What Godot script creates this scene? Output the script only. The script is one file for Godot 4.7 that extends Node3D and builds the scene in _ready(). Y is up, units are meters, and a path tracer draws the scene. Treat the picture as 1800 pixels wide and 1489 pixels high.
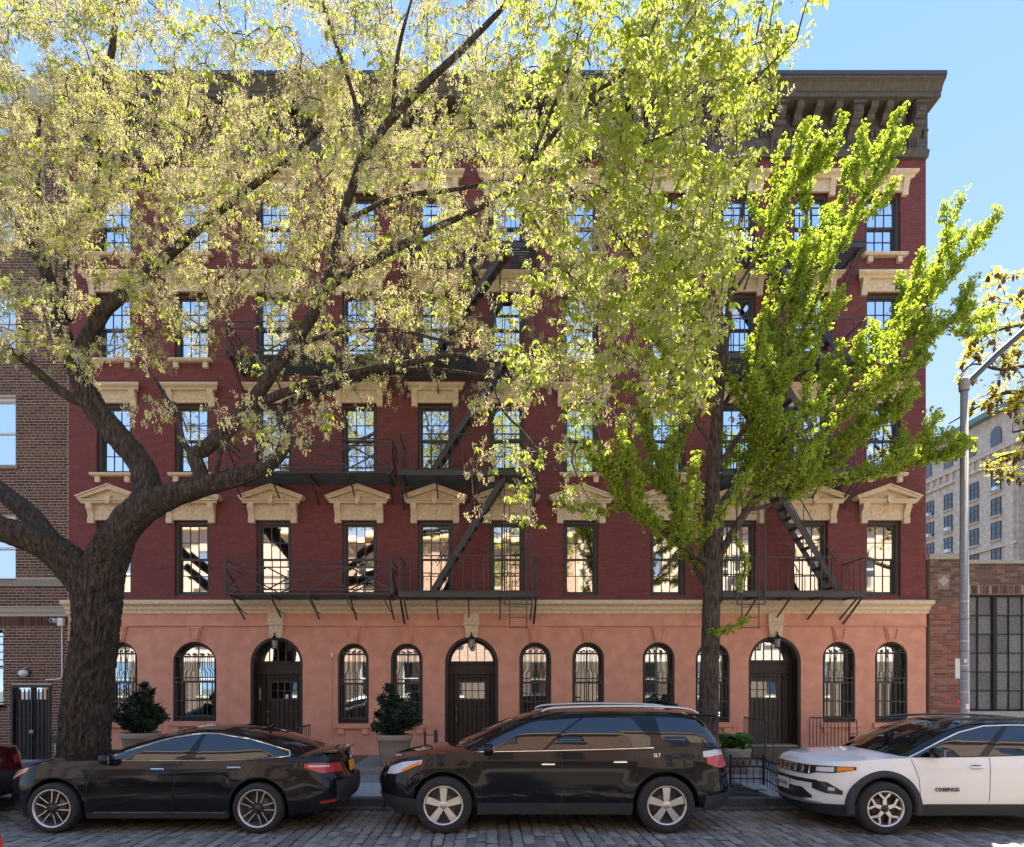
extends Node3D
# A street front in spring: painted brick apartment house behind parked cars and street trees.
# Measured frame: the house front is the plane z = 0, the street runs along x, the viewer stands at z = CZ.
const F := 1150.0
const CX := 860.0
const CY := 1205.0
const CZ := 16.43
const EYE := 2.0
var M := {}
var cache := {}
var names := {}
var rng := RandomNumberGenerator.new()

func _ready():
	rng.seed = 7
	setup_view()
	make_materials()
	build_ground()
	build_house()
	build_left_building()
	build_garage()
	build_far_buildings()
	build_opposite_row()
	build_fire_escapes()
	build_street_things()
	build_cars()
	build_trees()

func setup_view():
	var cam := Camera3D.new(); cam.name = "camera"; add_child(cam)
	cam.position = Vector3(0, EYE, CZ)
	cam.projection = Camera3D.PROJECTION_FRUSTUM
	cam.near = 0.1; cam.far = 600.0
	cam.size = 0.1 * 1489.0 / F
	cam.frustum_offset = Vector2((900.0 - CX) / F, (CY - 744.5) / F) * 0.1
	cam.current = true
	var we := WorldEnvironment.new(); we.name = "environment"
	var env := Environment.new(); we.environment = env
	env.background_mode = Environment.BG_SKY
	var sky := Sky.new(); var sm := ProceduralSkyMaterial.new()
	sm.sky_top_color = Color(0.285, 0.39, 0.55); sm.sky_horizon_color = Color(0.45, 0.49, 0.53)
	sm.sky_curve = 0.3
	sm.ground_bottom_color = Color(0.3, 0.28, 0.25); sm.ground_horizon_color = Color(0.55, 0.6, 0.66)
	sm.sun_angle_max = 1.0
	sky.sky_material = sm; env.sky = sky
	env.background_energy_multiplier = 1.0
	env.tonemap_mode = Environment.TONE_MAPPER_LINEAR
	env.tonemap_exposure = 5.3
	env.sdfgi_enabled = true; env.ssao_enabled = true; env.ssil_enabled = true
	add_child(we)
	var sun := DirectionalLight3D.new(); sun.name = "sun"
	sun.light_energy = 1.6; sun.light_angular_distance = 0.5; sun.light_color = Color(1.0, 0.95, 0.86); sun.shadow_enabled = true
	var dir := Vector3(-0.53, -1.8, 0.85).normalized()   # the way the light travels: from behind the house, from the right
	sun.look_at_from_position(Vector3.ZERO, dir, Vector3(0, 1, 0.3))
	add_child(sun)

# ---------- places
func X(px: float, z := 0.0) -> float: return (px - CX) * (CZ - z) / F
func Y(py: float, z := 0.0) -> float: return EYE + (CY - py) * (CZ - z) / F
func P(px: float, py: float, z: float) -> Vector3: return Vector3(X(px, z), Y(py, z), z)

# ---------- naming and tagging
func numbered(n: String) -> String:
	if not names.has(n):
		names[n] = 0
		return n
	names[n] += 1
	return "%s_%03d" % [n, names[n]]
func thing(called: String, label: String, category: String, at := Vector3.ZERO, turn := 0.0, group := "") -> Node3D:
	var o := Node3D.new(); o.name = numbered(called); add_child(o)
	o.position = at; o.rotation.y = turn
	tag(o, label, category, group)
	return o
func tag(o: Node, label: String, category := "", group := "", kind := "") -> Node:
	if label: o.set_meta("label", label)
	if category: o.set_meta("category", category)
	if group: o.set_meta("group", group)
	if kind: o.set_meta("kind", kind)
	return o
func put(mesh: Mesh, called: String, mat: Material, parent: Node = null, at := Vector3.ZERO) -> MeshInstance3D:
	var o := MeshInstance3D.new(); o.mesh = mesh; o.material_override = mat; o.position = at
	if parent == null:
		o.name = numbered(called); add_child(o)
	else:
		o.name = called; parent.add_child(o, true)
	return o
func structure(mesh: Mesh, called: String, mat: Material, at := Vector3.ZERO) -> MeshInstance3D:
	var o := put(mesh, called, mat, null, at); o.set_meta("kind", "structure"); return o
func group_part(called: String, parent: Node, at := Vector3.ZERO) -> Node3D:
	var o := Node3D.new(); o.name = called; parent.add_child(o, true); o.position = at; return o

# ---------- shapes
func new_st() -> SurfaceTool:
	var st := SurfaceTool.new(); st.begin(Mesh.PRIMITIVE_TRIANGLES); st.set_smooth_group(-1); return st
func done(st: SurfaceTool) -> ArrayMesh:
	st.generate_normals(); return st.commit()
func tri(st: SurfaceTool, a: Vector3, b: Vector3, c: Vector3):
	st.add_vertex(a); st.add_vertex(b); st.add_vertex(c)
func quad(st: SurfaceTool, a: Vector3, b: Vector3, c: Vector3, d: Vector3):
	tri(st, a, b, c); tri(st, a, c, d)
func add_box(st: SurfaceTool, c: Vector3, s: Vector3, b := Basis.IDENTITY):
	var h := s * 0.5
	var v: Array[Vector3] = []
	for i in 8:
		v.append(c + b * Vector3(h.x if i & 1 else -h.x, h.y if i & 2 else -h.y, h.z if i & 4 else -h.z))
	quad(st, v[4], v[6], v[7], v[5]); quad(st, v[1], v[3], v[2], v[0])
	quad(st, v[5], v[7], v[3], v[1]); quad(st, v[0], v[2], v[6], v[4])
	quad(st, v[6], v[2], v[3], v[7]); quad(st, v[0], v[4], v[5], v[1])
func add_bar(st: SurfaceTool, a: Vector3, b: Vector3, w: float, d := -1.0):
	var y := (b - a)
	var l := y.length()
	if l < 0.0001: return
	y /= l
	var ref := Vector3(0, 0, 1) if absf(y.z) < 0.9 else Vector3(1, 0, 0)
	var x := ref.cross(y).normalized() if absf(y.z) < 0.9 else y.cross(ref).normalized()
	var z := x.cross(y)
	add_box(st, (a + b) * 0.5, Vector3(w, l, d if d > 0 else w), Basis(x, y, z))
func chamfered(s: Vector3, c := 0.012) -> ArrayMesh:
	var key := "cb%.3f_%.3f_%.3f_%.3f" % [s.x, s.y, s.z, c]
	if cache.has(key): return cache[key]
	var st := new_st()
	var h := s * 0.5
	c = minf(c, minf(h.x, minf(h.y, h.z)) * 0.8)
	# six faces, twelve edge strips and eight corners
	for ax in 3:
		for sg in [-1.0, 1.0]:
			var u := (ax + 1) % 3; var w := (ax + 2) % 3
			var pts: Array[Vector3] = []
			for k in [[-1, -1], [-1, 1], [1, 1], [1, -1]]:
				var p := Vector3.ZERO
				p[ax] = sg * h[ax]; p[u] = k[0] * (h[u] - c); p[w] = k[1] * (h[w] - c)
				pts.append(p)
			if sg > 0: quad(st, pts[0], pts[1], pts[2], pts[3])
			else: quad(st, pts[3], pts[2], pts[1], pts[0])
		for s1 in [-1.0, 1.0]:
			for s2 in [-1.0, 1.0]:
				var u2 := (ax + 1) % 3; var w2 := (ax + 2) % 3
				var a := Vector3.ZERO; var b := Vector3.ZERO; var d := Vector3.ZERO; var e := Vector3.ZERO
				a[ax] = -(h[ax] - c); a[u2] = s1 * h[u2]; a[w2] = s2 * (h[w2] - c)
				b = a; b[ax] = h[ax] - c
				e[ax] = -(h[ax] - c); e[u2] = s1 * (h[u2] - c); e[w2] = s2 * h[w2]
				d = e; d[ax] = h[ax] - c
				if s1 * s2 > 0: quad(st, a, e, d, b)
				else: quad(st, b, d, e, a)
	for i in 8:
		var sx := 1.0 if i & 1 else -1.0; var sy := 1.0 if i & 2 else -1.0; var sz := 1.0 if i & 4 else -1.0
		var p1 := Vector3(sx * h.x, sy * (h.y - c), sz * (h.z - c))
		var p2 := Vector3(sx * (h.x - c), sy * h.y, sz * (h.z - c))
		var p3 := Vector3(sx * (h.x - c), sy * (h.y - c), sz * h.z)
		if sx * sy * sz > 0: tri(st, p1, p3, p2)
		else: tri(st, p1, p2, p3)
	cache[key] = done(st)
	return cache[key]
func cbox(parent: Node, called: String, c: Vector3, s: Vector3, mat: Material, bev := 0.008) -> MeshInstance3D:
	return put(chamfered(s, bev), called, mat, parent, c)
func add_prism(st: SurfaceTool, poly: PackedVector2Array, z0: float, z1: float, back := true):
	# an outline in x, y pulled from z0 (back) to z1 (front)
	if Geometry2D.is_polygon_clockwise(poly):
		poly = poly.duplicate(); poly.reverse()
	var t := Geometry2D.triangulate_polygon(poly)
	for i in range(0, t.size(), 3):
		var a := poly[t[i]]; var b := poly[t[i + 1]]; var c := poly[t[i + 2]]
		if (b - a).cross(c - a) > 0:
			var k := b; b = c; c = k
		tri(st, Vector3(a.x, a.y, z1), Vector3(b.x, b.y, z1), Vector3(c.x, c.y, z1))
		if back: tri(st, Vector3(a.x, a.y, z0), Vector3(c.x, c.y, z0), Vector3(b.x, b.y, z0))
	for i in poly.size():
		var a := poly[i]; var b := poly[(i + 1) % poly.size()]
		quad(st, Vector3(a.x, a.y, z1), Vector3(b.x, b.y, z1), Vector3(b.x, b.y, z0), Vector3(a.x, a.y, z0))
func prism(poly: PackedVector2Array, z0: float, z1: float) -> ArrayMesh:
	var st := new_st(); add_prism(st, poly, z0, z1); return done(st)
func rect(x0: float, y0: float, x1: float, y1: float) -> PackedVector2Array:
	return PackedVector2Array([Vector2(x0, y0), Vector2(x1, y0), Vector2(x1, y1), Vector2(x0, y1)])
func arched(x0: float, y0: float, x1: float, y1: float, n := 14) -> PackedVector2Array:
	# a rectangle whose top is a round arch that peaks at y1
	var r := (x1 - x0) * 0.5; var c := Vector2((x0 + x1) * 0.5, y1 - r)
	var p := PackedVector2Array([Vector2(x0, y0), Vector2(x1, y0)])
	for i in n + 1:
		var a := PI * i / n
		p.append(c + Vector2(cos(a), sin(a)) * r)
	return p
func profile_run(pts: PackedVector2Array, x0: float, x1: float, ret := 0.0) -> ArrayMesh:
	# a moulding: outline in (z, y), drawn along x; its ends return by ret towards the wall
	var st := new_st()
	var n := pts.size()
	for i in n:
		var a := pts[i]; var b := pts[(i + 1) % n]
		var ea := ret * a.x; var eb := ret * b.x
		quad(st, Vector3(x0 - ea, a.y, a.x), Vector3(x1 + ea, a.y, a.x), Vector3(x1 + eb, b.y, b.x), Vector3(x0 - eb, b.y, b.x))
	var t := Geometry2D.triangulate_polygon(pts)
	for i in range(0, t.size(), 3):
		for s in [0, 1]:
			var v: Array[Vector3] = []
			for k in 3:
				var p := pts[t[i + k]]
				v.append(Vector3(x1 + ret * p.x if s else x0 - ret * p.x, p.y, p.x))
			tri(st, v[0], v[1], v[2])
	return done(st)
func add_tube(st: SurfaceTool, pts: Array, radii: Array, sides := 8, smooth := true, cap := true):
	var n := pts.size()
	if n < 2: return
	var rings := []
	var t0: Vector3 = (pts[1] - pts[0]).normalized()
	var u := t0.cross(Vector3(0.13, 0.2, 1.0)).normalized()
	for i in n:
		var t: Vector3 = ((pts[mini(i + 1, n - 1)] as Vector3) - (pts[maxi(i - 1, 0)] as Vector3)).normalized()
		u = (u - t * u.dot(t))
		if u.length() < 0.001: u = t.cross(Vector3(0.3, 1, 0.2))
		u = u.normalized()
		var w := t.cross(u)
		var ring := PackedVector3Array()
		for k in sides:
			var a := TAU * k / sides
			ring.append(pts[i] + (u * cos(a) + w * sin(a)) * radii[i])
		rings.append(ring)
	st.set_smooth_group(1 if smooth else -1)
	for i in n - 1:
		for k in sides:
			var k2 := (k + 1) % sides
			quad(st, rings[i][k], rings[i][k2], rings[i + 1][k2], rings[i + 1][k])
	if cap:
		st.set_smooth_group(-1)
		for k in range(1, sides - 1):
			tri(st, rings[0][0], rings[0][k + 1], rings[0][k])
			tri(st, rings[n - 1][0], rings[n - 1][k], rings[n - 1][k + 1])
func tube(pts: Array, r: float, sides := 8) -> ArrayMesh:
	var st := new_st(); var rr := []
	for i in pts.size(): rr.append(r)
	add_tube(st, pts, rr, sides); return done(st)
func lathe(prof: Array, segs := 24, axis_z := false, squeeze := 1.0) -> ArrayMesh:
	# prof holds Vector2(radius, height)
	var st := new_st(); st.set_smooth_group(1)
	for i in prof.size() - 1:
		for k in segs:
			var v: Array[Vector3] = []
			for c in [[i, k], [i, k + 1], [i + 1, k + 1], [i + 1, k]]:
				var p: Vector2 = prof[c[0]]; var a: float = TAU * c[1] / segs
				v.append(Vector3(cos(a) * p.x, sin(a) * p.x, p.y) if axis_z else Vector3(cos(a) * p.x, p.y, sin(a) * p.x * squeeze))
			if axis_z: quad(st, v[0], v[3], v[2], v[1])
			else: quad(st, v[0], v[1], v[2], v[3])
	return done(st)
func smooth_path(pts: Array, per := 4) -> Array:
	var out := []
	var n := pts.size()
	for i in n - 1:
		var a = pts[maxi(i - 1, 0)]; var b = pts[i]; var c = pts[i + 1]; var d = pts[mini(i + 2, n - 1)]
		for k in per:
			var t := float(k) / per
			out.append(0.5 * ((2.0 * b) + (c - a) * t + (2.0 * a - 5.0 * b + 4.0 * c - d) * t * t + (3.0 * b - a - 3.0 * c + d) * t * t * t))
	out.append(pts[n - 1])
	return out
func lettering(text: String, size: float, depth: float, font := "Droid Sans", weight := 400) -> TextMesh:
	var t := TextMesh.new(); t.text = text
	var f := SystemFont.new(); f.font_names = PackedStringArray([font]); f.font_weight = weight
	t.font = f; t.font_size = 32; t.pixel_size = size / 32.0; t.depth = depth
	return t
func copies(called: String, parent: Node, mesh: Mesh, mat: Material, places: Array, tints: Array = []) -> MultiMeshInstance3D:
	var mm := MultiMesh.new(); mm.transform_format = MultiMesh.TRANSFORM_3D; mm.use_colors = tints.size() > 0
	mm.mesh = mesh; mm.instance_count = places.size()
	for i in places.size():
		mm.set_instance_transform(i, places[i])
		if tints.size() > 0: mm.set_instance_color(i, tints[i])
	var o := MultiMeshInstance3D.new(); o.multimesh = mm; o.material_override = mat; o.name = called
	if parent == null: o.name = numbered(called); add_child(o)
	else: parent.add_child(o, true)
	o.set_meta("kind", "stuff")
	return o

# ---------- materials
func noise_tex(freq: float, lo: Color, hi: Color, seed_ := 1, size := 512, octaves := 4, kind := FastNoiseLite.TYPE_SIMPLEX) -> NoiseTexture2D:
	var n := FastNoiseLite.new(); n.noise_type = kind; n.frequency = freq; n.seed = seed_; n.fractal_octaves = octaves
	var t := NoiseTexture2D.new(); t.width = size; t.height = size; t.seamless = true; t.noise = n
	var g := Gradient.new(); g.set_color(0, lo); g.set_color(1, hi); t.color_ramp = g
	return t
func srgb(r: float, g: float, b: float) -> Color: return Color(r, g, b).linear_to_srgb()
func plain(c: Color, rough := 0.8, metal := 0.0) -> StandardMaterial3D:
	var m := StandardMaterial3D.new(); m.albedo_color = c; m.roughness = rough; m.metallic = metal
	return m
func mottled(c: Color, rough: float, freq: float, amount: float, scale: float, bump := 0.0, seed_ := 1) -> StandardMaterial3D:
	# a base colour with grain and patches over it, laid on by position
	var m := plain(c, rough)
	m.albedo_texture = noise_tex(freq, Color(1 - amount, 1 - amount, 1 - amount), Color(1, 1, 1), seed_)
	m.uv1_triplanar = true; m.uv1_world_triplanar = true; m.uv1_scale = Vector3.ONE * scale
	if bump > 0.0:
		m.heightmap_enabled = true; m.heightmap_texture = noise_tex(freq * 2.0, Color.BLACK, Color.WHITE, seed_ + 9); m.heightmap_scale = bump
	return m
func make_materials():
	M.red = mottled(srgb(0.24, 0.063, 0.055), 0.8, 0.03, 0.14, 0.4, 0.0, 3); M.red.vertex_color_use_as_albedo = true
	M.red_flat = mottled(srgb(0.24, 0.063, 0.055), 0.85, 0.01, 0.2, 0.35, 0.0, 3)
	M.salmon = mottled(srgb(0.74, 0.345, 0.23), 0.85, 0.015, 0.1, 0.25, 0.0, 5)
	M.groove = mottled(srgb(0.7, 0.315, 0.21), 0.85, 0.015, 0.1, 0.25, 0.0, 5)
	M.cream = mottled(srgb(0.82, 0.64, 0.42), 0.75, 0.02, 0.15, 0.8, 0.0, 6)
	M.cornice = mottled(srgb(0.14, 0.118, 0.095), 0.8, 0.02, 0.25, 0.7, 0.0, 7)
	M.roofing = plain(srgb(0.06, 0.065, 0.07), 0.7)
	M.frame = mottled(srgb(0.11, 0.1, 0.088), 0.55, 0.03, 0.25, 1.5, 0.0, 8)
	M.sash = plain(srgb(0.055, 0.05, 0.045), 0.5)
	M.wood = mottled(srgb(0.05, 0.031, 0.022), 0.55, 0.02, 0.45, 1.5, 0.0, 9); M.wood.uv1_scale = Vector3(6, 0.0, 6)
	M.wood_grey = mottled(srgb(0.085, 0.066, 0.052), 0.6, 0.02, 0.5, 1.5, 0.0, 10); M.wood_grey.uv1_scale = Vector3(6, 0.0, 6)
	M.iron = mottled(srgb(0.075, 0.068, 0.062), 0.5, 0.04, 0.3, 2.0, 0.0, 11)
	M.black_iron = plain(srgb(0.012, 0.012, 0.013), 0.45)
	M.glass = plain(Color(0.85, 0.9, 0.95), 0.02, 1.0); M.glass.transparency = BaseMaterial3D.TRANSPARENCY_ALPHA; M.glass.albedo_color.a = 0.5
	M.glass_low = plain(Color(0.8, 0.85, 0.88), 0.02, 1.0); M.glass_low.transparency = BaseMaterial3D.TRANSPARENCY_ALPHA; M.glass_low.albedo_color.a = 0.075
	M.glass_f2 = plain(Color(0.9, 0.88, 0.86), 0.03, 1.0); M.glass_f2.transparency = BaseMaterial3D.TRANSPARENCY_ALPHA; M.glass_f2.albedo_color.a = 0.12
	M.far_glass = plain(srgb(0.05, 0.055, 0.06), 0.1); M.far_glass.metallic_specular = 0.8
	M.frosted2 = mottled(srgb(0.23, 0.235, 0.225), 0.55, 0.03, 0.3, 0.9, 0.0, 36)
	M.blind = plain(srgb(0.46, 0.455, 0.45), 0.9)
	M.curtain = plain(srgb(0.42, 0.41, 0.39), 0.95)
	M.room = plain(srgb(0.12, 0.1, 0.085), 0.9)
	M.stone = mottled(srgb(0.4, 0.36, 0.29), 0.85, 0.03, 0.3, 1.0, 0.0, 12)
	M.limestone = mottled(srgb(0.52, 0.47, 0.38), 0.85, 0.03, 0.25, 1.0, 0.0, 12)
	M.brownstone = mottled(srgb(0.19, 0.135, 0.105), 0.85, 0.03, 0.35, 1.2, 0.0, 13)
	M.concrete = mottled(srgb(0.46, 0.44, 0.41), 0.9, 0.02, 0.22, 0.6, 0.0, 14)
	M.concrete_old = mottled(srgb(0.3, 0.28, 0.255), 0.9, 0.03, 0.3, 0.8, 0.0, 15)
	M.kerb = mottled(srgb(0.14, 0.135, 0.125), 0.85, 0.03, 0.35, 1.2, 0.0, 16)
	M.cobble = mottled(srgb(1.0, 0.95, 0.87), 0.6, 0.04, 0.4, 2.0, 0.0, 17); M.cobble.vertex_color_use_as_albedo = true
	M.joint = mottled(srgb(0.1, 0.085, 0.07), 0.95, 0.05, 0.4, 2.0, 0.0, 18)
	M.asphalt = mottled(srgb(0.06, 0.06, 0.06), 0.9, 0.05, 0.3, 1.0, 0.0, 18)
	M.soil = mottled(srgb(0.07, 0.05, 0.035), 0.95, 0.06, 0.5, 2.5, 1.0, 19)
	M.brick = mottled(srgb(1.0, 1.0, 1.0), 0.85, 0.04, 0.3, 2.0, 0.0, 20); M.brick.vertex_color_use_as_albedo = true
	M.mortar = mottled(srgb(0.62, 0.54, 0.43), 0.95, 0.04, 0.25, 2.0, 0.0, 21)
	M.mortar_dark = mottled(srgb(0.38, 0.28, 0.22), 0.95, 0.04, 0.3, 2.0, 0.0, 21)
	M.opp_brick = mottled(srgb(0.5, 0.33, 0.26), 0.9, 0.02, 0.3, 0.6, 0.0, 22)
	M.opp_base = mottled(srgb(0.13, 0.09, 0.07), 0.9, 0.02, 0.3, 0.6, 0.0, 22)
	M.opp_pale = mottled(srgb(0.58, 0.46, 0.41), 0.9, 0.02, 0.25, 0.6, 0.0, 23)
	M.far_stone = mottled(srgb(0.78, 0.61, 0.45), 0.9, 0.02, 0.2, 0.1, 0.0, 24)
	M.far_grey = mottled(srgb(0.42, 0.42, 0.38), 0.9, 0.02, 0.2, 0.1, 0.0, 25)
	M.copper = plain(srgb(0.16, 0.26, 0.22), 0.7)
	M.frosted = mottled(srgb(0.17, 0.175, 0.165), 0.5, 0.03, 0.3, 0.9, 0.0, 26)
	M.steel_rust = mottled(srgb(0.05, 0.036, 0.03), 0.8, 0.06, 0.5, 2.0, 0.0, 27)
	M.pole = mottled(srgb(0.4, 0.38, 0.36), 0.7, 0.03, 0.25, 1.0, 0.0, 28)
	M.pole_dark = plain(srgb(0.07, 0.07, 0.07), 0.5)
	M.terracotta = mottled(srgb(0.42, 0.34, 0.26), 0.85, 0.03, 0.25, 1.5, 0.0, 29)
	M.white = plain(srgb(0.75, 0.75, 0.73), 0.5)
	M.brass = plain(srgb(0.6, 0.45, 0.2), 0.3, 1.0)
	M.lamp_glass = plain(Color(0.9, 0.9, 0.85), 0.1); M.lamp_glass.transparency = BaseMaterial3D.TRANSPARENCY_ALPHA; M.lamp_glass.albedo_color.a = 0.4
	M.yellow = plain(srgb(0.8, 0.6, 0.02), 0.6)
	M.orange_plate = plain(srgb(0.8, 0.36, 0.02), 0.5)
	M.paper = plain(srgb(0.7, 0.7, 0.68), 0.8)
	M.red_sticker = plain(srgb(0.5, 0.05, 0.04), 0.7)
	M.globe = plain(srgb(0.75, 0.75, 0.72), 0.3)

# ---------- ground, street, pavement
func slab(x0: float, x1: float, z0: float, z1: float, y_top: float, thick: float) -> ArrayMesh:
	var st := new_st(); add_box(st, Vector3((x0 + x1) * 0.5, y_top - thick * 0.5, (z0 + z1) * 0.5), Vector3(x1 - x0, thick, z1 - z0)); return done(st)
func cobble_mesh(v: int) -> ArrayMesh:
	# a worn granite block: domed top, rounded edges, unit size
	var st := new_st(); st.set_smooth_group(1)
	var n := 4
	var g := []
	for i in n + 1:
		var row := []
		for k in n + 1:
			var x := -0.5 + float(i) / n; var z := -0.5 + float(k) / n
			var e := maxf(absf(x), absf(z)) * 2.0
			var y := 1.0 - 0.55 * pow(e, 5.0) - 0.08 * (x * x + z * z) + 0.1 * sin(x * 7.0 + v * 2.1) * cos(z * 6.0 + v)
			row.append(Vector3(x * (1.0 + 0.05 * sin(z * 5.0 + v)), y, z * (1.0 + 0.06 * cos(x * 4.0 + v * 1.7))))
		g.append(row)
	for i in n:
		for k in n:
			quad(st, g[i][k], g[i + 1][k], g[i + 1][k + 1], g[i][k + 1])
	return done(st)
func build_ground():
	var gr := structure(slab(-300, 300, -300, 200, -0.06, 0.2), "ground", M.asphalt)
	gr.set_meta("label", "dark ground reaching past the street")
	var street := Node3D.new(); street.name = "street"; add_child(street); street.set_meta("kind", "structure")
	put(slab(-40, 40, 5.63, 13.2, -0.018, 0.04), "street_bed", M.joint, street)
	# granite blocks set in rows across the street
	var variants := []
	for v in 5: variants.append(cobble_mesh(v))
	var spots := []; var tints := []
	var x := -9.6
	var row := 0
	while x < 9.8:
		var dx := 0.135 + rng.randf() * 0.03
		var z := 5.86 + rng.randf() * 0.15
		while z < 9.6:
			var dz := 0.2 + rng.randf() * 0.12
			var b := Basis(Vector3.UP, rng.randf_range(-0.04, 0.04)) * Basis.from_scale(Vector3(dx - 0.013, 0.024 + rng.randf() * 0.008, dz - 0.014))
			b = Basis(Vector3.RIGHT, rng.randf_range(-0.03, 0.03)) * Basis(Vector3.BACK, rng.randf_range(-0.04, 0.04)) * b
			spots.append(Transform3D(b, Vector3(x + dx * 0.5 + 0.012 * sin(z * 1.3 + row), -0.029 + rng.randf() * 0.005, z + dz * 0.5)))
			var t := rng.randf_range(0.24, 0.46)
			tints.append(Color(t * 1.06, t * rng.randf_range(0.95, 1.0), t * rng.randf_range(0.84, 0.92)))
			z += dz
		x += dx; row += 1
	# the nearest ones in view are single pieces
	var order := []
	for i in spots.size():
		var s: Transform3D = spots[i]
		var d: float = CZ - s.origin.z
		var px: float = CX + s.origin.x * F / d
		var seen: bool = px > 10 and px < 1790 and d > 7.9
		order.append([d if seen else 99.0, i])
	order.sort_custom(func(a, b): return a[0] < b[0])
	var single := {}
	var mats := []
	for k in 6:
		var m: StandardMaterial3D = M.cobble.duplicate(); m.vertex_color_use_as_albedo = false
		var t := 0.2 + 0.04 * k
		m.albedo_color = srgb(1.2 * t, 1.08 * t, 0.93 * t); mats.append(m)
	for k in 300:
		var i: int = order[k][1]; single[i] = true
		var o := put(variants[i % 5], "cobblestone", mats[i % 6], street); o.transform = spots[i]
	var by := [[], [], [], [], []]; var tn := [[], [], [], [], []]
	for i in spots.size():
		if not single.has(i): by[i % 5].append(spots[i]); tn[i % 5].append(tints[i])
	var all_s := []; var all_t := []
	for v in 5: all_s += by[v]; all_t += tn[v]
	copies("cobblestones", street, variants[0], M.cobble, all_s, all_t)
	put(slab(-40, 40, 9.6, 13.2, 0.0, 0.03), "worn_lane", M.kerb, street)
	# gutter stones and kerb
	var kerb := Node3D.new(); kerb.name = "kerb"; add_child(kerb); kerb.set_meta("kind", "structure")
	var kx := -12.0
	while kx < 12.0:
		var l := rng.randf_range(1.3, 1.9)
		cbox(kerb, "kerbstone", Vector3(kx + l * 0.5, 0.02, 5.55), Vector3(l - 0.012, 0.25, 0.17), M.kerb, 0.018)
		kx += l
	kx = -12.0
	while kx < 12.0:
		var l := rng.randf_range(0.35, 0.6)
		cbox(kerb, "gutter_stone", Vector3(kx + l * 0.5, -0.035, 5.75), Vector3(l - 0.015, 0.09 + rng.randf() * 0.012, 0.2), M.kerb, 0.016)
		kx += l
	put(slab(-60, 60, 13.2, 13.4, 0.13, 0.3), "far_kerb", M.kerb, kerb)
	# pavement flags
	var pave := Node3D.new(); pave.name = "pavement"; add_child(pave); pave.set_meta("kind", "structure")
	put(slab(-60, 60, 0.35, 5.46, 0.115, 0.2), "pavement_bed", M.joint, pave)
	var fx := -13.5
	while fx < 13.5:
		for r in [[3.95, 5.455, M.concrete], [2.78, 3.94, M.concrete_old]]:
			var pit: bool = r[0] > 3.9 and (absf(fx + 0.76 - X(1247, 5.0)) < 0.8 or absf(fx + 0.76 - X(150, 5.0)) < 0.8)
			if pit: continue
			cbox(pave, "paving_flag", Vector3(fx + 0.76, 0.08, (r[0] + r[1]) * 0.5), Vector3(1.505, 0.13, r[1] - r[0] - 0.012), r[2], 0.006)
		fx += 1.52
	put(slab(-60, -13.5, 2.78, 5.455, 0.14, 0.1), "pavement_run", M.concrete_old, pave)
	put(slab(13.5, 60, 2.78, 5.455, 0.14, 0.1), "pavement_run", M.concrete_old, pave)
	put(slab(-60, 60, 13.4, 21.4, 0.13, 0.2), "far_pavement", M.concrete_old, pave)
	put(slab(-60, -10.6, 0.02, 2.76, 0.14, 0.1), "pavement_run", M.concrete, pave)
	put(slab(11.0, 60, 0.02, 2.76, 0.14, 0.1), "pavement_run", M.concrete_old, pave)
	# raised stone terrace in front of the house
	fx = -10.5
	var k2 := 0
	while fx < 10.9:
		var l := minf([1.9, 1.2, 1.6, 0.9][k2 % 4], 10.95 - fx)
		cbox(pave, "terrace_flag", Vector3(fx + l * 0.5, 0.17, 1.39), Vector3(l - 0.012, 0.17, 2.7), M.brownstone if k2 % 3 != 2 else M.concrete_old, 0.012)
		fx += l; k2 += 1
	# bare soil of the two tree pits
	for s in [[X(150, 5.0), 0.85, "soil_patch"], [X(1262, 4.9), 0.95, "soil_patch"]]:
		var st := new_st(); st.set_smooth_group(1)
		for i in 12:
			for k in 10:
				var v: Array[Vector3] = []
				for c in [[i, k], [i + 1, k], [i + 1, k + 1], [i, k + 1]]:
					var px: float = s[0] + (c[0] / 12.0 - 0.5) * 2.0 * s[1]; var pz: float = 3.95 + c[1] / 10.0 * 1.5
					v.append(Vector3(px, 0.12 + 0.03 * sin(px * 9.0 + pz * 5.0) * cos(pz * 11.0) + 0.02 * sin(px * 31.0) * sin(pz * 27.0), pz))
				quad(st, v[0], v[1], v[2], v[3])
		var o := put(done(st), s[2], M.soil, pave); o.set_meta("label", "bare soil of a street tree pit")

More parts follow.
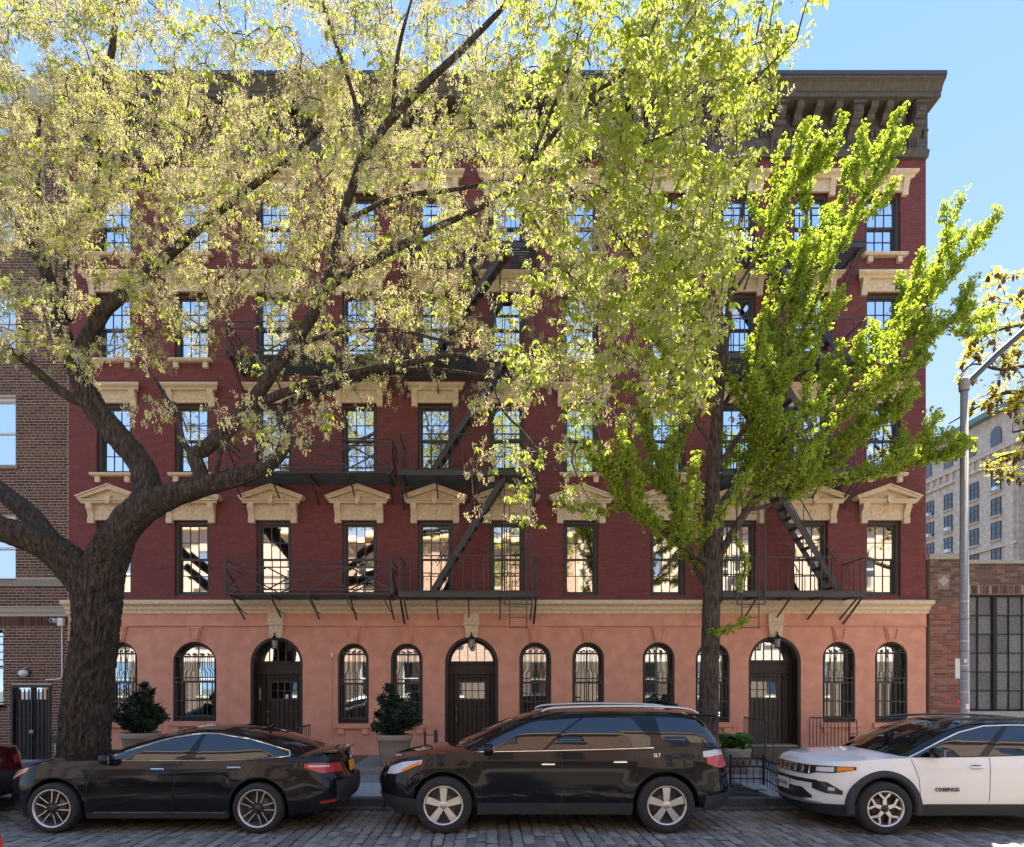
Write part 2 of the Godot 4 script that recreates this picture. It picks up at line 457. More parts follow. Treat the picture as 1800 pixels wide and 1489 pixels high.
# ---------- brick fields
func brick_field(parent: Node, x0: float, x1: float, y0: float, y1: float, z: float, holes: Array, bl: float, bh: float, mortar: float, proud: float, tones: Array, mat: Material, singles: int, header_rows := 0, pick_low := true):
	var unit: ArrayMesh = chamfered(Vector3.ONE, 0.06)
	var spots := []; var cols := []
	var rows := int((y1 - y0) / bh)
	var rh := (y1 - y0) / rows
	for r in rows:
		var ya := y0 + r * rh; var yb := ya + rh
		var free := [[x0, x1]]
		for h in holes:
			if h[3] <= ya + 0.01 or h[1] >= yb - 0.01: continue
			var nf := []
			for f in free:
				if h[2] <= f[0] or h[0] >= f[1]: nf.append(f); continue
				if h[0] - f[0] > 0.02: nf.append([f[0], h[0]])
				if f[1] - h[2] > 0.02: nf.append([h[2], f[1]])
			free = nf
		var l := bl * 0.5 if header_rows > 0 and r % header_rows == header_rows - 1 else bl
		var off := (bl * 0.5 if r % 2 else 0.0) if l == bl else bl * 0.25
		for f in free:
			var x: float = x0 - off + floorf((f[0] - x0 + off) / l) * l
			while x < f[1]:
				var a: float = maxf(x, f[0]); var b: float = minf(x + l, f[1])
				if b - a > 0.03:
					var w: float = b - a - mortar
					var p := proud * rng.randf_range(0.75, 1.15)
					spots.append(Transform3D(Basis.from_scale(Vector3(w, rh - mortar, 0.03)), Vector3((a + b) * 0.5, (ya + yb) * 0.5, z + p - 0.015)))
					cols.append(tones[rng.randi() % tones.size()])
				x += l
	var mats := []
	for t in mini(tones.size(), 5):
		var m: StandardMaterial3D = mat.duplicate(); m.vertex_color_use_as_albedo = false
		var c: Color = tones[t]; var base: Color = (mat as StandardMaterial3D).albedo_color.srgb_to_linear()
		m.albedo_color = Color(c.r * base.r, c.g * base.g, c.b * base.b).linear_to_srgb(); mats.append(m)
	var done_n := 0
	var rest := []; var rest_c := []
	for i in spots.size():
		var px: float = CX + spots[i].origin.x * F / (CZ - z)
		if done_n < singles and px > 2 and px < 1798 and spots[i].basis.x.length() > bl * 0.6 and spots[i].origin.y > 0.25:
			var o := put(unit, "brick", mats[rng.randi() % mats.size()], parent); o.transform = spots[i]
			done_n += 1
		else:
			rest.append(spots[i]); rest_c.append(cols[i])
	if rest.size() > 0: copies("bricks", parent, unit, mat, rest, rest_c)
func clipped(polys: Array, cutters: Array) -> Array:
	var cur := polys
	for c in cutters:
		var nx := []
		for p in cur:
			for q in Geometry2D.clip_polygons(p, c):
				if q.size() > 2: nx.append(q)
		cur = nx
	return cur
func wall_mesh(x0: float, x1: float, breaks: Array, cutters: Array, z0: float, z1: float) -> ArrayMesh:
	# a wall split at the heights in breaks, with the cutters taken out
	var st := new_st()
	for i in breaks.size() - 1:
		var n := 6
		for k in n:
			var a := lerpf(x0, x1, float(k) / n); var b := lerpf(x0, x1, float(k + 1) / n)
			for p in clipped([rect(a, breaks[i], b, breaks[i + 1])], cutters): add_prism(st, p, z0, z1)
	return done(st)
func ring_prism(st: SurfaceTool, outer: PackedVector2Array, inner: PackedVector2Array, z0: float, z1: float, closed := true):
	var n := outer.size()
	for i in (n if closed else n - 1):
		var j := (i + 1) % n
		var a := outer[i]; var b := outer[j]; var c := inner[j]; var d := inner[i]
		quad(st, Vector3(d.x, d.y, z1), Vector3(c.x, c.y, z1), Vector3(b.x, b.y, z1), Vector3(a.x, a.y, z1))
		quad(st, Vector3(a.x, a.y, z0), Vector3(a.x, a.y, z1), Vector3(b.x, b.y, z1), Vector3(b.x, b.y, z0))
		quad(st, Vector3(c.x, c.y, z0), Vector3(c.x, c.y, z1), Vector3(d.x, d.y, z1), Vector3(d.x, d.y, z0))

const COLS := [200, 337, 481, 632, 765, 891, 1021, 1174, 1298, 1425, 1553]
const ROWS := [[916, 1047], [710, 832], [515, 632], [340, 447]]
const ARCHES := [[211, 30, 1128, 1270], [342, 38, 1128, 1268], [621, 27, 1131, 1272], [715, 28, 1131, 1271], [941, 28, 1129, 1270], [1034, 28, 1129, 1270], [1158, 28, 1129, 1270], [1253, 30, 1129, 1270], [1475, 28.5, 1128, 1270], [1567, 28.5, 1128, 1270]]
const DOORS := [[486, 46, 1120, 1322], [829, 47, 1119, 1318], [1362, 46, 1118, 1310]]
const HX0 := -10.571
const HX1 := 10.971

func build_house():
	var h := thing("apartment_house", "dark red brick apartment house with salmon ground floor, cream window hoods and heavy cornice", "building", Vector3(0, 0.0, 0))
	var yb := Y(1066); var yt := 15.25
	# upper wall
	var cut := []; var holes := []
	for c in COLS:
		for r in ROWS:
			var a := [X(c - 30.5), Y(r[1]), X(c + 30.5), Y(r[0])]
			holes.append(a); cut.append(rect(a[0], a[1], a[2], a[3]))
	var br := [yb]
	for r in ROWS: br.append(Y(r[1])); br.append(Y(r[0]))
	br.append(yt + 0.9)
	put(wall_mesh(HX0, HX1, br, cut, -0.34, -0.006), "upper_wall", M.red_flat, h)
	var tones := []
	for i in 7:
		var t := 1.0 - 0.035 * i
		tones.append(Color(t, t * rng.randf_range(0.9, 1.08), t * rng.randf_range(0.92, 1.08)))
	brick_field(h, HX0, HX1, yb, yt, -0.006, holes, 0.212, 0.0705, 0.011, 0.006, tones, M.red, 300)
	# salmon ground floor: scored stucco blocks over a backing wall
	var gcut := []
	for a in ARCHES: gcut.append(arched(X(a[0] - a[1]), Y(a[3]), X(a[0] + a[1]), Y(a[2])))
	for d in DOORS: gcut.append(arched(X(d[0] - d[1]), 0.0, X(d[0] + d[1]), Y(d[2])))
	var gb := []
	for py in [1345, 1300, 1270, 1230, 1200, 1160, 1128, 1102, 1066]: gb.append(Y(py))
	put(wall_mesh(HX0, HX1, gb, gcut, -0.42, -0.007), "ground_floor_wall", M.groove, h)
	var cy := 0.2; var row := 0
	var top := Y(1102)
	var ch := (top - cy) / 9.0
	while row < 9:
		var bx := HX0 - (0.55 if row % 2 else 0.0)
		while bx < HX1 - 0.01:
			var a := maxf(bx, HX0); var b := minf(bx + 1.35, HX1)
			for p in clipped([rect(a + 0.0012, cy + 0.003, b - 0.0012, cy + ch - 0.003)], gcut):
				put(prism(p, -0.008, -0.002), "stucco_block", M.salmon, h)
			bx += 1.35
		cy += ch; row += 1
	# plain band, ledge and cream string course
	put(prism(rect(HX0, top + 0.035, HX1, Y(1076)), -0.02, 0.012), "frieze_band", M.salmon, h)
	put(profile_run(PackedVector2Array([Vector2(-0.02, top), Vector2(0.02, top), Vector2(0.045, top + 0.02), Vector2(0.045, top + 0.035), Vector2(-0.02, top + 0.035)]), HX0, HX1), "ledge", M.salmon, h)
	var y0 := Y(1079); var y1 := Y(1056)
	var d := y1 - y0
	put(profile_run(PackedVector2Array([Vector2(-0.02, y0), Vector2(0.05, y0), Vector2(0.055, y0 + d * 0.25), Vector2(0.09, y0 + d * 0.3), Vector2(0.1, y0 + d * 0.5), Vector2(0.15, y0 + d * 0.62), Vector2(0.2, y0 + d * 0.7), Vector2(0.2, y0 + d * 0.92), Vector2(0.17, y0 + d), Vector2(-0.02, y0 + d + 0.01)]), HX0 - 0.02, HX1 + 0.02, 0.4), "string_course", M.cream, h)
	# body of the house behind the front
	put(slab(HX0 + 0.01, HX1 - 0.01, -13.0, -0.34, yt + 0.75, 0.25), "roof", M.roofing, h)
	var st := new_st()
	add_box(st, Vector3(HX0 + 0.13, 8.1, -6.67), Vector3(0.24, 16.0, 12.66)); put(done(st), "side_wall", M.red_flat, h)
	st = new_st(); add_box(st, Vector3(HX1 - 0.13, 8.1, -6.67), Vector3(0.24, 16.0, 12.66)); put(done(st), "side_wall", M.red_flat, h)
	st = new_st(); add_box(st, Vector3(0.2, 8.1, -13.1), Vector3(21.5, 16.0, 0.2)); put(done(st), "rear_wall", M.red_flat, h)
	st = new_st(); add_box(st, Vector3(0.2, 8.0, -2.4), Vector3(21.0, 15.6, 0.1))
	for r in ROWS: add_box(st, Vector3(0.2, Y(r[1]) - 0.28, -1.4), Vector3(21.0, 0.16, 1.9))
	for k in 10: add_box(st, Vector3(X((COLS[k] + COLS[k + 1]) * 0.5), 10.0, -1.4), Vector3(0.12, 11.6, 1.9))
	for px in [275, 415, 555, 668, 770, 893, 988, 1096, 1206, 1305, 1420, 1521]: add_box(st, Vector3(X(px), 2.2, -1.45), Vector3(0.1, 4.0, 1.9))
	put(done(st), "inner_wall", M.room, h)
	build_top_cornice(h)
	for r in ROWS.size():
		for c in COLS.size(): sash_window(h, COLS[c], ROWS[r], r, c)
	for i in ARCHES.size(): arched_window(h, ARCHES[i], i)
	for i in DOORS.size(): entrance(h, DOORS[i], i)

func build_top_cornice(h: Node):
	var xa := HX0; var xb := HX1
	put(prism(rect(xa, 15.36, xb, 16.32), -0.05, 0.06), "cornice_frieze", M.cornice, h)
	put(profile_run(PackedVector2Array([Vector2(0.0, 15.2), Vector2(0.1, 15.2), Vector2(0.11, 15.26), Vector2(0.14, 15.3), Vector2(0.14, 15.36), Vector2(0.0, 15.36)]), xa, xb), "cornice_moulding", M.cornice, h)
	put(profile_run(PackedVector2Array([Vector2(-0.1, 16.3), Vector2(0.55, 16.3), Vector2(0.55, 16.4), Vector2(0.58, 16.41), Vector2(0.6, 16.48), Vector2(0.66, 16.55), Vector2(0.74, 16.59), Vector2(0.74, 16.64), Vector2(-0.1, 16.64)]), xa, xb), "cornice_top", M.cornice, h)
	put(profile_run(PackedVector2Array([Vector2(-0.4, 16.643), Vector2(0.765, 16.643), Vector2(0.765, 16.74), Vector2(0.74, 16.745), Vector2(-0.4, 16.76)]), xa, xb), "cornice_flashing", M.roofing, h)
	put(prism(rect(xa, 15.86, xb, 15.9), 0.05, 0.1), "cornice_moulding", M.cornice, h)
	# dentils
	var x := xa + 0.05
	while x < xb - 0.05:
		cbox(h, "dentil", Vector3(x + 0.03, 15.78, 0.085), Vector3(0.065, 0.15, 0.06), M.cornice, 0.004)
		x += 0.12
	# console brackets and the modillions between them
	var prof := PackedVector2Array([Vector2(0.05, 15.36), Vector2(0.12, 15.37), Vector2(0.13, 15.5), Vector2(0.17, 15.68), Vector2(0.27, 15.8), Vector2(0.3, 15.86), Vector2(0.29, 15.93), Vector2(0.36, 15.95), Vector2(0.43, 16.0), Vector2(0.43, 16.3), Vector2(0.05, 16.3)])
	var modi := PackedVector2Array([Vector2(0.05, 15.98), Vector2(0.14, 15.95), Vector2(0.25, 16.0), Vector2(0.3, 16.1), Vector2(0.44, 16.16), Vector2(0.46, 16.3), Vector2(0.05, 16.3)])
	var bs := []
	for px in [136, 258, 380, 500, 620, 745, 870, 995, 1120, 1243, 1368, 1503, 1612]: bs.append(X(px, 0.25))
	for i in bs.size():
		var g := group_part("cornice_bracket", h)
		put(profile_run(prof, bs[i] - 0.12, bs[i] + 0.12), "console", M.cornice, g)
		cbox(g, "console_cap", Vector3(bs[i], 16.26, 0.28), Vector3(0.34, 0.07, 0.44), M.cornice, 0.012)
		cbox(g, "console_panel", Vector3(bs[i], 16.12, 0.44), Vector3(0.15, 0.13, 0.03), M.cornice, 0.008)
		put(lathe([Vector2(0.001, -0.14), Vector2(0.07, -0.14), Vector2(0.075, 0.0), Vector2(0.07, 0.14), Vector2(0.001, 0.14)], 14), "scroll", M.cornice, g, Vector3(bs[i], 15.87, 0.3)).rotation.z = PI / 2
		for k in 3: cbox(g, "flute", Vector3(bs[i] - 0.06 + 0.06 * k, 15.56, 0.155), Vector3(0.025, 0.3, 0.03), M.cornice, 0.004)
		if i < bs.size() - 1:
			for k in 3:
				var mx: float = lerpf(bs[i], bs[i + 1], (k + 1) / 4.0)
				put(profile_run(modi, mx - 0.085, mx + 0.085), "modillion", M.cornice, h)

func sash_window(h: Node, cpx: float, r: Array, floor_i: int, col_i: int):
	var x0 := X(cpx - 30.5); var x1 := X(cpx + 30.5); var y0 := Y(r[1]); var y1 := Y(r[0])
	var cx := (x0 + x1) * 0.5; var w := x1 - x0; var hh := y1 - y0
	var g := group_part("window", h)
	var st := new_st()
	ring_prism(st, rect(x0, y0, x1, y1), rect(x0 + 0.075, y0 + 0.05, x1 - 0.075, y1 - 0.075), -0.3, -0.1)
	ring_prism(st, rect(x0 + 0.04, y0 + 0.02, x1 - 0.04, y1 - 0.04), rect(x0 + 0.06, y0 + 0.045, x1 - 0.06, y1 - 0.06), -0.12, -0.075)
	put(done(st), "frame", M.frame, g)
	var open_up: bool = floor_i == 0 and col_i == 7
	var mid := y0 + hh * 0.5
	for s in 2:
		var a := y0 + 0.05 if s == 0 else mid - 0.02
		var b := mid + 0.025 if s == 0 else y1 - 0.075
		var zz := -0.215 if s == 0 else -0.17
		var sx0 := x0 + 0.075; var sx1 := x1 - 0.075
		var rail := 0.04
		var sash := new_st()
		ring_prism(sash, rect(sx0, a, sx1, b), rect(sx0 + 0.04, a + (0.07 if s == 0 else rail), sx1 - 0.04, b - rail), zz - 0.025, zz + 0.02)
		var ix0 := sx0 + 0.04; var ix1 := sx1 - 0.04; var iy0: float = a + (0.07 if s == 0 else rail); var iy1 := b - rail
		for k in [1, 2]: add_box(sash, Vector3(lerpf(ix0, ix1, k / 3.0), (iy0 + iy1) * 0.5, zz), Vector3(0.018, iy1 - iy0, 0.03))
		add_box(sash, Vector3(cx, (iy0 + iy1) * 0.5, zz), Vector3(ix1 - ix0, 0.018, 0.026))
		put(done(sash), "sash", M.sash, g)
		for k in 6:
			var px0 := lerpf(ix0, ix1, (k % 3) / 3.0); var px1 := lerpf(ix0, ix1, (k % 3 + 1) / 3.0)
			var py0 := lerpf(iy0, iy1, (k / 3) / 2.0); var py1 := lerpf(iy0, iy1, (k / 3 + 1) / 2.0)
			var p := put(pane_mesh(px1 - px0, py1 - py0), "pane", M.glass if floor_i > 0 else M.glass_f2, g, Vector3((px0 + px1) * 0.5, (py0 + py1) * 0.5, zz - 0.004))
			p.rotation = Vector3(rng.randf_range(-0.006, 0.006), rng.randf_range(-0.006, 0.006), 0)
	# blinds and curtains inside
	if floor_i == 0:
		if col_i < 6:
			cbox(g, "roller_blind", Vector3(cx, (y0 + y1) * 0.5, -0.36), Vector3(w - 0.12, hh - 0.06, 0.012), M.blind, 0.002)
		else:
			slat_blind(g, cx, w - 0.16, y1 - 0.08, y1 - hh * (0.5 if col_i < 9 else 0.97))
	elif rng.randf() < 0.6:
		var drop := rng.randf_range(0.25, 0.6) * hh
		cbox(g, "roller_blind", Vector3(cx, y1 - 0.06 - drop * 0.5, -0.38), Vector3(w - 0.14, drop, 0.012), M.blind, 0.002)
	# hood
	var hd := group_part("window_hood", h)
	var s := 1.0 / 70.0
	if floor_i == 0:
		var yh := y1 + 0.015
		put(prism(rect(cx - 42 * s, yh, cx + 42 * s, yh + 27 * s), 0.002, 0.06), "hood_panel", M.cream, hd)
		cbox(hd, "panel_field", Vector3(cx - 15 * s, yh + 13 * s, 0.062), Vector3(20 * s, 13 * s, 0.02), M.cream, 0.008)
		cbox(hd, "panel_field", Vector3(cx + 15 * s, yh + 13 * s, 0.062), Vector3(20 * s, 13 * s, 0.02), M.cream, 0.008)
		put(lathe([Vector2(0.001, 0.03), Vector2(0.03, 0.028), Vector2(0.055, 0.012), Vector2(0.06, 0.0)], 12, true), "rosette", M.cream, hd, Vector3(cx, yh + 13 * s, 0.06))
		for sg in [-1, 1]:
			var bp := PackedVector2Array([Vector2(0.0, yh - 0.03), Vector2(0.1, yh - 0.03), Vector2(0.09, yh + 0.1), Vector2(0.13, yh + 0.2), Vector2(0.19, yh + 0.28), Vector2(0.2, yh + 27 * s), Vector2(0.0, yh + 27 * s)])
			put(profile_run(bp, cx + sg * 37 * s - 0.075, cx + sg * 37 * s + 0.075), "hood_bracket", M.cream, hd)
			cbox(hd, "bracket_drop", Vector3(cx + sg * 37 * s, yh - 0.02, 0.06), Vector3(0.16, 0.14, 0.11), M.cream, 0.01)
		var yc := yh + 27 * s
		put(profile_run(PackedVector2Array([Vector2(0.0, yc), Vector2(0.2, yc), Vector2(0.22, yc + 0.04), Vector2(0.26, yc + 0.06), Vector2(0.26, yc + 0.09), Vector2(0.0, yc + 0.09)]), cx - 43 * s, cx + 43 * s, 0.5), "hood_cornice", M.cream, hd)
		# raking mouldings of the pediment and the tympanum behind them
		var w2 := 43 * s + 0.12; var rise := 0.31
		put(prism(PackedVector2Array([Vector2(cx - w2, yc + 0.09), Vector2(cx + w2, yc + 0.09), Vector2(cx, yc + 0.09 + rise)]), 0.0, 0.13), "tympanum", M.cream, hd)
		for sg in [-1, 1]:
			var rk := PackedVector2Array([Vector2(cx + sg * (w2 + 0.02), yc + 0.085), Vector2(cx, yc + 0.09 + rise - 0.07), Vector2(cx, yc + 0.12 + rise), Vector2(cx + sg * (w2 + 0.07), yc + 0.135)])
			put(prism(rk, 0.0, 0.26), "raking_moulding", M.cream, hd)
			var rk2 := PackedVector2Array([Vector2(cx + sg * (w2 + 0.05), yc + 0.137), Vector2(cx, yc + 0.122 + rise), Vector2(cx, yc + 0.15 + rise), Vector2(cx + sg * (w2 + 0.09), yc + 0.16)])
			put(prism(rk2, 0.0, 0.3), "raking_moulding", M.cream, hd)
		put(prism(PackedVector2Array([Vector2(cx - 0.06, yc + 0.17), Vector2(cx + 0.06, yc + 0.17), Vector2(cx + 0.065, yc + 0.05), Vector2(cx + 0.03, yc - 0.03), Vector2(cx, yc - 0.05), Vector2(cx - 0.03, yc - 0.03), Vector2(cx - 0.065, yc + 0.05)]), 0.1, 0.3), "shield", M.cream, hd)
		var tri_p := PackedVector2Array([Vector2(cx - 0.33, yc + 0.1), Vector2(cx - 0.08, yc + 0.1), Vector2(cx - 0.08, yc + 0.2)])
		put(prism(tri_p, 0.1, 0.145), "tympanum_panel", M.cream, hd)
		tri_p = PackedVector2Array([Vector2(cx + 0.33, yc + 0.1), Vector2(cx + 0.08, yc + 0.1), Vector2(cx + 0.08, yc + 0.2)])
		put(prism(tri_p, 0.1, 0.145), "tympanum_panel", M.cream, hd)
	else:
		var yh := y1 + 0.012
		put(prism(rect(cx - 41 * s, yh, cx + 41 * s, yh + 20 * s), 0.002, 0.055), "hood_panel", M.cream, hd)
		cbox(hd, "panel_field", Vector3(cx, yh + 10 * s, 0.056), Vector3(44 * s, 9 * s, 0.02), M.cream, 0.008)
		for sg in [-1, 1]:
			var bp := PackedVector2Array([Vector2(0.0, yh - 0.1), Vector2(0.07, yh - 0.1), Vector2(0.08, yh + 0.05), Vector2(0.13, yh + 0.16), Vector2(0.16, yh + 20 * s), Vector2(0.0, yh + 20 * s)])
			put(profile_run(bp, cx + sg * 36 * s - 0.07, cx + sg * 36 * s + 0.07), "hood_bracket", M.cream, hd)
		var yc := yh + 20 * s
		put(profile_run(PackedVector2Array([Vector2(0.0, yc), Vector2(0.14, yc), Vector2(0.16, yc + 0.04), Vector2(0.22, yc + 0.07), Vector2(0.25, yc + 0.1), Vector2(0.25, yc + 0.14), Vector2(0.0, yc + 0.17)]), cx - 43 * s, cx + 43 * s, 0.55), "hood_cornice", M.cream, hd)
		var sl := group_part("window_sill", h)
		put(profile_run(PackedVector2Array([Vector2(-0.1, y0 - 0.09), Vector2(0.12, y0 - 0.09), Vector2(0.15, y0 - 0.06), Vector2(0.15, y0 - 0.02), Vector2(-0.1, y0 + 0.0)]), cx - 38 * s, cx + 38 * s), "sill_slab", M.cream, sl)
		for sg in [-1, 1]: cbox(sl, "sill_bracket", Vector3(cx + sg * 26 * s, y0 - 0.17, 0.05), Vector3(0.13, 0.15, 0.1), M.cream, 0.012)

func pane_mesh(w: float, hh: float) -> Mesh:
	var key := "pane%.2f_%.2f" % [w, hh]
	if not cache.has(key):
		var b := BoxMesh.new(); b.size = Vector3(w - 0.004, hh - 0.004, 0.004); cache[key] = b
	return cache[key]
func slat_blind(g: Node, cx: float, w: float, ytop: float, ybot: float):
	var st := new_st(); var y := ytop
	while y > ybot:
		add_box(st, Vector3(cx, y, -0.36), Vector3(w, 0.003, 0.05), Basis(Vector3.RIGHT, 0.75)); y -= 0.045
	put(done(st), "slatted_blind", M.blind, g)

func arched_window(h: Node, a: Array, idx: int):
	var x0 := X(a[0] - a[1]); var x1 := X(a[0] + a[1]); var y0 := Y(a[3]); var y1 := Y(a[2])
	var cx := (x0 + x1) * 0.5; var w := x1 - x0; var r := w * 0.5; var spring := y1 - r
	var g := group_part("arched_window", h)
	var st := new_st()
	ring_prism(st, arched(x0, y0, x1, y1), arched(x0 + 0.07, y0 + 0.08, x1 - 0.07, y1 - 0.07), -0.34, -0.14)
	ring_prism(st, arched(x0 + 0.004, y0 + 0.004, x1 - 0.004, y1 - 0.004), arched(x0 + 0.04, y0 + 0.05, x1 - 0.04, y1 - 0.04), -0.15, -0.03)
	put(done(st), "frame", M.wood, g)
	var mid := y0 + (y1 - y0) * 0.5
	var sash := new_st()
	ring_prism(sash, arched(x0 + 0.07, mid - 0.02, x1 - 0.07, y1 - 0.07), arched(x0 + 0.11, mid + 0.02, x1 - 0.11, y1 - 0.11), -0.26, -0.2)
	add_box(sash, Vector3(cx, (mid + y1) * 0.5 - 0.05, -0.235), Vector3(0.022, y1 - mid - 0.1, 0.03))
	put(done(sash), "sash", M.sash, g)
	sash = new_st()
	ring_prism(sash, rect(x0 + 0.07, y0 + 0.08, x1 - 0.07, mid + 0.02), rect(x0 + 0.11, y0 + 0.15, x1 - 0.11, mid - 0.02), -0.31, -0.262)
	add_box(sash, Vector3(cx, (y0 + mid) * 0.5, -0.285), Vector3(0.022, mid - y0 - 0.1, 0.03))
	put(done(sash), "sash", M.sash, g)
	for s in [-1, 1]:
		var half := rect(cx if s > 0 else x0, mid, x1 if s > 0 else cx, y1)
		for p in Geometry2D.intersect_polygons(arched(x0 + 0.1, mid, x1 - 0.1, y1 - 0.1), half): put(prism(p, -0.24, -0.236), "pane", M.glass_low, g)
		put(pane_mesh(w * 0.5 - 0.11, mid - y0 - 0.14), "pane", M.glass_low, g, Vector3(cx + s * (w * 0.25 - 0.05), (y0 + mid) * 0.5 + 0.06, -0.29))
	if idx != 1 and idx != 8 and idx != 9:
		# gathered curtains
		var cs := new_st(); cs.set_smooth_group(1)
		var n := 40
		var ct := y1 - 0.12 if idx in [2, 3, 5] else mid - 0.03
		for i in n:
			var xa := lerpf(x0 + 0.08, x1 - 0.08, float(i) / n); var xb := lerpf(x0 + 0.08, x1 - 0.08, float(i + 1) / n)
			var za := -0.42 + 0.025 * sin(i * 1.3); var zb := -0.42 + 0.025 * sin((i + 1) * 1.3)
			quad(cs, Vector3(xa, y0 + 0.1, za), Vector3(xb, y0 + 0.1, zb), Vector3(xb, ct, zb), Vector3(xa, ct, za))
		put(done(cs), "curtain", M.curtain, g)
	# iron grille with bulging tops
	var gr := new_st()
	var zf := 0.0
	var yt := spring + r * 0.32
	for yy in [y0 + 0.12, y0 + (mid - y0) * 0.52, mid - 0.02, mid + 0.1, yt]:
		add_bar(gr, Vector3(x0 + 0.03, yy, zf), Vector3(x1 - 0.03, yy, zf), 0.022, 0.022)
	for sg in [-1, 1]: add_bar(gr, Vector3(cx + sg * (r - 0.035), y0 + 0.06, zf), Vector3(cx + sg * (r - 0.035), yt, zf), 0.022)
	var nb := 7 if a[1] < 35 else 8
	for i in nb:
		var bx := lerpf(x0 + 0.09, x1 - 0.09, float(i) / (nb - 1))
		var tx := cx + (bx - cx) * 0.72 + 0.02 * (1 if i % 2 else -1)
		add_bar(gr, Vector3(bx, y0 + 0.06, zf), Vector3(bx, mid + 0.1, zf), 0.014)
		var pts := smooth_path([Vector3(bx, mid + 0.1, zf), Vector3(bx, mid + 0.22, zf + 0.02), Vector3(tx, mid + 0.36, zf + 0.05), Vector3(tx, yt + 0.05, zf + 0.01)], 4)
		var rr := []
		for q in pts.size(): rr.append(0.008)
		add_tube(gr, pts, rr, 5)
		add_box(gr, Vector3(tx, yt + 0.06, zf + 0.01), Vector3(0.035, 0.035, 0.035), Basis(Vector3.BACK, 0.78))
	put(done(gr), "iron_grille", M.iron, g)
	if idx in [0, 2, 3, 4, 6, 7]:
		# diamond wire mesh behind the lower bars
		var wm := new_st(); var k := -12
		var ww := w - 0.16; var wh := mid - y0 - 0.1
		while k < 24:
			for sg in [1, -1]:
				var p0 := Vector2(k * 0.075, 0.0); var p1 := p0 + Vector2(sg * wh * 0.6, wh)
				var seg := Geometry2D.intersect_polyline_with_polygon(PackedVector2Array([p0, p1]), rect(0, 0, ww, wh))
				for q in seg:
					if q.size() >= 2: add_bar(wm, Vector3(x0 + 0.08 + q[0].x, y0 + 0.09 + q[0].y, -0.03), Vector3(x0 + 0.08 + q[q.size() - 1].x, y0 + 0.09 + q[q.size() - 1].y, -0.03), 0.005)
			k += 1
		put(done(wm), "wire_mesh", M.iron, g)
	# sill with blocks under it, and the keystone panel above
	var sl := group_part("window_sill", h)
	put(profile_run(PackedVector2Array([Vector2(-0.12, y0 - 0.13), Vector2(0.07, y0 - 0.13), Vector2(0.085, y0 - 0.11), Vector2(0.085, y0 - 0.02), Vector2(-0.12, y0 + 0.0)]), x0 - 0.07, x1 + 0.07), "sill_slab", M.salmon, sl)
	for sg in [-1, 1]: cbox(sl, "sill_bracket", Vector3(cx + sg * (r - 0.08), y0 - 0.2, 0.035), Vector3(0.17, 0.14, 0.07), M.salmon, 0.01)
	var ky1 := Y(1102) ; var ky0 := y1 - 0.005
	var ks := group_part("keystone", h)
	put(prism(PackedVector2Array([Vector2(cx - 0.11, ky0), Vector2(cx + 0.11, ky0), Vector2(cx + 0.19, ky1), Vector2(cx - 0.19, ky1)]), -0.005, 0.045), "keystone_block", M.salmon, ks)
	var rg := new_st()
	ring_prism(rg, PackedVector2Array([Vector2(cx - 0.085, ky0 + 0.05), Vector2(cx + 0.085, ky0 + 0.05), Vector2(cx + 0.15, ky1 - 0.03), Vector2(cx - 0.15, ky1 - 0.03)]), PackedVector2Array([Vector2(cx - 0.06, ky0 + 0.075), Vector2(cx + 0.06, ky0 + 0.075), Vector2(cx + 0.12, ky1 - 0.055), Vector2(cx - 0.12, ky1 - 0.055)]), 0.02, 0.075)
	put(done(rg), "keystone_moulding", M.salmon, ks)

